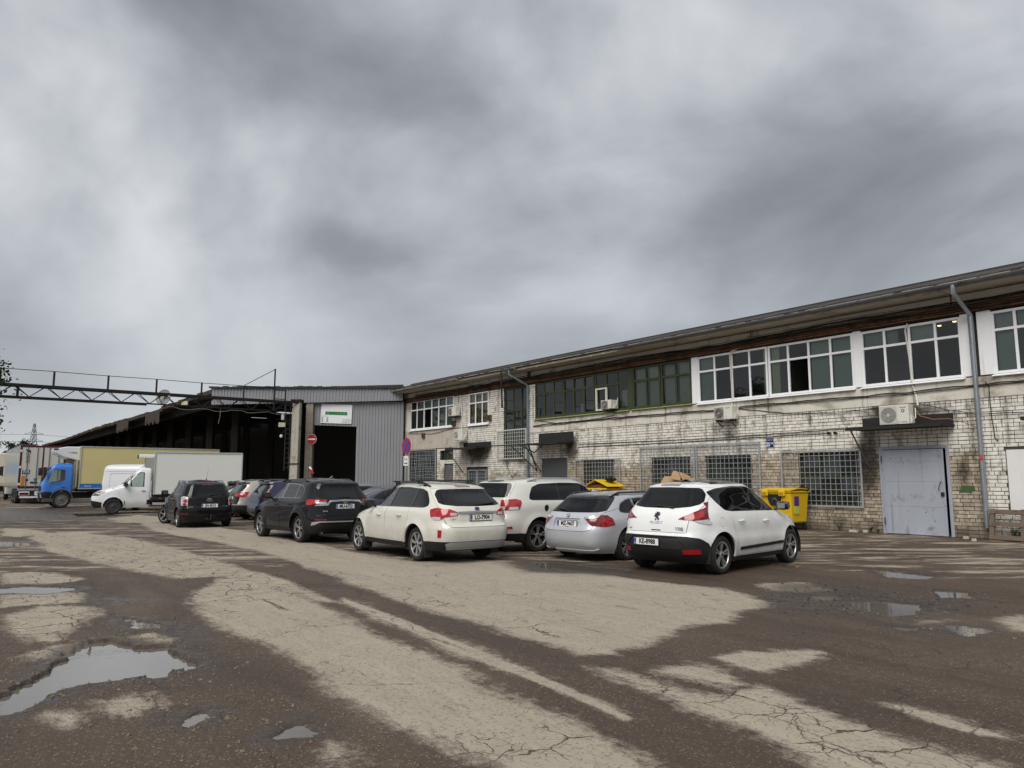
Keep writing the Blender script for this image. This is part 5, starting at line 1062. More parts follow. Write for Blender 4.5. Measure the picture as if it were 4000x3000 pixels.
def car(name,label,loc,heading,sp,group=None,scale=1.0,cat='car'):
    """sp: shell spec. heading: azimuth in degrees clockwise from +Y. loc: ground point of the rear bumper centre"""
    rz=R(90-heading); t=thing(name,label,cat,(loc[0],loc[1],0),rz,group); t.scale=(scale,)*3
    L,zs=sp['L'],sp['sill']; xa,xb=sp['axles']; Rw=sp['R']; ar=sp.get('arch',Rw+.055)
    sh=Shell(sp['xr'],sp['xf'],sp['w'],sp.get('nr',6.),sp.get('nf',3.4),sp.get('xc'),[(xa,Rw,ar),(xb,Rw,ar)],sp.get('flare',.012),sp.get('creases',()))
    D=lambda poly:[sh.dom(p) for p in poly]
    parts=[]; bm=sp['paint']; z0=sh.z0
    def add(nm,poly,m,off=.0,mode='s',**k): parts.append(dict(name=nm,poly=D(poly),mat=m,off=off,mode=mode,**k))
    def panel(nm,poly,m,gap=.010,mode='s',off=.0,**k):
        dp=D(poly); parts.append(dict(name='shut_line',poly=dp,mat=gapM,off=-.014,mode=mode,skirt=.01)); sp_=shrink(dp,gap); sp_=[(0.,q_[1]) if (mode=='c' and o_[0]<1e-6) else q_ for o_,q_ in zip(dp,sp_)]; parts.append(dict(name=nm,poly=sp_,mat=m,off=off,mode=mode,skirt=.02,**k))
    # lower edge: everything under the sill line is open
    low=[('r',0,z0),('r',.3,z0)]
    for k,(nm,poly,m,off,mode) in enumerate(sp.get('clad',())): add(nm,poly,m,off,mode,skirt=.03,key=k)
    if 'tailgate' in sp:
        tp=sp['tailgate']; panel('tailgate',tp,bm,mode='c')
    for k,(nm,poly) in enumerate(sp['doors']): panel(nm,poly,bm,key=k)
    for k,(nm,poly,m,off,mode) in enumerate(sp.get('over',())): add(nm,poly,m,off,mode,skirt=.03,key=k+20)
    if 'dlo' in sp: add('window_trim',sp['dlo'],sp.get('trim',trimK),-.003,'s',skirt=.02)
    for k,(poly,gm) in enumerate(sp['glass']): add('window',poly,gm,-.010,'s',skirt=.0,key=k,glass=True)
    if 'rglass' in sp:
        if sp.get('rtrim'): add('rear_window_trim',sp['rtrim'],trimK,-.002,'c',skirt=.02)
        add('rear_window',sp['rglass'],sp.get('rgm',privacy),-.006,'c',skirt=.0,glass=True)
    if 'wind' in sp: add('windscreen',sp['wind'],carglass,-.006,'c',skirt=.0,glass=True)
    for k,(nm,poly,m,off) in enumerate(sp.get('lamps',())): add(nm,poly,m,off,'s',skirt=.02,key=k)
    for k,(nm,poly,m,off) in enumerate(sp.get('rearbits',())): add(nm,poly,m,off,'c',skirt=.03,key=k)
    for k,(cx_,cz_,r_) in enumerate(sp.get('caps',())):
        dp=D(circle(cx_,cz_,r_,22)); parts.append(dict(name='shut_line',poly=dp,mat=gapM,off=-.012,mode='s',only=sp.get('capside',True),skirt=.01)); parts.append(dict(name='fuel_flap',poly=shrink(dp,.005),mat=bm,off=0,mode='s',only=sp.get('capside',True),skirt=.01))
    for xw in (xa,xb): add('hole',arch_poly(xw,Rw+.01,ar,z0),None,0,'hole')
    made=build_shell(sh,parts,t,bm,grid=sp.get('grid',.065),lining=cabin)
    # chassis
    ub=MB(); wm=float(sh.w(.5)); ub.box(.22,L-.3,-wm*.5,wm*.5,z0+.02,z0+.30); ub.box(xa+ar+.02,xb-ar-.02,-wm+.10,wm-.10,z0-.0,z0+.22); ub.box(.30,xa-ar-.02,-wm*.70,wm*.70,z0+.03,z0+.25); ub.box(xb+ar+.02,L-.45,-wm*.6,wm*.6,z0+.04,z0+.25)
    ub.build('underbody',black_rub,t)
    for xw in (xa,xb):
        for sg in (1,-1):
            li=MB(); pr=[(xw+(ar+.015)*math.cos(R(a)),Rw+(ar+.015)*math.sin(R(a))) for a in range(-20,201,11)]
            li.add([(x_,sg*(wm-.03),z_) for x_,z_ in pr]+[(x_,sg*(wm-.42),z_) for x_,z_ in pr]+[(xw,sg*(wm-.42),Rw)],[[i,i+1,len(pr)+i+1,len(pr)+i] for i in range(len(pr)-1)]+[[len(pr)+i,len(pr)+i+1,2*len(pr)] for i in range(len(pr)-1)]); li.build('wheel_arch_liner',black_rub,t)
    tw=sp.get('tw',.215); ins=sp.get('inset',.02)
    for k,xw in enumerate((xa,xb)):
        for sg in (1,-1): wheel(t,xw,sg*(float(sh.w(Rw))-tw/2-ins),Rw,tw,sp.get('spokes',5),sp.get('wstyle','s'),sg,steer=R(sp.get('steer',0)) if k else 0,rm=sp.get('rim'))
    # seats and dash
    st=MB(); zb=sp['belt']; xs=.5*(xa+xb)+.12
    for sg in (.36,-.36):
        st.hexa([(xs-.35,sg-.22,z0+.25),(xs+.2,sg-.22,z0+.3),(xs+.2,sg+.22,z0+.3),(xs-.35,sg+.22,z0+.25),(xs-.35,sg-.22,z0+.42),(xs+.2,sg-.22,z0+.47),(xs+.2,sg+.22,z0+.47),(xs-.35,sg+.22,z0+.42)])
        st.hexa([(xs-.42,sg-.22,z0+.4),(xs-.26,sg-.22,z0+.4),(xs-.26,sg+.22,z0+.4),(xs-.42,sg+.22,z0+.4),(xs-.62,sg-.2,zb+.12),(xs-.5,sg-.2,zb+.12),(xs-.5,sg+.2,zb+.12),(xs-.62,sg+.2,zb+.12)])
        st.box(xs-.66,xs-.56,sg-.13,sg+.13,zb+.16,zb+.33)
    xq=xa+.35; st.hexa([(xq-.05,-.6,z0+.3),(xq+.1,-.6,z0+.3),(xq+.1,.6,z0+.3),(xq-.05,.6,z0+.3),(xq-.22,-.58,zb+.08),(xq-.1,-.58,zb+.08),(xq-.1,.58,zb+.08),(xq-.22,.58,zb+.08)])
    st.build('seats',cabin,t,bevel=.04,seg=2)
    da=MB(); da.box(xb-.75,xb-.3,-.66,.66,zb-.28,zb-.02); da.tube([(xb-.82+.12*math.sin(a_)*.3,.36+.18*math.cos(a_),zb-.03+.18*math.sin(a_)) for a_ in np.linspace(0,6.28,18)[:-1]],.014,5,closed=True); da.build('dashboard',cabin,t,bevel=.03)
    hz=sp.get('handles',())
    for (x_,z_) in hz:
        for sg in (1,-1): handle(t,sh,x_,z_,sg,sp.get('handlem',bm))
    if 'mirror' in sp:
        for sg in (1,-1): mirror(t,sh,*sp['mirror'],sg,sp.get('mirrorm',bm))
    for (x0_,x1_,yr,h_,m) in sp.get('rails',()):
        for sg in (1,-1):
            rl=MB(); n=14; pts=[]
            for i in range(n+1):
                x_=x0_+(x1_-x0_)*i/n; zz_=roof_z(sh,x_,yr); e=min(i,n-i)/2.; pts.append((x_,sg*yr,zz_+h_*min(1,e)+.0))
            rl.tube(pts,[.022]*len(pts),7)
            for fx in (.12,.88): x_=x0_+(x1_-x0_)*fx; zz_=roof_z(sh,x_,yr); rl.box(x_-.05,x_+.05,sg*yr-.02,sg*yr+.02,zz_-.01,zz_+h_)
            rl.build('roof_rail',m,t,smooth=True)
    if 'ant' in sp:
        x_,ln,kind=sp['ant']; zz_=roof_z(sh,x_,0.); a=MB()
        if kind=='fin': a.add([(x_-.09,0,zz_+.06),(x_-.1,.03,zz_-.01),(x_+.1,.02,zz_-.01),(x_+.1,-.02,zz_-.01),(x_-.1,-.03,zz_-.01)],[(0,1,2),(0,2,3),(0,3,4),(0,4,1),(1,4,3,2)])
        else: a.cyl((x_,0,zz_-.01),(x_-.02,0,zz_+.03),.022,.014,8); a.tube([(x_-.01,0,zz_+.02),(x_-.01-ln*.55,0,zz_+.02+ln*.83)],[.005,.003],5)
        a.build('aerial',sp.get('antm',black_rub),t)
    if 'wiper' in sp:
        y0_,z0_,y1_,z1_=sp['wiper']; n=6; pts=[]
        for i in range(n+1):
            p,nn=sh.at(('r',abs(y0_+(y1_-y0_)*i/n),z0_+(z1_-z0_)*i/n),.012); pts.append((p.x,math.copysign(p.y,y0_+(y1_-y0_)*i/n),p.z))
        MB().tube(pts,[.022,.02,.014,.012,.012,.01,.008],6).build('wiper',black_rub,t)
    return t,sh,made
def roof_z(sh,x,y):
    zz_=np.linspace(1.0,sh.z1-1e-4,240); n=np.where(x<sh.xc,sh.nr,sh.nf); a=np.where(x<sh.xc,sh.xc-sh.xr(zz_),sh.xf(zz_)-sh.xc); X=np.abs(sh.xc-x)/np.maximum(a,1e-6)
    Y=np.where(X<1,np.maximum(0,1-np.minimum(X,1)**n)**(1/n),0)*sh.w(zz_); k=np.where(Y>=abs(y))[0]
    return float(zz_[k[-1]]) if len(k) else 1.4
def rtext(parent,sh,body,size,m,y,z,off=.006,sx=1.,bold=0.):
    """raised lettering on the tail; reads left to right from behind"""
    p,n=sh.at(('r',abs(y),z),off); q=text(body,size,m,parent,(p.x,y,p.z),(R(90),0,R(-90)),'badge_lettering',.002,sx,'CENTER',bold)
    pit=math.atan2(n.z,-n.x); q.rotation_euler=(R(90)-pit,0,R(-90)); return q
def on_tail(parent,sh,mb,name,m,y,z,off=.008,smooth=False):
    """mb drawn in (x right, z up, y toward viewer negative) and stuck on the tail"""
    p,n=sh.at(('r',abs(y),z),off); o=mb.build(name,m,parent,smooth=smooth); pit=math.atan2(n.z,-n.x); o.location=(p.x,y,p.z); o.rotation_euler=(-pit,0,R(-90)); return o
def ring(mb,rx_,rz_,r,cx_=0,cz_=0,n=22,y=-.004): return mb.tube([(cx_+rx_*math.cos(a),y,cz_+rz_*math.sin(a)) for a in np.linspace(0,2*math.pi,n+1)[:-1]],r,5,closed=True)
def ell(rx_,rz_,n=24): return [(rx_*math.cos(2*math.pi*i/n),rz_*math.sin(2*math.pi*i/n)) for i in range(n)]
# ------------------------------------------------------------------ cars
def clipx(poly,x0,k,zb,side):
    out=[]; f=lambda p:side*(p[0]-(x0+k*(p[1]-zb)))
    for a,b in zip(poly,poly[1:]+poly[:1]):
        fa,fb=f(a),f(b)
        if fa>=0: out.append(a)
        if (fa>=0)!=(fb>=0): t=fa/(fa-fb); out.append((a[0]+(b[0]-a[0])*t,a[1]+(b[1]-a[1])*t))
    return out
def sides(sp,dlo,zb,zt,xC,kC,xB,kB,xD,xT,gq,gr,gf,rnd=.06):
    dl=roundpoly(dlo,rnd); inn=shrink(dl,.022); sp['dlo']=dl; G=[]
    if xC is not None:
        G.append((clipx(inn,xC-.025,kC,zb,-1),gq)); r_=clipx(clipx(inn,xC+.025,kC,zb,1),xB-.045,kB,zb,-1)
    else: r_=clipx(inn,xB-.045,kB,zb,-1)
    G.append((r_,gr)); G.append((clipx(inn,xB+.045,kB,zb,1),gf)); sp['glass']=[g for g in G if len(g[0])>2]
    xa=sp['axles'][0]; ar=sp.get('arch',sp['R']+.055); zs=sp['sill']+.10; xc_=xC if xC is not None else dlo_min(dlo)+.25
    sp['doors']=[('rear_door',[(xB,zs),(xB,zb),(xB+kB*(zt-zb),zt+.03),(xc_+kC*(zt-zb),zt+.03),(xc_,zb),(xc_-.02,zb-.12),(xa+ar*.72,sp['R']+ar*.78),(xa+ar+.04,sp['R']+.12),(xa+ar+.07,zs)]),
      ('front_door',[(xB+.0,zs),(xD-.02,zs),(xD+.03,.62),(xD,zb-.06),(xT+.06,zt+.02),(xB+kB*(zt-zb)+.0,zt+.03),(xB,zb)])]
    sp['belt']=zb
def dlo_min(d): return min(p[0] for p in d)
def spot(C,h,xa,w,near,sc_=1.):
    """rear-bumper centre from the ground contact of the near rear wheel"""
    f=Vector((math.sin(R(h)),math.cos(R(h)))); l=Vector((-math.cos(R(h)),math.sin(R(h)))); p=Vector(C)-f*xa*sc_+(l if near=='R' else -l)*w*sc_; return (p.x,p.y)
pw=paint('pearl white paint',(.74,.75,.745)); cw=paint('cream white paint',(.62,.61,.545)); jw=paint('ivory paint',(.61,.605,.555)); sv=paint('silver paint',(.46,.475,.51),.25,.25); nav=paint('dark navy paint',(.006,.0065,.009),.0,.02,.5); bk=paint('black navy paint',(.004,.004,.006),.0,.02,.45)
blu=paint('blue paint',(.004,.011,.042),.1,.05); bei=paint('warm silver paint',(.40,.37,.33),.5,.4); chp=paint('champagne paint',(.55,.53,.47),.4,.5)
# --- white tall hatchback, nearest
s=dict(L=4.365,sill=.20,axles=(.80,3.413),R=.335,paint=pw,nr=5.2,nf=3.2,xc=2.0,flare=.016,tw=.225,spokes=5,wstyle='twin',
 xr=[(.20,.22),(.32,.08),(.45,.015),(.60,0),(.66,.02),(.70,.05),(.85,.075),(1.0,.12),(1.10,.18),(1.18,.245),(1.47,.50),(1.53,.545),(1.57,.75),(1.61,1.25),(1.64,1.75)],
 xf=[(.20,4.2),(.45,4.35),(.62,4.36),(.80,4.25),(.92,3.98),(1.0,3.62),(1.06,3.32),(1.25,2.98),(1.42,2.62),(1.52,2.38),(1.58,2.28),(1.61,2.24),(1.64,2.2)],
 w=[(.20,.855),(.35,.90),(.6,.918),(.85,.918),(1.0,.90),(1.06,.88),(1.3,.765),(1.47,.675),(1.54,.60),(1.60,.38),(1.64,0)],creases=((.5,.60,3.9,.52,.012,.10),))
sides(s,[(3.18,1.04),(1.15,1.075),(.95,1.10),(.80,1.24),(.69,1.425),(1.0,1.485),(1.6,1.525),(2.1,1.515),(2.5,1.425),(2.9,1.25)],1.06,1.50,None,0,2.02,-.22,3.06,2.5,privacy,privacy,pglass)
s['doors'][0]=('rear_door',[(2.02,.30),(2.02,1.10),(1.10,1.10),(1.12,.95),(1.20,.72),(1.30,.45),(1.33,.30)])
s['clad']=[('bumper_cladding',[('r',0,.20),('r',0,.665),('r',.62,.665),('r',.78,.64),('a',46,.61),('a',49,.55),('a',50.5,.42),(.47,.34),(.47,.20)],clad,.006,'c'),('sill_cladding',[(.9,.20),(.9,.285),(3.3,.285),(3.3,.20)],clad,.004,'s'),('bumper_cladding',[(3.78,.2),(3.78,.27),(4.1,.29),('f',.3,.30),('f',0,.30),('f',0,.2)],clad,.004,'c')]
s['tailgate']=[('r',0,.72),('r',.60,.72),('r',.615,.80),('r',.63,.95),('r',.66,1.02),('r',.72,1.12),('r',.73,1.22),('r',.63,1.50),('r',0,1.52)]
s['rglass']=[('r',0,1.135),('r',.35,1.14),('r',.58,1.165),('r',.68,1.205),('r',.70,1.26),('r',.66,1.38),('r',.585,1.475),('r',.54,1.495),('r',0,1.505)]
s['over']=[('side_strip',roundpoly([(1.36,.385),(1.36,.44),(3.0,.475),(3.0,.42)],.02),clad,.014,'s')]
s['lamps']=[('tail_lamp',[('r',.44,.955),('r',.58,1.03),('r',.70,1.10),('r',.755,1.16),('a',45,1.235),('a',48.5,1.245),('a',48,1.12),('a',48.2,1.0),('a',49,.93),('r',.70,.93)],lampdr,.010),
 ('tail_lamp_lens',[('r',.52,.965),('r',.66,1.045),('r',.745,1.10),('a',45.5,1.15),('a',45.5,1.0),('r',.70,.955)],lampred,.013),('reverse_lamp',[('r',.70,.93),('a',48,.955),('a',50.5,.885),('a',49,.865),('r',.76,.895)],lampw,.013),
 ('rear_reflector',[('r',.55,.37),('r',.55,.44),('r',.78,.45),('r',.78,.375)],lampred,.016),('headlamp',[(3.75,.90),(3.6,1.0),(3.9,.965),(4.1,.84),(4.05,.76)],lampw,.006)]
s['rearbits']=[('plate_recess',[('r',0,.45),('r',0,.645),('r',.46,.645),('r',.58,.52),('r',.50,.45)],black_rub,-.012),('brake_lamp',[('r',0,1.528),('r',0,1.552),('r',.2,1.548),('r',.2,1.526)],lampdr,.006),('tow_slot',[('r',0,.745),('r',0,.765),('r',.10,.765),('r',.10,.745)],gapM,-.01)]
s['caps']=[(1.0-.20,.90,.085)]; s['handles']=[(1.42,.90),(2.32,.875)]; s['mirror']=(2.98,1.035); s['mirrorm']=trimK; s['wiper']=(-.30,1.14,.10,1.175); s['ant']=(.92,.34,'rod')
H=46.
t,sh,_=car('hatchback_car','white tall hatchback with plate KE-8988, nearest the camera',spot((3.80,13.53),H,.80*1.02,.92*1.02,'R'),H,s,scale=1.02)
plate_at(t,sh,.22*0+.0,.55,'KE-8988',off=.004).location.y=.17
rtext(t,sh,'PEUGEOT',.062,chrome,0,.885,.005); rtext(t,sh,'3008',.085,chrome,-.47,.79,.005,bold=.002); rtext(t,sh,'e-HDi',.035,trimK,.56,.775,.004)
lion=[(-.045,-.09),(-.02,-.05),(-.035,-.01),(-.06,-.03),(-.075,0),(-.05,.03),(-.065,.06),(-.03,.055),(-.02,.10),(.01,.075),(.05,.085),(.045,.05),(.075,.04),(.055,.01),(.03,.015),(.035,-.03),(.06,-.06),(.055,-.095),(.02,-.085),(.015,-.05),(0,-.03),(-.005,-.06),(-.015,-.095)]
on_tail(t,sh,MB().prism([(a_*.85,b_*.85) for a_,b_ in lion],-.006,.004,'y'),'emblem',mat('dark chrome',(.15,.15,.16),.2,1.),0,1.0,.006)
# black panoramic roof glass
rg=MB(); n=10; vs_=[]; fs=[]
for i in range(n+1):
    x_=1.05+1.15*i/n
    for j in range(9): y_=-.54+1.08*j/8; vs_.append((x_,y_,roof_z(sh,x_,y_)+.006))
for i in range(n):
    for j in range(8): a=i*9+j; fs.append((a,a+1,a+10,a+9))
rg.add(vs_,fs); rg.build('roof_glass',privacy,t,smooth=True)
# --- cream estate with roof bars
def estate():
    s=dict(L=4.78,sill=.25,axles=(1.06,3.80),R=.345,paint=cw,nr=6.2,nf=3.0,xc=2.15,flare=.030,tw=.225,spokes=7,wstyle='wide',
     xr=[(.25,.18),(.36,.06),(.5,.015),(.66,.0),(.73,.02),(.77,.075),(.9,.09),(1.04,.125),(1.10,.16),(1.42,.56),(1.47,.595),(1.52,.80),(1.57,1.4),(1.60,1.95)],
     xf=[(.25,4.6),(.45,4.76),(.62,4.78),(.78,4.68),(.9,4.35),(.98,3.95),(1.04,3.55),(1.08,3.38),(1.2,3.13),(1.35,2.84),(1.5,2.54),(1.57,2.42),(1.60,2.35)],
     w=[(.25,.85),(.4,.895),(.7,.91),(.9,.90),(1.02,.875),(1.07,.85),(1.3,.74),(1.45,.665),(1.52,.60),(1.57,.42),(1.60,0)],creases=((.4,.98,4.2,.90,.012,.09),))
    return s
s=estate()
sides(s,[(3.22,1.045),(.80,1.075),(.66,1.12),(.72,1.22),(.93,1.40),(1.15,1.455),(1.8,1.485),(2.3,1.475),(2.62,1.40),(2.95,1.22)],1.06,1.46,1.36,-.12,2.30,-.16,3.32,2.55,privacy,privacy,pglass)
s['clad']=[('bumper_cladding',[('r',0,.25),('r',0,.43),('r',.5,.43),('a',45,.43),('a',50,.43),(.72,.43),(.72,.25)],clad,.006,'c'),('sill_cladding',[(1.0,.25),(1.0,.36),(3.9,.36),(3.9,.25)],clad,.006,'s'),('bumper_cladding',[(4.1,.25),(4.1,.42),(4.5,.46),('f',.3,.5),('f',0,.5),('f',0,.25)],clad,.004,'c')]
s['tailgate']=[('r',0,.705),('r',.62,.705),('r',.70,.76),('r',.735,.86),('r',.745,1.06),('r',.76,1.10),('r',.63,1.46),('r',0,1.475)]
s['rglass']=[('r',0,1.105),('r',.45,1.115),('r',.68,1.145),('r',.715,1.18),('r',.66,1.34),('r',.60,1.425),('r',.55,1.445),('r',0,1.455)]
s['lamps']=[('tail_lamp',[('r',.47,.93),('r',.47,1.0),('r',.60,1.055),('r',.76,1.075),('a',47,1.08),('a',50.5,1.045),('a',49.5,.90),('a',47.5,.845),('r',.775,.85),('r',.72,.90)],lampred,.008),('reverse_lamp',[('r',.49,.935),('r',.49,.985),('r',.62,.985),('r',.62,.93)],lampw,.012),('tail_lamp_lens',[('r',.775,.85),('a',47.5,.85),('a',49.3,.895),('a',47,.91),('r',.775,.905)],lampw,.012),
 ('rear_reflector',[('r',.79,.51),('r',.79,.655),('a',46,.66),('a',46,.51)],lampred,.010),('headlamp',[(4.05,.93),(4.12,1.0),(4.35,.93),(4.58,.80),(4.5,.74),(4.25,.80)],lampdark,.006)]
s['rearbits']=[('skid_plate',[('r',0,.275),('r',0,.42),('r',.64,.42),('r',.72,.39),('r',.66,.275)],mat('skid silver',(.33,.34,.36),.45,.3),.014),('chrome_strip',[('r',0,.985),('r',0,1.015),('r',.46,1.005),('r',.46,.965),('r',.3,.975)],chrome,.020),('plate_recess',[('r',0,.80),('r',0,.97),('r',.40,.955),('r',.37,.82),('r',.30,.80)],cw,-.012),('brake_lamp',[('r',0,1.485),('r',0,1.515),('r',.15,1.513),('r',.18,1.497),('r',.15,1.483)],lampdr,.008)]
s['handles']=[(1.72,.90),(2.66,.88)]; s['mirror']=(3.05,1.02); s['mirrorm']=trimK; s['wiper']=(-.48,1.165,.0,1.13); s['rails']=((.95,2.75,.60,.055,trimK),)
H=-36.5
t,sh,_=car('estate_car','cream white estate car with black roof bars and plate LO-7904',spot((-2.0,15.69),H,1.06,.90,'L'),H,s,scale=1.02)
plate_at(t,sh,0,.885,'LO-7904',off=.002).location.y=-.08; rtext(t,sh,'SUBARU',.055,chrome,.55,.875,.005); rtext(t,sh,'OUTBACK',.040,chrome,-.56,.90,.005)
e=on_tail(t,sh,MB().prism(ell(.06,.036),-.004,.003,'y'),'emblem',mat('emblem navy',(.01,.015,.05),.2),-.0,1.055,.008); ring(MB(),.06,.036,.005).build('rim',chrome,e)
q=MB()
for (x_,z_,r_) in ((-.03,.01,.012),(-.005,.014,.006),(.02,.008,.006),(.0,-.008,.006),(.028,-.008,.006),(.012,.018,.006)): q.prism([(x_+r_*(1 if i%2 else .4)*math.cos(i*math.pi/4),z_+r_*(1 if i%2 else .4)*math.sin(i*math.pi/4)) for i in range(8)],-.007,-.004,'y')
q.build('star',chrome,e)
bars=MB()
for x_ in (1.35,2.35):
    zz_=roof_z(sh,x_,.60); bars.box(x_-.04,x_+.04,-.72,.72,zz_+.085,zz_+.115)
    for sg in (1,-1): bars.hexa([(x_-.07,sg*.60-.04,zz_+.03),(x_+.07,sg*.60-.04,zz_+.03),(x_+.07,sg*.60+.04,zz_+.03),(x_-.07,sg*.60+.04,zz_+.03),(x_-.04,sg*.62-.03,zz_+.10),(x_+.04,sg*.62-.03,zz_+.10),(x_+.04,sg*.62+.03,zz_+.10),(x_-.04,sg*.62+.03,zz_+.10)])
bars.build('roof_bar',black_rub,t,bevel=.008)
mf=MB()
for x_ in (.70,3.44):
    for sg in (1,-1): mf.box(x_-.012,x_+.012,sg*.80-.12,sg*.80+.06,.10,.42)
mf.build('mud_flap',black_rub,t)
# --- big ivory crossover
s=dict(L=4.888,sill=.27,axles=(1.02,3.91),R=.365,paint=jw,nr=7.,nf=4.,xc=2.2,flare=.030,tw=.235,spokes=5,wstyle='y',rim=rimS,
 xr=[(.27,.16),(.4,.05),(.55,.0),(.72,.0),(.80,.03),(.86,.07),(1.0,.085),(1.2,.13),(1.5,.30),(1.56,.33),(1.60,.45),(1.65,.9),(1.69,1.6)],
 xf=[(.27,4.75),(.5,4.88),(.75,4.86),(.95,4.70),(1.03,4.2),(1.08,3.75),(1.12,3.55),(1.3,3.2),(1.5,2.85),(1.6,2.7),(1.65,2.62),(1.69,2.55)],
 w=[(.27,.87),(.45,.92),(.7,.935),(.95,.935),(1.10,.91),(1.15,.885),(1.4,.79),(1.55,.72),(1.61,.65),(1.65,.5),(1.69,0)])
sides(s,[(3.4,1.125),(.86,1.165),(.76,1.19),(.80,1.30),(.92,1.47),(1.15,1.54),(1.9,1.57),(2.5,1.555),(2.8,1.46),(3.15,1.27)],1.14,1.54,1.72,-.02,2.62,-.12,3.6,2.8,privacy,privacy,pglass)
s['doors'][0]=('rear_door',[(2.62,.38),(2.62,1.14),(2.57,1.60),(1.70,1.60),(1.68,1.15),(1.66,1.0),(1.52,.70),(1.52,.38)])
s['clad']=[('bumper_cladding',[('r',0,.27),('r',0,.44),('a',45,.44),(.70,.44),(.70,.27)],clad,.004,'c'),('sill_cladding',[(1.0,.27),(1.0,.38),(4.0,.38),(4.0,.27)],clad,.004,'s')]
s['tailgate']=[('r',0,.82),('r',.68,.82),('r',.70,1.2),('r',.72,1.25),('r',.64,1.58),('r',0,1.60)]
s['rglass']=[('r',0,1.235),('r',.66,1.235),('r',.70,1.26),('r',.665,1.45),('r',.62,1.545),('r',.58,1.56),('r',0,1.565)]
s['lamps']=[('tail_lamp',[('r',.60,.96),('r',.60,1.18),('r',.80,1.20),('a',46.5,1.205),('a',50,1.17),('a',50.3,1.12),('a',49,.97),('r',.82,.955)],lampred,.010),('lamp_divider',[('r',.74,.957),('r',.74,1.195),('r',.755,1.195),('r',.755,.957)],trimK,.013),('reverse_lamp',[('r',.60,.965),('r',.60,1.03),('r',.735,1.035),('r',.735,.965)],lampw,.013),('reverse_lamp',[('r',.80,.965),('r',.80,1.02),('a',48,1.03),('a',48.6,.97),('r',.82,.962)],lampw,.013),('rear_reflector',[('r',.74,.545),('r',.74,.59),('a',46,.60),('a',46.5,.545)],lampred,.010)]
s['rearbits']=[('spoiler_slot',[('r',0,1.585),('r',0,1.62),('r',.22,1.615),('r',.22,1.585)],trimK,.012)]
s['handles']=[(1.98,.97),(2.98,.95)]; s['handlem']=chrome; s['mirror']=(3.3,1.10); s['rails']=((.85,2.85,.66,.06,mat('rail satin',(.55,.55,.55),.35,.6)),); s['ant']=(.98,.42,'rod'); s['caps']=[(1.25,.98,.08)]; s['capside']=False
H=50.
t,sh,_=car('crossover_car','large ivory crossover with silver roof rails, left of the silver estate',spot((.625,17.68),H,1.02,.93,'R'),H,s,scale=1.02)
plate_at(t,sh,0,1.0,'JT-5518'); 
# --- silver estate
s=dict(L=4.53,sill=.17,axles=(1.0,3.76),R=.325,paint=sv,nr=5.,nf=3.2,xc=2.1,flare=.014,tw=.225,spokes=7,wstyle='wide',
 xr=[(.17,.20),(.3,.05),(.45,.0),(.60,.0),(.68,.02),(.72,.05),(.84,.075),(.93,.12),(.98,.17),(1.28,.55),(1.33,.60),(1.37,.85),(1.40,1.3),(1.425,1.9)],
 xf=[(.17,4.4),(.4,4.52),(.58,4.52),(.72,4.4),(.82,4.0),(.90,3.55),(.94,3.32),(1.1,2.98),(1.25,2.68),(1.35,2.5),(1.40,2.42),(1.425,2.38)],
 w=[(.17,.84),(.3,.89),(.5,.905),(.75,.905),(.88,.885),(.93,.855),(1.15,.74),(1.28,.665),(1.34,.60),(1.39,.42),(1.425,0)],creases=((.4,.80,4.0,.73,.012,.07),))
sides(s,[(3.15,.925),(.98,.955),(.84,.985),(.82,1.05),(.95,1.19),(1.2,1.275),(1.7,1.31),(2.2,1.30),(2.5,1.235),(2.85,1.07)],.94,1.29,1.42,-.10,2.28,-.15,3.25,2.45,privacy,privacy,pglass,rnd=.09)
s['trim']=chrome
s['doors'][0]=('rear_door',[(2.28,.27),(2.28,.94),(2.22,1.33),(1.42,1.33),(1.36,.95),(1.37,.85),(1.47,.55),(1.47,.27)])
s['tailgate']=[('r',0,.615),('r',.48,.615),('r',.62,.66),('r',.66,.80),('r',.70,.95),('r',.72,1.0),('r',.60,1.34),('r',0,1.35)]
s['rtrim']=[('r',0,.99),('r',.62,1.0),('r',.71,1.03),('r',.60,1.31),('r',.50,1.345),('r',0,1.352)]
s['rglass']=[('r',0,.995),('r',.60,1.005),('r',.69,1.035),('r',.60,1.24),('r',.55,1.265),('r',0,1.275)]
s['lamps']=[('tail_lamp',[('r',.42,.90),('r',.60,.945),('r',.76,.945),('a',47,.945),('a',50.5,.87),('a',51.5,.75),('a',47,.715),('r',.76,.715),('r',.60,.74)],lampdr,.008),('reverse_lamp',[('r',.44,.895),('r',.60,.94),('r',.70,.94),('r',.68,.885),('r',.48,.875)],lampw,.012),('tail_lamp_lens',[('r',.76,.72),('r',.74,.84),('a',47,.85),('a',50.2,.855),('a',51,.755),('a',47,.725)],lampred,.012)]
s['rearbits']=[('plate_recess',[('r',0,.68),('r',0,.875),('r',.33,.875),('r',.37,.70),('r',.30,.68)],sv,-.025),('bumper_lip',[('r',0,.215),('r',0,.25),('r',.62,.25),('r',.72,.28),('r',.66,.215)],sv,.02)]
s['handles']=[(1.62,.775),(2.6,.76)]; s['mirror']=(2.95,.915); s['rails']=((.80,2.75,.57,.05,trimK),); s['ant']=(1.02,.1,'fin'); s['antm']=sv; s['wiper']=(.36,1.06,.06,1.015)
s['caps']=[(1.02,.80,.085)]
H=45.
t,sh,_=car('estate_car','silver estate car with plate MZ-9607, between the two white cars',spot((2.44,15.79),H,1.0,.89,'R'),H,s,scale=1.0)
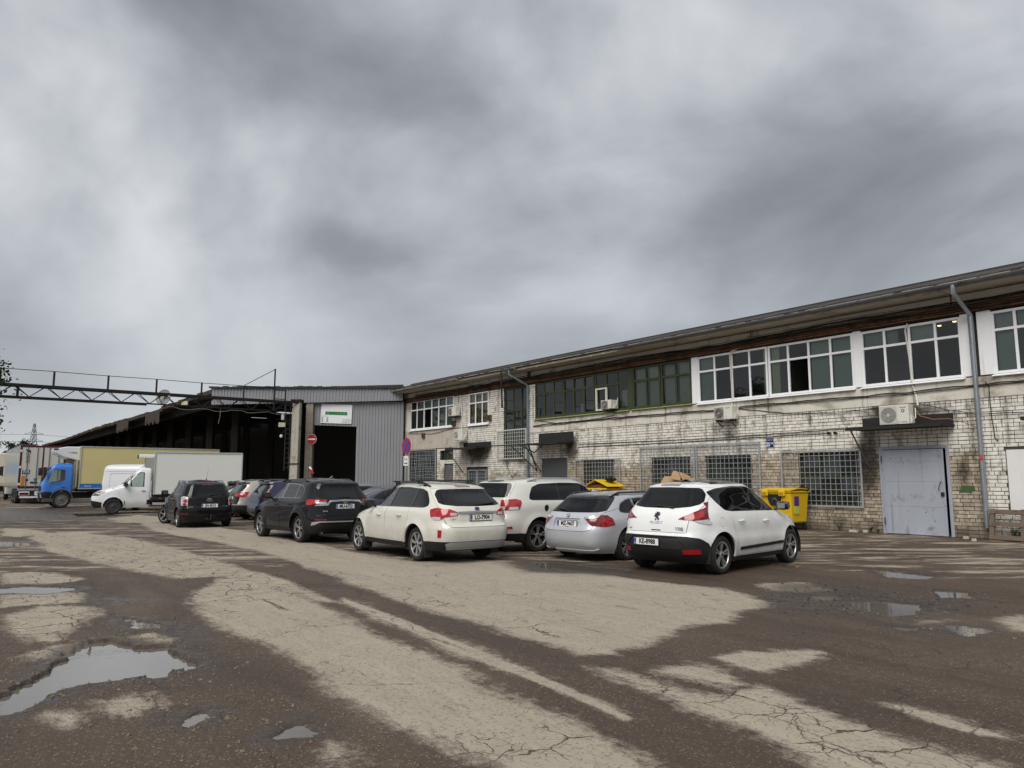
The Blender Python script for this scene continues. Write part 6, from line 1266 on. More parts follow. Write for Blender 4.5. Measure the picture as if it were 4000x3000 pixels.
plate_at(t,sh,0,.765,'MZ-9607',off=.0); e=on_tail(t,sh,MB().prism(ell(.042,.042),-.004,.003,'y'),'emblem',trimK,0,.925,.006)
for k in range(4):
    a0=k*math.pi/2; MB().prism([(0,0)]+[(.027*math.cos(a0+i*math.pi/12),.027*math.sin(a0+i*math.pi/12)) for i in range(7)],-.006,-.004,'y').build('quarter',signb if k%2 else signw,e)
ring(MB(),.042,.042,.004).build('rim',chrome,e); q=MB(); q.tube([(-.02+.2,.38,.22),(-.06,.38,.21)],.035,10); q.tube([(.2,.46,.22),(-.05,.46,.21)],.035,10); q.build('exhaust',trimK,t,smooth=True)
# --- tall crossovers share one form
def suv(paint_,**k):
    s=dict(L=4.60,sill=.26,axles=(.97,3.66),R=.36,paint=paint_,nr=6.5,nf=3.4,xc=2.05,flare=.035,tw=.235,spokes=5,wstyle='wide',
     xr=[(.26,.20),(.36,.06),(.48,.0),(.66,.01),(.76,.05),(.92,.08),(1.06,.10),(1.14,.15),(1.40,.36),(1.50,.42),(1.56,.43),(1.60,.62),(1.65,1.15),(1.69,1.7)],
     xf=[(.26,4.45),(.5,4.59),(.75,4.58),(.92,4.42),(1.02,4.0),(1.09,3.55),(1.13,3.36),(1.3,3.02),(1.48,2.66),(1.58,2.48),(1.65,2.38),(1.69,2.3)],
     w=[(.26,.86),(.42,.915),(.7,.928),(.95,.925),(1.08,.90),(1.14,.87),(1.38,.76),(1.53,.69),(1.60,.60),(1.65,.45),(1.69,0)],creases=((.4,1.0,4.0,.90,.014,.10),))
    s.update(k); return s
s=suv(nav,spokes=5,wstyle='twin')
sides(s,[(3.2,1.125),(1.05,1.145),(.93,1.17),(.88,1.28),(.98,1.43),(1.15,1.50),(1.8,1.545),(2.3,1.53),(2.62,1.42),(2.95,1.26)],1.13,1.52,1.28,.06,2.12,-.12,3.3,2.6,privacy,privacy,pglass)
s['trim']=mat('satin trim',(.25,.25,.26),.3,.8)
s['clad']=[('bumper_cladding',[('r',0,.26),('r',0,.50),('r',.6,.50),('r',.80,.55),('a',48,.60),('a',51,.64),(.56,.58),(.56,.26)],clad,.008,'c'),('sill_cladding',[(1.0,.26),(1.0,.44),(3.7,.44),(3.7,.26)],clad,.008,'s')]+[('arch_cladding',[(xw+r_*math.cos(R(a)),.36+r_*math.sin(R(a))) for r_,rg_ in ((.50,range(-10,191,10)),(.40,range(190,-11,-10))) for a in rg_],clad,.012,'s') for xw in (.97,3.66)]
s['tailgate']=[('r',0,.70),('r',.64,.70),('r',.70,.80),('r',.715,1.06),('r',.74,1.16),('r',.66,1.52),('r',0,1.54)]
s['rglass']=[('r',0,1.165),('r',.62,1.165),('r',.70,1.19),('r',.66,1.40),('r',.61,1.475),('r',0,1.49)]
s['lamps']=[('tail_lamp',[('r',.50,1.065),('r',.50,1.115),('r',.78,1.125),('a',48.5,1.13),('a',51,1.10),('a',50,.985),('a',46.5,.985),('r',.78,1.02)],lampred,.012),('reverse_lamp',[('r',.52,1.02),('r',.52,1.06),('r',.74,1.07),('r',.76,1.01)],lampw,.010),('chrome_wing',[('r',.0,1.075),('r',0,1.115),('r',.42,1.10),('r',.52,1.02),('r',.78,.99),('r',.78,.965),('r',.48,.975),('r',.40,1.06)],chrome,.014),('bumper_strip',[('r',.0,.545),('r',0,.575),('r',.70,.58),('a',45.5,.56),('a',46.5,.47),('r',.80,.49),('r',.70,.55)],mat('skid silver',(.33,.34,.36),.45,.3),.018),('rear_reflector',[('r',.55,.60),('r',.55,.63),('r',.80,.635),('r',.80,.605)],lampdr,.012)]
s['rearbits']=[]; s['handles']=[(1.50,.98),(2.40,.955)]; s['mirror']=(2.98,1.10); s['mirrorm']=nav; s['rails']=((.95,2.5,.62,.05,trimK),); s['wiper']=(-.16,1.185,.16,1.165); s['ant']=(.95,.1,'fin'); s['antm']=trimK
H=-39.5
def toyota(t,sh,y,z,r=.062):
    q=MB(); ring(q,r,r*.66,.006); ring(q,r*.62,r*.24,.0055,0,r*.36); ring(q,r*.26,r*.60,.0055,0,.0); return on_tail(t,sh,q,'emblem',chrome,y,z,.008,True)
t,sh,_=car('crossover_car','dark navy crossover with plate MU-6722 and chrome tail trim',spot((-5.73,20.18),H,.97,.92,'L'),H,s,scale=1.02)
plate_at(t,sh,0,.945,'MU-6722',off=.012); toyota(t,sh,0,1.06); rtext(t,sh,'RAV4',.055,chrome,.56,.83,.006,bold=.001); rtext(t,sh,'HYBRID',.03,chrome,-.6,.83,.006)
q=MB().tube([(.25,.62,.30),(.10,.62,.29)],.035,12); q.build('exhaust',chrome,t,smooth=True)
# --- black people carrier with steered front wheels
s=dict(L=4.36,sill=.18,axles=(.78,3.53),R=.32,paint=bk,nr=6.,nf=3.2,xc=1.9,flare=.010,tw=.205,spokes=5,wstyle='s',steer=32,
 xr=[(.18,.20),(.3,.06),(.45,.0),(.64,.0),(.70,.03),(.85,.06),(1.0,.08),(1.08,.12),(1.40,.32),(1.46,.36),(1.51,.48),(1.57,1.0),(1.62,1.7)],
 xf=[(.18,4.2),(.45,4.35),(.65,4.35),(.82,4.2),(.95,3.9),(1.05,3.5),(1.12,3.2),(1.3,2.85),(1.45,2.5),(1.53,2.3),(1.58,2.15),(1.62,2.05)],
 w=[(.18,.83),(.35,.875),(.65,.885),(.9,.88),(1.02,.86),(1.08,.83),(1.3,.735),(1.45,.665),(1.52,.58),(1.57,.42),(1.62,0)])
sides(s,[(3.15,1.06),(.85,1.09),(.62,1.13),(.66,1.28),(.80,1.40),(1.1,1.46),(1.7,1.49),(2.2,1.475),(2.5,1.38),(2.85,1.2)],1.075,1.46,1.15,-.08,2.0,-.15,3.1,2.5,privacy,privacy,pglass)
s['tailgate']=[('r',0,.56),('r',.66,.56),('r',.70,.70),('r',.69,1.0),('r',.76,1.10),('r',.66,1.45),('r',0,1.46)]
s['rglass']=[('r',0,1.045),('r',.3,1.06),('r',.69,1.10),('r',.71,1.14),('r',.655,1.34),('r',.60,1.405),('r',0,1.415)]
s['lamps']=[('tail_lamp',[('r',.66,.745),('r',.64,1.0),('r',.70,1.05),('a',46,1.06),('a',49,1.02),('a',48,.80),('a',47,.745)],lampw,.010),('lamp_roundel',[('r',.72+.055*math.cos(R(a)),.90+.06*math.sin(R(a))) for a in range(0,360,24)],lampred,.016),('lamp_roundel',[('r',.735+.05*math.cos(R(a)),.79+.045*math.sin(R(a))) for a in range(0,360,24)],lampdr,.016),('rear_reflector',[('r',.64,.45),('r',.64,.485),('r',.82,.49),('r',.82,.455)],lampdr,.010),('bumper_gleam',[('r',.68,.60),('r',.68,.64),('a',46,.64),('a',46,.60)],bk,.006)]  # last entry: raised bumper strip in plain body paint
s['rearbits']=[('brake_lamp',[('r',0,1.425),('r',0,1.452),('r',.18,1.45),('r',.18,1.424)],lampdr,.006),('chrome_strip',[('r',0,.835),('r',0,.85),('r',.36,.85),('r',.36,.835)],trimK,.014)]
s['handles']=[(1.45,.92),(2.35,.90)]; s['mirror']=(2.95,1.05); s['mirrorm']=bk; s['rails']=((.60,2.4,.60,.075,chrome),); s['wiper']=(.0,1.075,-.36,1.13); s['ant']=(.62,.42,'rod')
H=-34.
t,sh,_=car('people_carrier','black people carrier with plate JN-4213 and front wheels turned',spot((-11.75,26.45),H,.78,.87,'L'),H,s,scale=1.03)
plate_at(t,sh,0,.74,'JN-4213',frame=False,off=.02).location.y=-.03; toyota(t,sh,-.02,.93,.085); rtext(t,sh,'COROLLA',.035,chrome,.54,.70,.006); rtext(t,sh,'VERSO D4D',.04,chrome,-.52,.72,.006)
q=MB(); q.tube([(.25,-.05,.30),(-.08,-.05,.28),(-.14,-.05,.32),(-.14,-.05,.40)],.024,8); q.lathe([(.001,-.03),(.025,-.02),(.028,.005),(.02,.025),(.001,.03)],10,'z',(-.14,-.05,.42)); q.box(-.02,.06,.02,.1,.28,.34); q.build('tow_hook',dark_steel,t,smooth=True)
# --- row of cars nosed toward the building
rowH=52.
def rowcar(name,label,C,paint_,var,h=rowH,plate=None):
    s=suv(paint_); 
    if var=='lex': dlo=[(3.2,1.10),(.80,1.15),(.62,1.20),(.85,1.36),(1.2,1.48),(1.8,1.52),(2.3,1.5),(2.6,1.4),(2.95,1.25)]; s['xr']=[(.26,.2),(.4,.04),(.55,0),(.75,.02),(.95,.06),(1.05,.12),(1.14,.25),(1.36,.62),(1.47,.72),(1.53,.70),(1.57,.85),(1.63,1.3),(1.68,1.7)]; s['w']=[(z,v) for z,v in s['w'][:-1]]+[(1.68,0)]; s['xf']=s['xf'][:-2]+[(1.63,2.4),(1.68,2.3)]; s['w']=[(.26,.86),(.42,.91),(.7,.92),(.95,.92),(1.08,.89),(1.14,.865),(1.38,.75),(1.53,.66),(1.58,.56),(1.63,.42),(1.68,0)]
    else: dlo=[(3.2,1.125),(1.0,1.15),(.80,1.18),(.82,1.30),(.98,1.45),(1.2,1.51),(1.8,1.545),(2.3,1.53),(2.62,1.42),(2.95,1.26)]
    sides(s,dlo,1.13,1.51,1.25,.0,2.12,-.12,3.3,2.6,privacy,privacy,pglass)
    s['tailgate']=[('r',0,.66),('r',.64,.66),('r',.70,.80),('r',.715,1.06),('r',.74,1.16),('r',.66,1.50),('r',0,1.52)]
    s['rglass']=[('r',0,1.155),('r',.62,1.155),('r',.70,1.18),('r',.66,1.38),('r',.61,1.46),('r',0,1.475)]
    if var=='rav': s['clad']=[('bumper_cladding',[('r',0,.26),('r',0,.62),('r',.7,.62),('a',46,.62),(.56,.60),(.56,.26)],clad,.006,'c')]; s['over']=[('tailgate_panel',[('r',0,.66),('r',0,1.15),('r',.72,1.15),('r',.72,.66)],bk,.003,'c')]; s['lamps']=[('tail_lamp',[('r',.42,1.0),('r',.42,1.06),('r',.62,1.12),('a',45,1.15),('a',50,1.16),('a',49,1.0),('a',46,.95),('r',.60,.97)],lampred,.014)]
    elif var=='lex': s['lamps']=[('tail_lamp',[('r',.52,.93),('r',.56,1.08),('r',.76,1.10),('a',49,1.10),('a',50.5,1.02),('a',48.5,.93)],lampw,.012),('tail_lamp_lens',[('r',.60,.97),('r',.60,1.05),('r',.74,1.05),('r',.74,.97)],lampdark,.016)]
    else: s['lamps']=[('tail_lamp',[('r',.70,.95),('r',.70,1.35),('a',45,1.35),('a',47,1.30),('a',47,.95)],lampdr,.012)]
    s['rails']=((.95,2.5,.60,.05,trimK),); s['handles']=[(1.5,.96),(2.4,.94)]; s['mirror']=(2.98,1.1); s['over']=s.get('over',[])+[('spoiler',[('r',0,1.49),('r',0,1.55),('r',.62,1.54),('r',.64,1.49)],bk if var!='blue' else blu,.05,'c')]
    t,sh,_=car(name,label,spot(C,h,.97,.92,'R'),h,s,scale=1.0)
    if plate: plate_at(t,sh,0,.92,plate,off=.015)
    return t,sh
rowcar('crossover_car','champagne crossover with dark spoiler, half hidden behind the black people carrier',(-12.05,33.6),chp,'lex',plate='HT-2281')
t,sh=rowcar('crossover_car','warm silver crossover with black tailgate and bright red tail lamp',(-10.45,31.2),bei,'rav',plate='KP-105')
toyota(t,sh,.2,1.06)
rowcar('crossover_car','tall blue crossover seen behind the dark navy one',(-8.72,28.9),blu,'blue')
def saloon(paint_):
    s=dict(L=4.7,sill=.18,axles=(1.05,3.80),R=.33,paint=paint_,nr=4.6,nf=3.2,xc=2.3,flare=.012,tw=.215,spokes=5,wstyle='s',
     xr=[(.18,.2),(.3,.06),(.5,.0),(.75,.02),(.92,.08),(.99,.20),(1.02,.50),(1.06,.72),(1.20,1.12),(1.33,1.52),(1.39,1.72),(1.42,1.95),(1.45,2.2)],
     xf=[(.18,4.5),(.45,4.69),(.6,4.69),(.75,4.55),(.86,4.1),(.93,3.7),(.98,3.5),(1.15,3.1),(1.3,2.8),(1.38,2.65),(1.42,2.55),(1.45,2.45)],
     w=[(.18,.85),(.35,.895),(.6,.91),(.85,.90),(.95,.875),(1.0,.85),(1.2,.74),(1.32,.66),(1.38,.56),(1.42,.38),(1.45,0)])
    sides(s,[(3.3,.985),(1.2,1.01),(1.02,1.04),(1.2,1.14),(1.5,1.27),(1.8,1.335),(2.2,1.345),(2.6,1.31),(2.9,1.19)],.99,1.33,1.55,.0,2.35,-.12,3.35,2.6,privacy,privacy,pglass)
    s['tailgate']=[('r',0,.55),('r',.60,.55),('r',.66,.90),('r',.62,.99),('r',.60,1.015),('r',0,1.02)]
    s['rglass']=[('r',0,1.065),('r',.55,1.065),('r',.66,1.09),('r',.58,1.29),('r',.5,1.345),('r',0,1.36)]
    s['rgm']=glass('pale rear glass',refl=.10,dark=(.05,.05,.055)); s['lamps']=[('tail_lamp',[('r',.50,.80),('r',.50,.93),('a',46,.95),('a',50,.93),('a',49,.80)],lampred,.010)]; s['handles']=[(1.75,.85),(2.65,.83)]; s['mirror']=(3.1,.96); return s
car('saloon_car','dark blue-grey fastback saloon tucked behind the cream estate',spot((-4.35,23.6),50,1.05,.9,'R'),50,saloon(paint('slate paint',(.035,.038,.06),.4,.3)),scale=1.03)
s=saloon(paint('grey paint',(.16,.165,.175),.5,.3)); car('saloon_car','grey saloon roof showing beyond the fastback saloon',spot((-6.2,26.4),52,1.05,.9,'R'),52,s,scale=1.07)
# pennant on the crossover row
o=thing('pennant','small red and white pennant standing beside the gate pillar','flag',(-10.2,37.5,0)); MB().cyl((0,0,0),(0,0,2.5),.012,n=6).build('stick',dark_steel,o)
for k,m_ in enumerate((signred,signw,signred)): MB().hexa([(0,-.004,2.42-.17*k-.12*k*.2),(.03+.30*(k+.6)/3,-.02,2.30-.17*k),(.03+.30*(k+.6)/3,-.015,2.30-.17*k),(0,.004,2.42-.17*k),(0,-.004,2.50-.17*k),(.03+.25*(k+.1)/3,-.02,2.46-.17*k),(.03+.25*(k+.1)/3,-.015,2.46-.17*k),(0,.004,2.50-.17*k)]).build('stripe',m_,o)
# ------------------------------------------------------------------ trucks and vans
vanw=paint('van white paint',(.66,.68,.69),0.,.45); trkblue=paint('truck blue paint',(.030,.165,.55),0.,.3)
boxw=mat('white box wall',(.62,.63,.60),.5,var=.04,vs_=.6,dirt=(.45,.44,.39,.66),ds=.6); boxy=mat('pale yellow box wall',(.60,.52,.25),.5,var=.07,vs_=.5,streak=(.52,.45,.22,.6)); alu=mat('aluminium edge',(.50,.51,.52),.4,.6,var=.1)
creamw=mat('cream trailer wall',(.42,.39,.31),.6,var=.12,vs_=.8,streak=(.28,.25,.19,.55)); maroon=mat('maroon frame',(.075,.012,.016),.5,var=.2)
def cab(t,spec):
    """cab or van shell with glass, doors and arches"""
    sh=Shell(spec['xr'],spec['xf'],spec['w'],spec.get('nr',12.),spec.get('nf',4.),spec['xc'],spec.get('arches',()),spec.get('flare',.0),spec.get('creases',()))
    D=lambda poly:[sh.dom(p) for p in poly]; parts=[]
    for (nm,poly,m,off,mode,kw) in spec['parts']:
        dp=D(poly)
        if kw.get('gap'): parts.append(dict(name='shut_line',poly=dp,mat=gapM,off=-.014,mode=mode,skirt=.01)); dp=shrink(dp,.007)
        parts.append(dict(name=nm,poly=dp,mat=m,off=off,mode=mode,skirt=kw.get('skirt',.025),glass=kw.get('glass',False),key=kw.get('key',0)))
    build_shell(sh,parts,t,spec['paint'],spec.get('body','cab'),grid=.08,lining=cabin); return sh
def refbox(t,x0,x1,w,z0,z1,m,doors=False):
    MB().box(x0,x1,-w/2,w/2,z0,z1).build('box_body',m,t,bevel=.02,seg=2)
    e=MB(); k=.05
    for y in (-w/2,w/2):
        sg=1 if y>0 else -1
        for z in (z0,z1): e.box(x0-.012,x1+.012,y-.02+sg*.012,y+.02+sg*.012,z-.03,z+.03)
        for x in (x0,x1): e.box(x-.03,x+.03,y-.02+sg*.014,y+.02+sg*.014,z0+.03,z1-.03)
    for x in (x0,x1):
        for z in (z0,z1): e.box(x-.022,x+.022,-w/2+.02,w/2-.02,z-.03,z+.03)
    e.build('edge_rail',alu,t,bevel=.006)
# white box truck with a pick-up style cab
h=-118.; f=Vector((math.sin(R(h)),math.cos(R(h)))); l=Vector((-math.cos(R(h)),math.sin(R(h))))
fw=Vector((-19.45,36.65)); org=fw-f*1.62-l*.93       # cab rear at x=0, front axle x=1.62
t=thing('box_truck','white box truck with sloping cab and small cooler above it','truck',(org.x,org.y,0),R(90-h))
sp=dict(paint=vanw,xc=.3,nr=14.,nf=5.,arches=((1.62,.37,.43),),flare=.02,
 xr=[(.30,.0),(1.0,0),(2.0,0.0),(2.2,.02),(2.30,.10),(2.36,.2)],
 xf=[(.30,2.45),(.5,2.58),(.75,2.60),(.95,2.53),(1.10,2.32),(1.22,1.98),(1.30,1.62),(1.36,1.45),(1.75,1.02),(2.05,.72),(2.2,.56),(2.30,.46),(2.36,.38)],
 w=[(.30,.93),(.6,.985),(1.0,.99),(1.3,.96),(1.7,.90),(2.05,.84),(2.2,.76),(2.30,.55),(2.36,0)])
gl=[(.30,1.30),(.30,2.02),(.52,2.04),(.78,1.90),(1.22,1.44),(1.25,1.33)]
sp['parts']=[('bumper_cladding',[(2.10,.30),(2.10,.55),(2.35,.62),('f',.5,.66),('f',0,.66),('f',0,.30)],clad,.008,'c',{}),('side_cladding',[(.02,.46),(.02,.68),(1.15,.62),(1.15,.44)],clad,.01,'s',{}),
 ('door',[(.16,.36),(.16,2.12),(.50,2.12),(.86,1.94),(1.38,1.42),(1.40,1.1),(1.33,.8),(1.12,.62),(1.12,.36)],vanw,0,'s',dict(gap=True)),
 ('window',roundpoly(gl,.05),pglass,-.008,'s',dict(glass=True,skirt=0)),('quarter_bar',[(.84,1.32),(.84,1.86),(.89,1.81),(.89,1.32)],trimK,.004,'s',{}),
 ('windscreen',[('f',0,1.42),('f',.74,1.42),('f',.78,1.50),('f',.68,1.98),('f',.60,2.06),('f',0,2.1)],pglass,-.004,'c',dict(glass=True,skirt=0)),
 ('headlamp',[('f',.52,.88),('f',.52,1.06),('f',.86,1.10),(2.02,1.15),(1.98,1.06),(2.25,.90),('f',.85,.88)],lampdark,.008,'s',{}),('lamp_reflector',[('f',.74,.96),('f',.74,1.03),(2.28,1.04),(2.25,.97)],lampw,.012,'s',{}),('grille',[('f',0,.88),('f',0,1.08),('f',.48,1.04),('f',.48,.90)],trimK,.006,'c',{}),
 ('hole',arch_poly(1.62,.38,.44,.30),None,0,'hole',{})]
sh=cab(t,sp)
for sg in (1,-1):
    wheel(t,1.62,sg*.84,.365,.23,10,'steel',sg,rm=rimK); wheel(t,-2.0,sg*.84,.365,.23,10,'steel',sg,rm=rimK); handle(t,sh,.32,1.10,sg,black_rub); mirror(t,sh,1.12,1.30,sg,black_rub,1.35)
refbox(t,-4.25,-.12,2.12,.95,3.02,boxw)
q=MB(); q.box(-4.1,2.2,-.42,.42,.40,.62); q.box(-4.2,-.1,-.95,.95,.78,.94); q.box(.0,2.3,-.8,.8,.36,.50); q.box(-4.2,-4.1,-.9,.9,.40,.55); q.build('chassis',black_rub,t)
q=MB(); q.box(-1.45,-.1,.92,.98,.42,.53); q.box(-.75,-.68,.88,.93,.5,.8); q.build('side_guard',alu,t); MB().box(-3.0,-2.5,.9,.96,.42,.53).build('side_guard',alu,t); MB().box(-.5,-.38,.95,.965,.72,.75).build('marker_lamp',mat('amber lamp',(.55,.16,.02),.3),t)
q=MB(); q.box(-.10,.62,-.68,.68,2.72,2.92); q.build('cooler_unit',vanw,t,bevel=.05,seg=3); MB().box(.60,.66,-.5,.66,2.73,2.90).build('cooler_grille',black_rub,t,bevel=.02); MB().cyl((-.06,.55,2.36),(-.06,.55,2.75),.045).build('hose',signw,t)
MB().box(-.115,.3,-.7,.7,1.6,2.74).build('cooler_backing',mat('grey panel',(.28,.28,.27),.6),t)
MB().tube([(.25,.5,2.34),(.05,.5,2.5)],.008,5).build('aerial',black_rub,t)
# white panel van behind it
h=89.; f=Vector((math.sin(R(h)),math.cos(R(h)))); l=Vector((-math.cos(R(h)),math.sin(R(h))))
c=Vector((-22.35,41.6)); t=thing('panel_van','white high-roof panel van, rear end showing behind the white box truck','van',(c.x,c.y,0),R(90-h))
sp=dict(paint=vanw,xc=2.6,nr=16.,nf=5.,arches=((1.1,.35,.42),(4.6,.35,.42)),body='body',
 xr=[(.30,.06),(.5,0),(1.0,0),(2.0,.05),(2.35,.10),(2.46,.25),(2.52,.6)],xf=[(.30,5.7),(.6,5.9),(.9,5.85),(1.15,5.5),(1.25,5.0),(1.8,4.5),(2.2,4.1),(2.4,3.9),(2.47,3.7),(2.52,3.4)],
 w=[(.30,.92),(.7,.99),(1.3,.99),(1.9,.95),(2.25,.91),(2.4,.82),(2.47,.6),(2.52,0)],
 parts=[('rear_door',[('r',0.004,.45),('r',0.004,2.36),('r',.78,2.36),('r',.86,1.4),('r',.86,.45)],vanw,0,'s',dict(gap=True)),('rear_window',[('r',.1,1.35),('r',.1,2.1),('r',.66,2.1),('r',.70,1.35)],dglass,-.004,'s',dict(glass=True,skirt=0)),
  ('side_panel',roundpoly([(.50,1.15),(.50,2.0),(2.2,2.0),(2.2,1.15)],.12),vanw,-.018,'s',{}),('side_panel',roundpoly([(2.4,1.15),(2.4,2.0),(3.7,2.0),(3.7,1.15)],.12),vanw,-.018,'s',dict(key=2)),('waist_line',[(.2,2.1),(.2,2.115),(3.9,2.115),(3.9,2.1)],gapM,-.004,'s',{}),('tail_lamp',[('r',.86,1.0),('r',.86,1.35),(.10,1.35),(.10,1.0)],lampdr,.008,'s',{}),
  ('side_cladding',[(.02,.5),(.02,.72),(4.2,.72),(4.2,.5)],clad,.008,'s',{}),('hole',arch_poly(1.1,.36,.42,.30),None,0,'hole',{}),('hole',arch_poly(4.6,.36,.42,.30),None,0,'hole',{})])
sh=cab(t,sp)
for sg in (1,-1):
    for x_ in (1.1,4.6): wheel(t,x_,sg*.85,.35,.22,10,'steel',sg,rm=rimK)
MB().box(.1,5.6,-.8,.8,.32,.5).build('underbody',black_rub,t)
# blue cab-over truck with pale yellow box
h=-127.6; f=Vector((math.sin(R(h)),math.cos(R(h)))); l=Vector((-math.cos(R(h)),math.sin(R(h)))); fw=Vector((-26.6,44.3)); org=fw-f*.55-l*1.1
t=thing('lorry','blue cab-over lorry with long pale yellow refrigerated box','truck',(org.x,org.y,0),R(90-h))
sp=dict(paint=trkblue,xc=.35,nr=14.,nf=12.,xr=[(.55,0),(1.5,0),(2.4,.0),(2.58,.05),(2.66,.2)],xf=[(.55,1.50),(.8,1.56),(1.3,1.56),(1.5,1.50),(2.3,1.18),(2.5,1.02),(2.6,.85),(2.66,.6)],
 w=[(.55,1.1),(.9,1.15),(1.5,1.15),(2.3,1.08),(2.52,1.0),(2.61,.8),(2.66,0)])
gl=[(.42,1.62),(.42,2.24),(1.0,2.26),(1.28,1.55),(1.2,1.47),(.75,1.50)]
sp['parts']=[('step_panel',[(1.06,.55),(1.06,.95),(1.5,.95),(1.5,.55)],clad,.012,'s',{}),('bumper',[(1.02,.55),(1.02,.86),('f',.9,.86),('f',0,.86),('f',0,.55)],clad,.03,'c',{}),('door',[(.28,.98),(.28,2.36),(1.05,2.36),(1.42,1.5),(1.42,.98)],trkblue,0,'s',dict(gap=True)),('window',roundpoly(gl,.05),pglass,-.008,'s',dict(glass=True,skirt=0)),
 ('windscreen',[('f',0,1.55),('f',.96,1.55),('f',1.0,1.62),('f',.93,2.25),('f',0,2.30)],carglass,-.004,'c',dict(glass=True,skirt=0)),('sun_visor',[('f',0,2.30),('f',0,2.42),('f',.9,2.36),('f',.92,2.27)],trimK,.06,'c',{}),('grille',[('f',0,.9),('f',0,1.3),('f',.6,1.3),('f',.66,.9)],trimK,.006,'c',{}),('front_panel',[('f',0,1.32),('f',0,1.5),('f',.8,1.5),('f',.8,1.32)],trkblue,.004,'c',{}),('headlamp',[('f',.70,.62),('f',.70,.80),('f',1.0,.80),('f',1.0,.62)],lampw,.045,'s',{}),
 ('hole',arch_poly(.55,.50,.56,.55),None,0,'hole',{})]
sh=cab(t,sp)
q=MB(); pr=[(.55+.60*math.cos(R(a)),.50+.60*math.sin(R(a))) for a in range(5,176,10)]; pr2=[(.55+.53*math.cos(R(a)),.50+.53*math.sin(R(a))) for a in range(175,4,-10)]
for sg in (1,-1): q.prism(pr+pr2,sg*.80,sg*1.17,'y')
q.box(.95,1.5,.85,1.16,.36,.56); q.box(.95,1.5,-1.16,-.85,.36,.56); q.build('mudguard',mat('grey guard',(.07,.072,.075),.6,var=.2),t,bevel=.01)
for sg in (1,-1):
    for x_ in (.55,-3.6): wheel(t,x_,sg*1.0,.49,.28,8,'steel',sg,rm=mat('dull truck rim',(.16,.155,.145),.6,.3,var=.2,dirt=(.05,.04,.03,.55),ds=5))
    handle(t,sh,.5,1.22,sg,black_rub); q=MB(); q.box(1.42,1.58,sg*1.28-.14,sg*1.28+.14,1.9,2.38); q.bar((1.25,sg*1.0,2.4),(1.5,sg*1.28,2.3),.04); q.build('wing_mirror',black_rub,t,bevel=.03)
q=MB(); q.box(1.35,1.75,.55,.95,2.05,2.25); q.bar((1.2,.8,2.3),(1.55,.75,2.15),.04); q.build('kerb_mirror',black_rub,t,bevel=.04)
refbox(t,-8.3,-.30,2.5,1.12,3.62,boxy); q=MB(); q.box(-2.75,-.34,1.252,1.262,1.15,1.42); q.build('blue_stripe',mat('stripe blue',(.03,.16,.5),.5),t); text('Hertz',.16,signw,t,(-.75,1.27,1.27),(R(90),0,R(180)),ext=.001)
q=MB(); q.box(-8.2,1.3,-.45,.45,.55,.9); q.box(-8.2,-.3,-1.15,1.15,.95,1.1); q.box(-2.9,-1.1,.8,1.15,.5,.95); q.build('chassis',black_rub,t)
q=MB(); q.prism([(-.30,3.62),(.35,3.62),(.95,3.50),(1.05,3.40),(1.0,3.22),(.55,2.98),(-.25,2.78),(-.30,2.8)],-.95,.95,'y'); q.build('cooler_unit',vanw,t,bevel=.06,seg=3); q=MB(); q.box(.83,1.04,.4,.956,3.38,3.5); q.box(.7,.98,-.6,.5,3.26,3.36); q.build('cooler_grille',black_rub,t,bevel=.02)
text('T-1000R',.13,ink,t,(.10,.957,3.25),(R(90),0,R(180)),ext=.001); MB().cyl((-.16,1.0,1.2),(-.16,1.0,2.8),.05,n=8).build('hose',mat('grey hose',(.35,.34,.30),.6),t); MB().tube([(.5,.8,2.66),(.3,.8,3.1)],.008,4).build('aerial',black_rub,t)
# refrigerated trailer, back to the camera
h=-37.6; f=Vector((math.sin(R(h)),math.cos(R(h)))); l=Vector((-math.cos(R(h)),math.sin(R(h)))); rl=Vector((-33.4,50.6)); c=rl-l*1.36
t=thing('semi_trailer','white refrigerated semi-trailer with maroon door frame and TIR plate','trailer',(c.x,c.y,0),R(90-h))
MB().box(0.02,13,-1.36,1.36,1.05,3.98).build('box_body',mat('polished trailer side',(.45,.46,.46),.22,.55,var=.1,vs_=.7),t,bevel=.03)
q=MB(); 
for (a,b,c_,d) in ((-1.36,1.36,1.08,1.20),(-1.36,1.36,3.86,3.98),(-1.36,-1.24,1.2,3.86),(1.24,1.36,1.2,3.86),(-.035,.035,1.2,3.86)): q.box(-.03,.018,a,b,c_,d)
q.build('door_frame',maroon,t,bevel=.01)
for a,b in ((-1.22,-.05),(.05,1.22)):
    dr=MB().box(-.012,.016,a,b,1.22,3.84).build('door',mat('door white',(.55,.545,.50),.5,var=.06,vs_=.8,dirt=(.40,.38,.33,.64)),t,bevel=.008)
    for y in (a+.30,b-.30) if a<0 else (a+.30,b-.30): MB().cyl((-.045,y,1.0),(-.045,y,3.9),.022,n=8).build('lock_bar',zincdull,dr); 
    for z in (1.35,2.5,3.6): MB().box(-.05,-.012,(a-.14) if a<0 else (b+.02),(a-.02) if a<0 else (b+.14),z-.07,z+.07).build('hinge',signw,dr)
    MB().box(-.06,-.03,a+.2,a+.62,1.42,1.52).build('lock_handle',dark_steel,dr)
q=MB().box(-.02,-.013,.72,1.16,2.02,2.32).build('tir_plate',mat('navy plate',(.01,.03,.14),.4),t); text('TIR',.28,signw,t,(-.022,.94,2.17),(R(90),0,R(-90)),sx=.95,bold=.006)
MB().box(-.022,-.014,.98,1.18,1.24,1.92).build('amber_marker',mat('amber reflector',(.55,.20,.02),.35),t); q=MB()
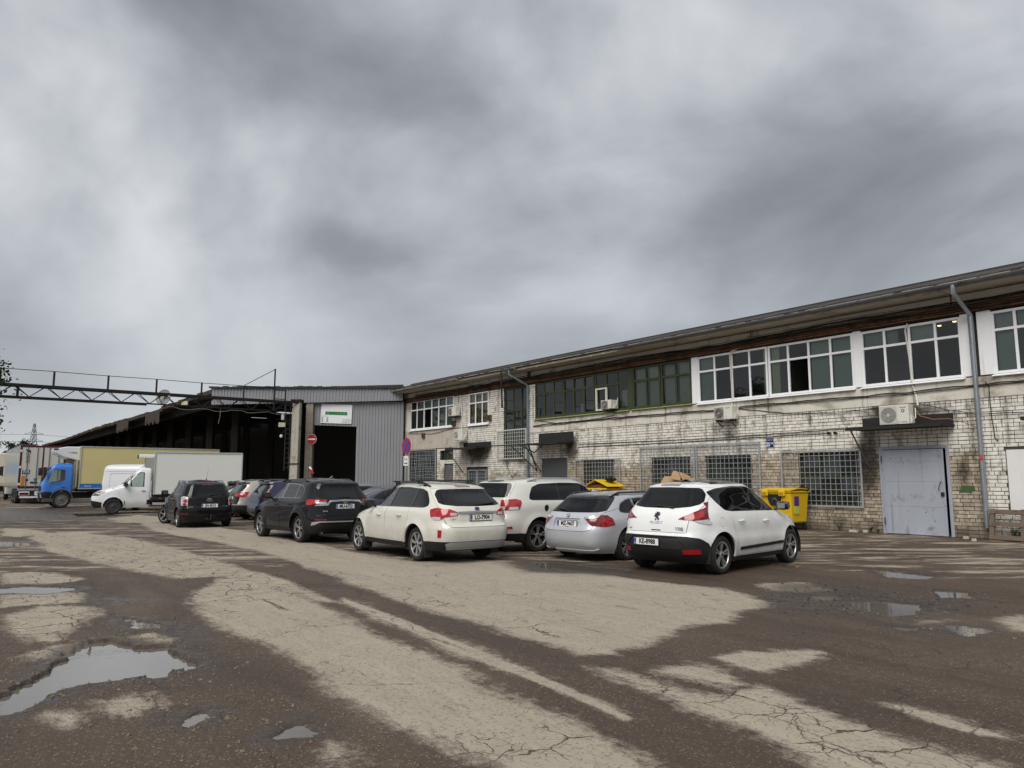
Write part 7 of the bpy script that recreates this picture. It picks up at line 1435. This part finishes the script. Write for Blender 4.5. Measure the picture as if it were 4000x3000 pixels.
text('SCHMITZ',.17,mat('navy ink',(.02,.025,.08),.5),t,(-.0165,.93,3.12),(0,R(-90),R(-0)) if False else (R(90),R(-90),R(-90)),ext=.001,bold=.003); text('CARGOBULL',.12,signred,t,(-.0165,.80,3.10),(R(90),R(-90),R(-90)),ext=.001,bold=.002)
q=MB(); q.prism([(.72,3.52),(.80,3.68),(.92,3.66),(1.02,3.74),(1.04,3.64),(.98,3.58),(.94,3.46),(.86,3.56),(.78,3.44)],-.016,-.0125,'x'); q.build('bull_mark',MATS['navy ink'],t)
for (y,z,r_,m) in ((.86,1.62,.10,signb),(.36,1.66,.12,mat('teal sticker',(.06,.25,.26),.5))): MB().lathe([(r_,-.015),(.001,-.016)],18,'x',(0,y,z)).build('round_sticker',m,t)
MB().box(-.018,-.013,.02,.22,1.72,1.98).build('square_sticker',mat('tan sticker',(.45,.40,.28),.5),t); MB().box(-.02,-.013,-1.2,-.85,3.25,3.85).build('green_sticker',mat('green sticker',(.02,.12,.06),.5),t)
q=MB(); q.box(-.02,.1,-1.36,1.36,.92,1.06); q.build('sill_beam',alu,t); q=MB(); q.box(.05,12.5,-.5,.5,.7,1.03); q.box(.02,.18,-1.25,1.25,.55,.9); q.build('chassis',black_rub,t)
MB().box(-.03,.03,-1.2,1.2,.42,.53).build('bumper_bar',signw,t)
for sg in (1,-1): q=MB(); q.box(-.02,.02,sg*.95-.3,sg*.95+.3,.60,.86); q.build('lamp_unit',signw,t); MB().box(-.03,-.02,sg*.95-.26,sg*.95+.26,.63,.78).build('tail_lamp',lampdr,t)
MB().box(-.03,.02,-.4,.35,.58,.86).build('number_plate',signw,t); text('SC-2041',.15,ink,t,(-.032,0,.72),(R(90),0,R(-90)),sx=.8)
for x_ in (2.4,3.7,5.0):
    for sg in (1,-1): wheel(t,x_,sg*1.12,.5,.34,8,'steel',sg,rm=rimK)
# pale tractor unit standing beyond the trailer, and a long cream trailer at the left edge
h=-37.6; c=c+f*13.6; t=thing('tractor_unit','pale grey tractor unit at the far end of the refrigerated trailer','truck',(c.x,c.y,0),R(90-h))
sp=dict(paint=paint('tractor pale paint',(.50,.50,.48)),xc=.5,nr=14.,nf=9.,xr=[(.5,0),(2,0),(3.3,.05),(3.6,.3)],xf=[(.5,2.2),(1.5,2.25),(1.8,2.2),(2.9,1.95),(3.4,1.5),(3.6,.9)],w=[(.5,1.2),(1.5,1.24),(2.9,1.18),(3.4,1.0),(3.6,0)],
 parts=[('windscreen',[('f',0,1.75),('f',1.05,1.75),('f',1.02,2.7),('f',0,2.75)],privacy,-.004,'c',dict(glass=True,skirt=0)),('grille',[('f',0,.8),('f',0,1.6),('f',.8,1.6),('f',.8,.8)],trimK,.006,'c',{}),('window',[(1.0,1.8),(1.0,2.6),(1.8,2.6),(1.95,1.8)],privacy,-.006,'s',dict(glass=True,skirt=0)),('headlamp',[('f',.85,.7),('f',.85,1.0),('f',1.15,1.0),('f',1.15,.7)],lampw,.01,'s',{}),('hole',arch_poly(1.0,.5,.58,.5),None,0,'hole',{})])
cab(t,sp)
for sg in (1,-1): wheel(t,1.0,sg*1.05,.5,.3,8,'steel',sg,rm=rimK); q=MB(); q.box(2.2,2.4,sg*1.42-.13,sg*1.42+.13,2.0,2.75); q.bar((2.1,sg*1.2,2.8),(2.3,sg*1.42,2.7),.05); q.bar((2.1,sg*1.2,1.95),(2.3,sg*1.42,2.0),.05); q.build('wing_mirror',black_rub,t,bevel=.04)
MB().box(-3,2.0,-.5,.5,.5,.9).build('chassis',black_rub,t)
t=thing('semi_trailer','long cream curtain-side trailer cut by the left edge, with blue patches','trailer',(-39.6,66.,0),R(4))
MB().box(-14,0,0,2.5,1.1,3.9).build('box_body',creamw,t,bevel=.03); MB().box(-14.02,.02,-.02,2.52,3.86,3.96).build('top_rail',signw,t); q=MB(); q.box(-14,0,-.015,0,1.1,1.16); q.box(-14,0,-.015,0,1.22,1.26); q.box(-14,0,-.015,0,1.32,1.36); q.build('lower_rail',mat('rail timber',(.28,.21,.12),.7),t)
for (a,b,z0_,z1_) in ((-1.0,-.35,2.1,3.2),(-8.6,-6.6,2.0,3.3)): MB().prism(roundpoly([(a,z0_),(b,z0_+.1),(b,z1_-.1),(a,z1_)],.3),-.012,-.002,'y').build('blue_patch',mat('patch blue',(.04,.19,.5),.5),t)
q=MB(); q.box(-13.8,-.2,.7,1.8,.6,1.08); q.build('chassis',black_rub,t)
for x_ in (-1.8,-3.1,-4.4):
    for sg in (1,-1): wheel(t,x_,1.25+sg*1.05,.5,.3,8,'steel',sg,rm=rimK)
for k,(x_,y_,lb) in enumerate(((-38.6,62.6,'pale timber block on the ground below the cream trailer'),(-37.1,61.5,'second pale timber block, right of the first by the tractor wheel'))):
    o=thing('timber_block',lb,'timber',(x_,y_,0),R(10)); q=MB(); q.box(-.6,.5,-.3,.3,0,.18); q.box(-.4,.6,-.25,.25,.18,.34); q.build('plank',mat('pale timber',(.45,.36,.22),.8,var=.2),o,bevel=.01)
# ------------------------------------------------------------------ bins, rubbish, pallets
binY=mat('yellow bin plastic',(.66,.42,.012),.45,var=.08,vs_=2,dirt=(.36,.24,.03,.66),ds=2.5); binK=mat('bin black',(.016,.016,.017),.5)
def bin_(label,U,y,rot,openlid=0.):
    o=thing('waste_container',label,'bin',FWp(U,y,0),FA+R(rot),'yellow waste containers against the brick wall')
    w,d=.66,.50; b=MB(); b.hexa([(-w+.10,-d+.10,.22),(w-.10,-d+.10,.22),(w-.10,d-.08,.22),(-w+.10,d-.08,.22),(-w+.03,-d+.0,1.10),(w-.03,-d+.0,1.10),(w-.03,d,1.10),(-w+.03,d,1.10)]); b.build('tub',binY,o,bevel=.05,seg=3)
    r=MB(); r.box(-w,w,-d-.03,d+.03,1.10,1.16)
    r.build('rim',binY,o,bevel=.015)
    for x_ in (-.42,.30):
        q=MB(); q.box(x_-.13,x_+.13,-d-.085,-d-.02,1.0,1.17); q.build('grip',binY,o,bevel=.02); MB().box(x_-.09,x_+.09,-d-.09,-d-.08,1.04,1.11).build('grip_slot_shade',mat('bin shade plastic',(.35,.21,.01),.6),o)  # slot is a raised plate; recess shade put in its darker yellow
    q=MB(); q.prism(roundpoly([(-.36,1.06),(.24,1.06),(.20,.86),(.12,.72),(-.22,.72),(-.31,.86)],.06),-d-.014,-d+.06,'y'); q.build('inlet_flap',binK,o); q=MB(); q.tube([(-.12,-d-.03,.86),(-.06,-d-.05,.93),(.02,-d-.05,.93),(.06,-d-.03,.86)],.012,6); q.build('flap_handle',mat('flap grey',(.2,.2,.2),.5),o)
    lid=MB(); n=8; vs_=[];fs=[]
    for i in range(n+1):
        yy=-d-.05+(2*d+.1)*i/n; zz_=.03+.05*math.sin(math.pi*i/n)
        for x_ in (-w-.02,w+.02): vs_+=[(x_,yy,zz_),(x_,yy,zz_-.03)]
    for i in range(n): a=i*4; fs+=[(a,a+2,a+6,a+4),(a+1,a+5,a+7,a+3),(a,a+4,a+5,a+1),(a+2,a+3,a+7,a+6)]
    fs+=[(0,1,3,2),(n*4,n*4+2,n*4+3,n*4+1)]; lid.add(vs_,fs); lo=lid.build('lid',binY,o,smooth=False); lo.location=(0,0,1.16)
    if openlid:
        me_=lo.data
        for v_ in me_.vertices: pass
        tent=MB(); pk=openlid; yy0,yy1=-d-.05,d+.05
        for (x0_,z0_,x1_,z1_) in ((-w-.05,.02,.0,pk),(.0,pk,w+.12,.05)):
            tent.hexa([(x0_,yy0,z0_),(x1_,yy0,z1_),(x1_,yy1,z1_),(x0_,yy1,z0_),(x0_,yy0,z0_+.03),(x1_,yy0,z1_+.03),(x1_,yy1,z1_+.03),(x0_,yy1,z0_+.03)])
        bpy.data.objects.remove(lo); lo=tent.build('lid',binY,o,bevel=.01); lo.location=(0,0,1.16)
        MB().box(-w*.8,w*.8,-d*.8,d*.8,1.12,1.16+pk*.45).build('rubbish',mat('mixed rubbish',(.12,.07,.04),.9,var=.6,vs_=8),o)
    for (x_,y_) in ((-.5,-.36),(.5,-.36),(-.5,.36),(.5,.36)):
        q=MB(); q.lathe([(.001,-.03),(.09,-.03),(.10,-.015),(.10,.015),(.09,.03),(.001,.03)],16,'y',(x_,y_,.10)); q.bar((x_,y_,.12),(x_-.03,y_,.26),.07,.07); q.build('castor',binK,o)
    return o
b=bin_('yellow waste container with black flap and purple sticker, right of the white hatchback',-4.86,-.85,-3); b.scale=(.92,1,1.12); q=MB().box(.615,.622,-.30,-.05,.72,1.02).build('sticker',mat('purple sticker',(.09,.03,.16),.5,var=.3,vs_=20),b); q.rotation_euler=(0,R(0),0); MB().box(.600,.617,-.31,-.06,.48,.71).build('sticker',mat('lime sticker',(.42,.50,.08),.5,var=.3,vs_=20),b)
bin_('yellow waste container overfilled with cardboard, behind the white hatchback',-9.6,-.8,2).scale=(1.,1.,1.14); bin_('yellow waste container with tilted lid and black bag on it',-13.6,-.8,1,.30).scale=(1,1,1.12); bin_('leftmost yellow waste container, mostly hidden by the ivory crossover',-15.3,-.75,-2).scale=(1,1,1.12)
def bag(label,U,y,z,r,seed):
    rg_=np.random.default_rng(seed); n,m=12,8; vs_=[]; fs=[]
    for i in range(m+1):
        for j in range(n):
            th=math.pi*i/m; ph=2*math.pi*j/n; k=1+.16*rg_.standard_normal()*(0<i<m); vs_.append((r*1.25*k*math.sin(th)*math.cos(ph),r*k*math.sin(th)*math.sin(ph),r*.62*(1-math.cos(th))*.9))
    for i in range(m):
        for j in range(n): fs.append((i*n+j,i*n+(j+1)%n,(i+1)*n+(j+1)%n,(i+1)*n+j))
    o=thing('rubbish_bag',label,'bag',FWp(U,y,z),FA+seed); q=MB().add(vs_,fs).build('sack',mat('black bag film',(.012,.012,.013),.28,var=.3),o,smooth=False); MB().cyl((0,0,r*1.05),(0.02,0,r*1.3),.03,.05,7).build('knot',MATS['black bag film'],o); return o
bag('black rubbish bag on top of the right yellow container',-4.45,-.45,1.2,.20,3); bag('black rubbish bag lying on the tilted lid',-13.2,-.75,1.56,.20,5)
card=mat('brown cardboard',(.36,.235,.125),.85,var=.2,vs_=3,dirt=(.24,.15,.08,.62))
for k,(dx,dy,dz,rx_,ry_,rz_,w_,h_,lb) in enumerate(((-.35,-.1,1.22,12,-14,20,1.0,.8,'flattened cardboard sheet at the bottom left of the heap on the bin'),(.05,0,1.34,16,10,-15,.9,.7,'creased cardboard sheet lying across the middle of the heap'),(.25,-.15,1.46,34,22,40,.7,.6,'cardboard flap standing up at the top of the heap'),(.55,.05,1.30,8,25,-35,.6,.5,'small dark cardboard piece at the right of the heap'),(-.1,-.25,1.30,48,5,8,.9,.5,'cardboard sheet leaning out over the front of the bin'))):
    o=thing('cardboard_sheet',lb,'cardboard',FWp(-9.5+dx,-.8+dy,dz+.26),0); o.rotation_euler=(R(rx_),R(ry_),FA+R(rz_)); m_=MB(); m_.hexa([(-w_/2,-h_/2,0),(0,-h_/2,.08),(0,h_/2,.06),(-w_/2,h_/2,0),(-w_/2,-h_/2,.012),(0,-h_/2,.092),(0,h_/2,.072),(-w_/2,h_/2,.012)]); m_.build('half',card,o); m_=MB(); m_.hexa([(.003,-h_/2,.08),(w_/2,-h_/2*.8,-.02),(w_/2,h_/2,.03),(.003,h_/2,.06),(.003,-h_/2,.092),(w_/2,-h_/2*.8,-.008),(w_/2,h_/2,.042),(.003,h_/2,.072)]); m_.build('half',card,o)
wood=mat('weathered pallet wood',(.15,.115,.085),.9,var=.35,vs_=5,dirt=(.06,.045,.035,.55),ds=3)
o=thing('pallet','weathered wooden pallet standing on edge by the downpipe','pallet',FWp(1.55,-.45,0),FA+R(-6)); o.rotation_euler=(R(-10),0,FA+R(-6))
for z in (.03,.40,.74): MB().box(-.44,.46,-.02,.0,z,z+.12).build('slat',wood,o,bevel=.004)
for x_ in (-.44,.36): MB().box(x_,x_+.12,.0,.08,.0,.88).build('stringer',wood,o,bevel=.004)
for z in (.03,.74): MB().box(-.44,.46,.08,.10,z,z+.12).build('slat',wood,o,bevel=.004)
o=thing('pallet','second wooden pallet behind, cut by the right edge','pallet',FWp(2.45,-.35,0),FA); o.rotation_euler=(R(-8),0,FA+R(4))
for z in (.02,.36,.70): MB().box(-.5,.6,-.02,0,z,z+.12).build('slat',wood,o,bevel=.004)
for x_ in (-.5,.0,.5): MB().box(x_,x_+.1,0,.09,0,.82).build('stringer',wood,o,bevel=.004)
for k,(U,y,sx_,lb) in enumerate(((-2.9,-.45,.26,'loose whitish brick lying at the foot of the wall by the bin'),(-2.5,-.30,.15,'small brick fragment beside the loose brick'),(.6,-.55,.12,'brick chip on the ground right of the metal door'),(1.1,-1.2,.1,'pale rubble chip near the pallet'))):
    o=MB().hexa([(0,0,0),(sx_,0,.0),(sx_,.13,0),(0,.12,0),(.01,.01,.075),(sx_-.02,.0,.08),(sx_-.01,.12,.07),(.0,.11,.08)]).build('loose_brick',mat('pale rubble',(.42,.39,.33),.9,var=.2),bevel=.008); o.location=FWp(U,y,.0); o.rotation_euler=(0,0,FA+R(k*37)); tag(o,lb,'brick','rubble at the wall foot')
# weeds at the wall foot
lf=mat('weed green',(.040,.062,.018),.8,var=.4,vs_=9)
def weed(label,U,y,h_,n,seed):
    r=random.Random(seed); o=thing('weed',label,'plant',FWp(U,y,0),FA,'weeds at the wall foot'); s_=MB(); q=MB()
    for k in range(n):
        a=r.uniform(0,6.28); L=h_*r.uniform(.5,1.1); tip=Vector((math.cos(a)*L*.6,math.sin(a)*L*.35,L)); mid=tip*.5+Vector((0,0,L*.15)); s_.tube([(0,0,0),tuple(mid),tuple(tip)],.004,4)
        for j in range(6):
            p=mid.lerp(tip,r.random()); d=Vector((r.uniform(-1,1),r.uniform(-1,1),r.uniform(-.2,.6))).normalized()*r.uniform(.03,.075); u=d.cross(Vector((0,0,1))).normalized()*.018; q.add([tuple(p),tuple(p+d*.5+u),tuple(p+d),tuple(p+d*.5-u)],[(0,1,2,3)])
    s_.build('stem',lf,o); q.build('leaf',lf,o,fix=False); return o
for k,(U,y,h_,n,lb) in enumerate(((-3.3,-.25,.30,14,'weed tuft growing under the window grille'),(-2.3,-.22,.18,10,'low weeds left of the metal door'),(-2.0,-.35,.12,8,'flat weeds at the door corner'),(1.75,-.25,.30,12,'weeds growing inside the standing pallet'),(1.6,-.2,.55,7,'tall thin weed by the white panel'))): weed(lb,U,y,h_,n,k)
# ------------------------------------------------------------------ far things at the left
leafd=mat('birch leaf',(.030,.045,.016),.7,var=.5,vs_=3,world=True); bark=mat('bark',(.07,.06,.05),.9,var=.3)
def tree(label,x,y,h_,rad,n,seed,leaf=.09,droop=0.,crown_z=.55,name='leafy_tree',trunk=True):
    r=np.random.default_rng(seed); t=thing(name,label,'tree',(x,y,0)); s_=MB(); s_.tube([(0,0,0),(.1,.05,h_*.3),(-.05,.1,h_*.6),(0,0,h_*.95)],[h_*.025,h_*.02,h_*.012,.02],8); tips=[]
    for k in range(26):
        z=h_*(.28+.66*r.random()); a=r.random()*6.28; L=rad*(1.15-.75*abs(z/h_-crown_z)/.5)*r.uniform(.6,1.05); p1=Vector((math.cos(a)*L*.5,math.sin(a)*L*.5,z+L*.25)); p2=Vector((math.cos(a)*L,math.sin(a)*L,z+L*.18-droop*L)); s_.tube([(0,0,z),tuple(p1),tuple(p2)],[.03*h_/10,.015*h_/10,.004],5); tips.append((p1,p2))
    s_.build('trunk',bark,t)
    c=[];
    for k in range(n//14):
        p1,p2=tips[r.integers(len(tips))]; q=p1.lerp(p2,float(r.random()*.75+.3)); c.append(np.array(q)+r.normal(0,rad*.10,3))
    c=np.array(c); P_=np.repeat(c,14,0)+r.normal(0,rad*.085,(len(c)*14,3)); P_[:,2]-=droop*rad*.5*r.random(len(P_))
    d=r.normal(0,1,(len(P_),3)); d/=np.linalg.norm(d,axis=1)[:,None]; u=np.cross(d,r.normal(0,1,(len(P_),3))); u/=np.linalg.norm(u,axis=1)[:,None]; sz=leaf*(.6+.8*r.random((len(P_),1)))
    V_=np.stack([P_-d*sz,P_+u*sz*.55,P_+d*sz,P_-u*sz*.55],1).reshape(-1,3); me=bpy.data.meshes.new('crown'); me.from_pydata(V_.tolist(),[],np.arange(len(V_)).reshape(-1,4).tolist()); me.update(); link('crown',me,leafd,t); return t
tree('birch tree whose drooping twigs enter at the left edge',-20.5,25.6,8.2,2.5,9000,5,.07,.35,.58,'birch_tree')
tree('dark bushy tree at the far left beyond the cream trailer',-66,88,7.6,3.6,5200,6,.16)
tree('small distant tree left of the grey gable roof',-76,108,6.9,2.6,2500,8,.18); tree('distant treetop behind the grey gable roof',-78,118,8.2,2.2,2500,9,.18); tree('low distant bush behind the cream trailer',-81.5,112,5.6,3.5,3000,10,.18)
o=thing('far_house','distant house with dark grey gable roof behind the trailers','house',(-73.6,108,0),R(12)); o.scale=(.55,.55,.86); MB().box(-6,5,0,8,0,4.2).build('wall',mat('far wall',(.6,.6,.58),.8),o); q=MB(); q.prism([(-7,4.0),(5.6,4.0),(4.2,7.4),(3.4,7.9),(2.5,7.4)],-.5,8.5,'y'); q.build('roof',mat('far slate',(.06,.062,.068),.8),o)
for x_ in (-4.5,-2.5): MB().box(x_-.5,x_+.5,-.05,.02,1.2,2.6).build('window',dglass,o)
py=thing('power_pylon','lattice power pylon on the horizon at the left','pylon',(-206.,320.,0)); q=MB(); pg=mat('galvanised lattice',(.22,.23,.24),.6,.3); Hh=25.5
for sx_ in (1,-1):
    for sy_ in (1,-1): q.bar((3.4*sx_,3.4*sy_,0),(.9*sx_,.9*sy_,Hh*.7),.22); q.bar((.9*sx_,.9*sy_,Hh*.7),(.25*sx_,.25*sy_,Hh),.18)
for k in range(12):
    z0_,z1_=Hh*k/12,Hh*(k+1)/12; wf=lambda z:(3.4-2.5*z/(Hh*.7)) if z<Hh*.7 else (.9-.65*(z-Hh*.7)/(Hh*.3)); a,b=wf(z0_),wf(z1_)
    for sg in (1,-1): q.bar((-a,sg*a,z0_),(b,sg*b,z1_),.13); q.bar((a,sg*a,z0_),(-b,sg*b,z1_),.13); q.bar((sg*a,-a,z0_),(sg*b,b,z1_),.13)
for z in (Hh*.70,Hh*.82): q.bar((-4.2,0,z),(4.2,0,z),.2); q.bar((-4.2,0,z),(0,0,z+1.4),.13); q.bar((4.2,0,z),(0,0,z+1.4),.13)
q.build('lattice',pg,py)
for k,(z,dx,lb) in enumerate(((17.9,-4,'lower power line running from the pylon to the left'),(20.9,-4,'upper power line running from the pylon to the left'))):
    o=MB().tube(sag((-206,320,z),(-330,300,z+3),1.5),.05,4).tube(sag((-206,320,z),(-60,350,z-1),3.),.05,4).build('power_line',dark_steel); tag(o,lb,'cable','power lines')
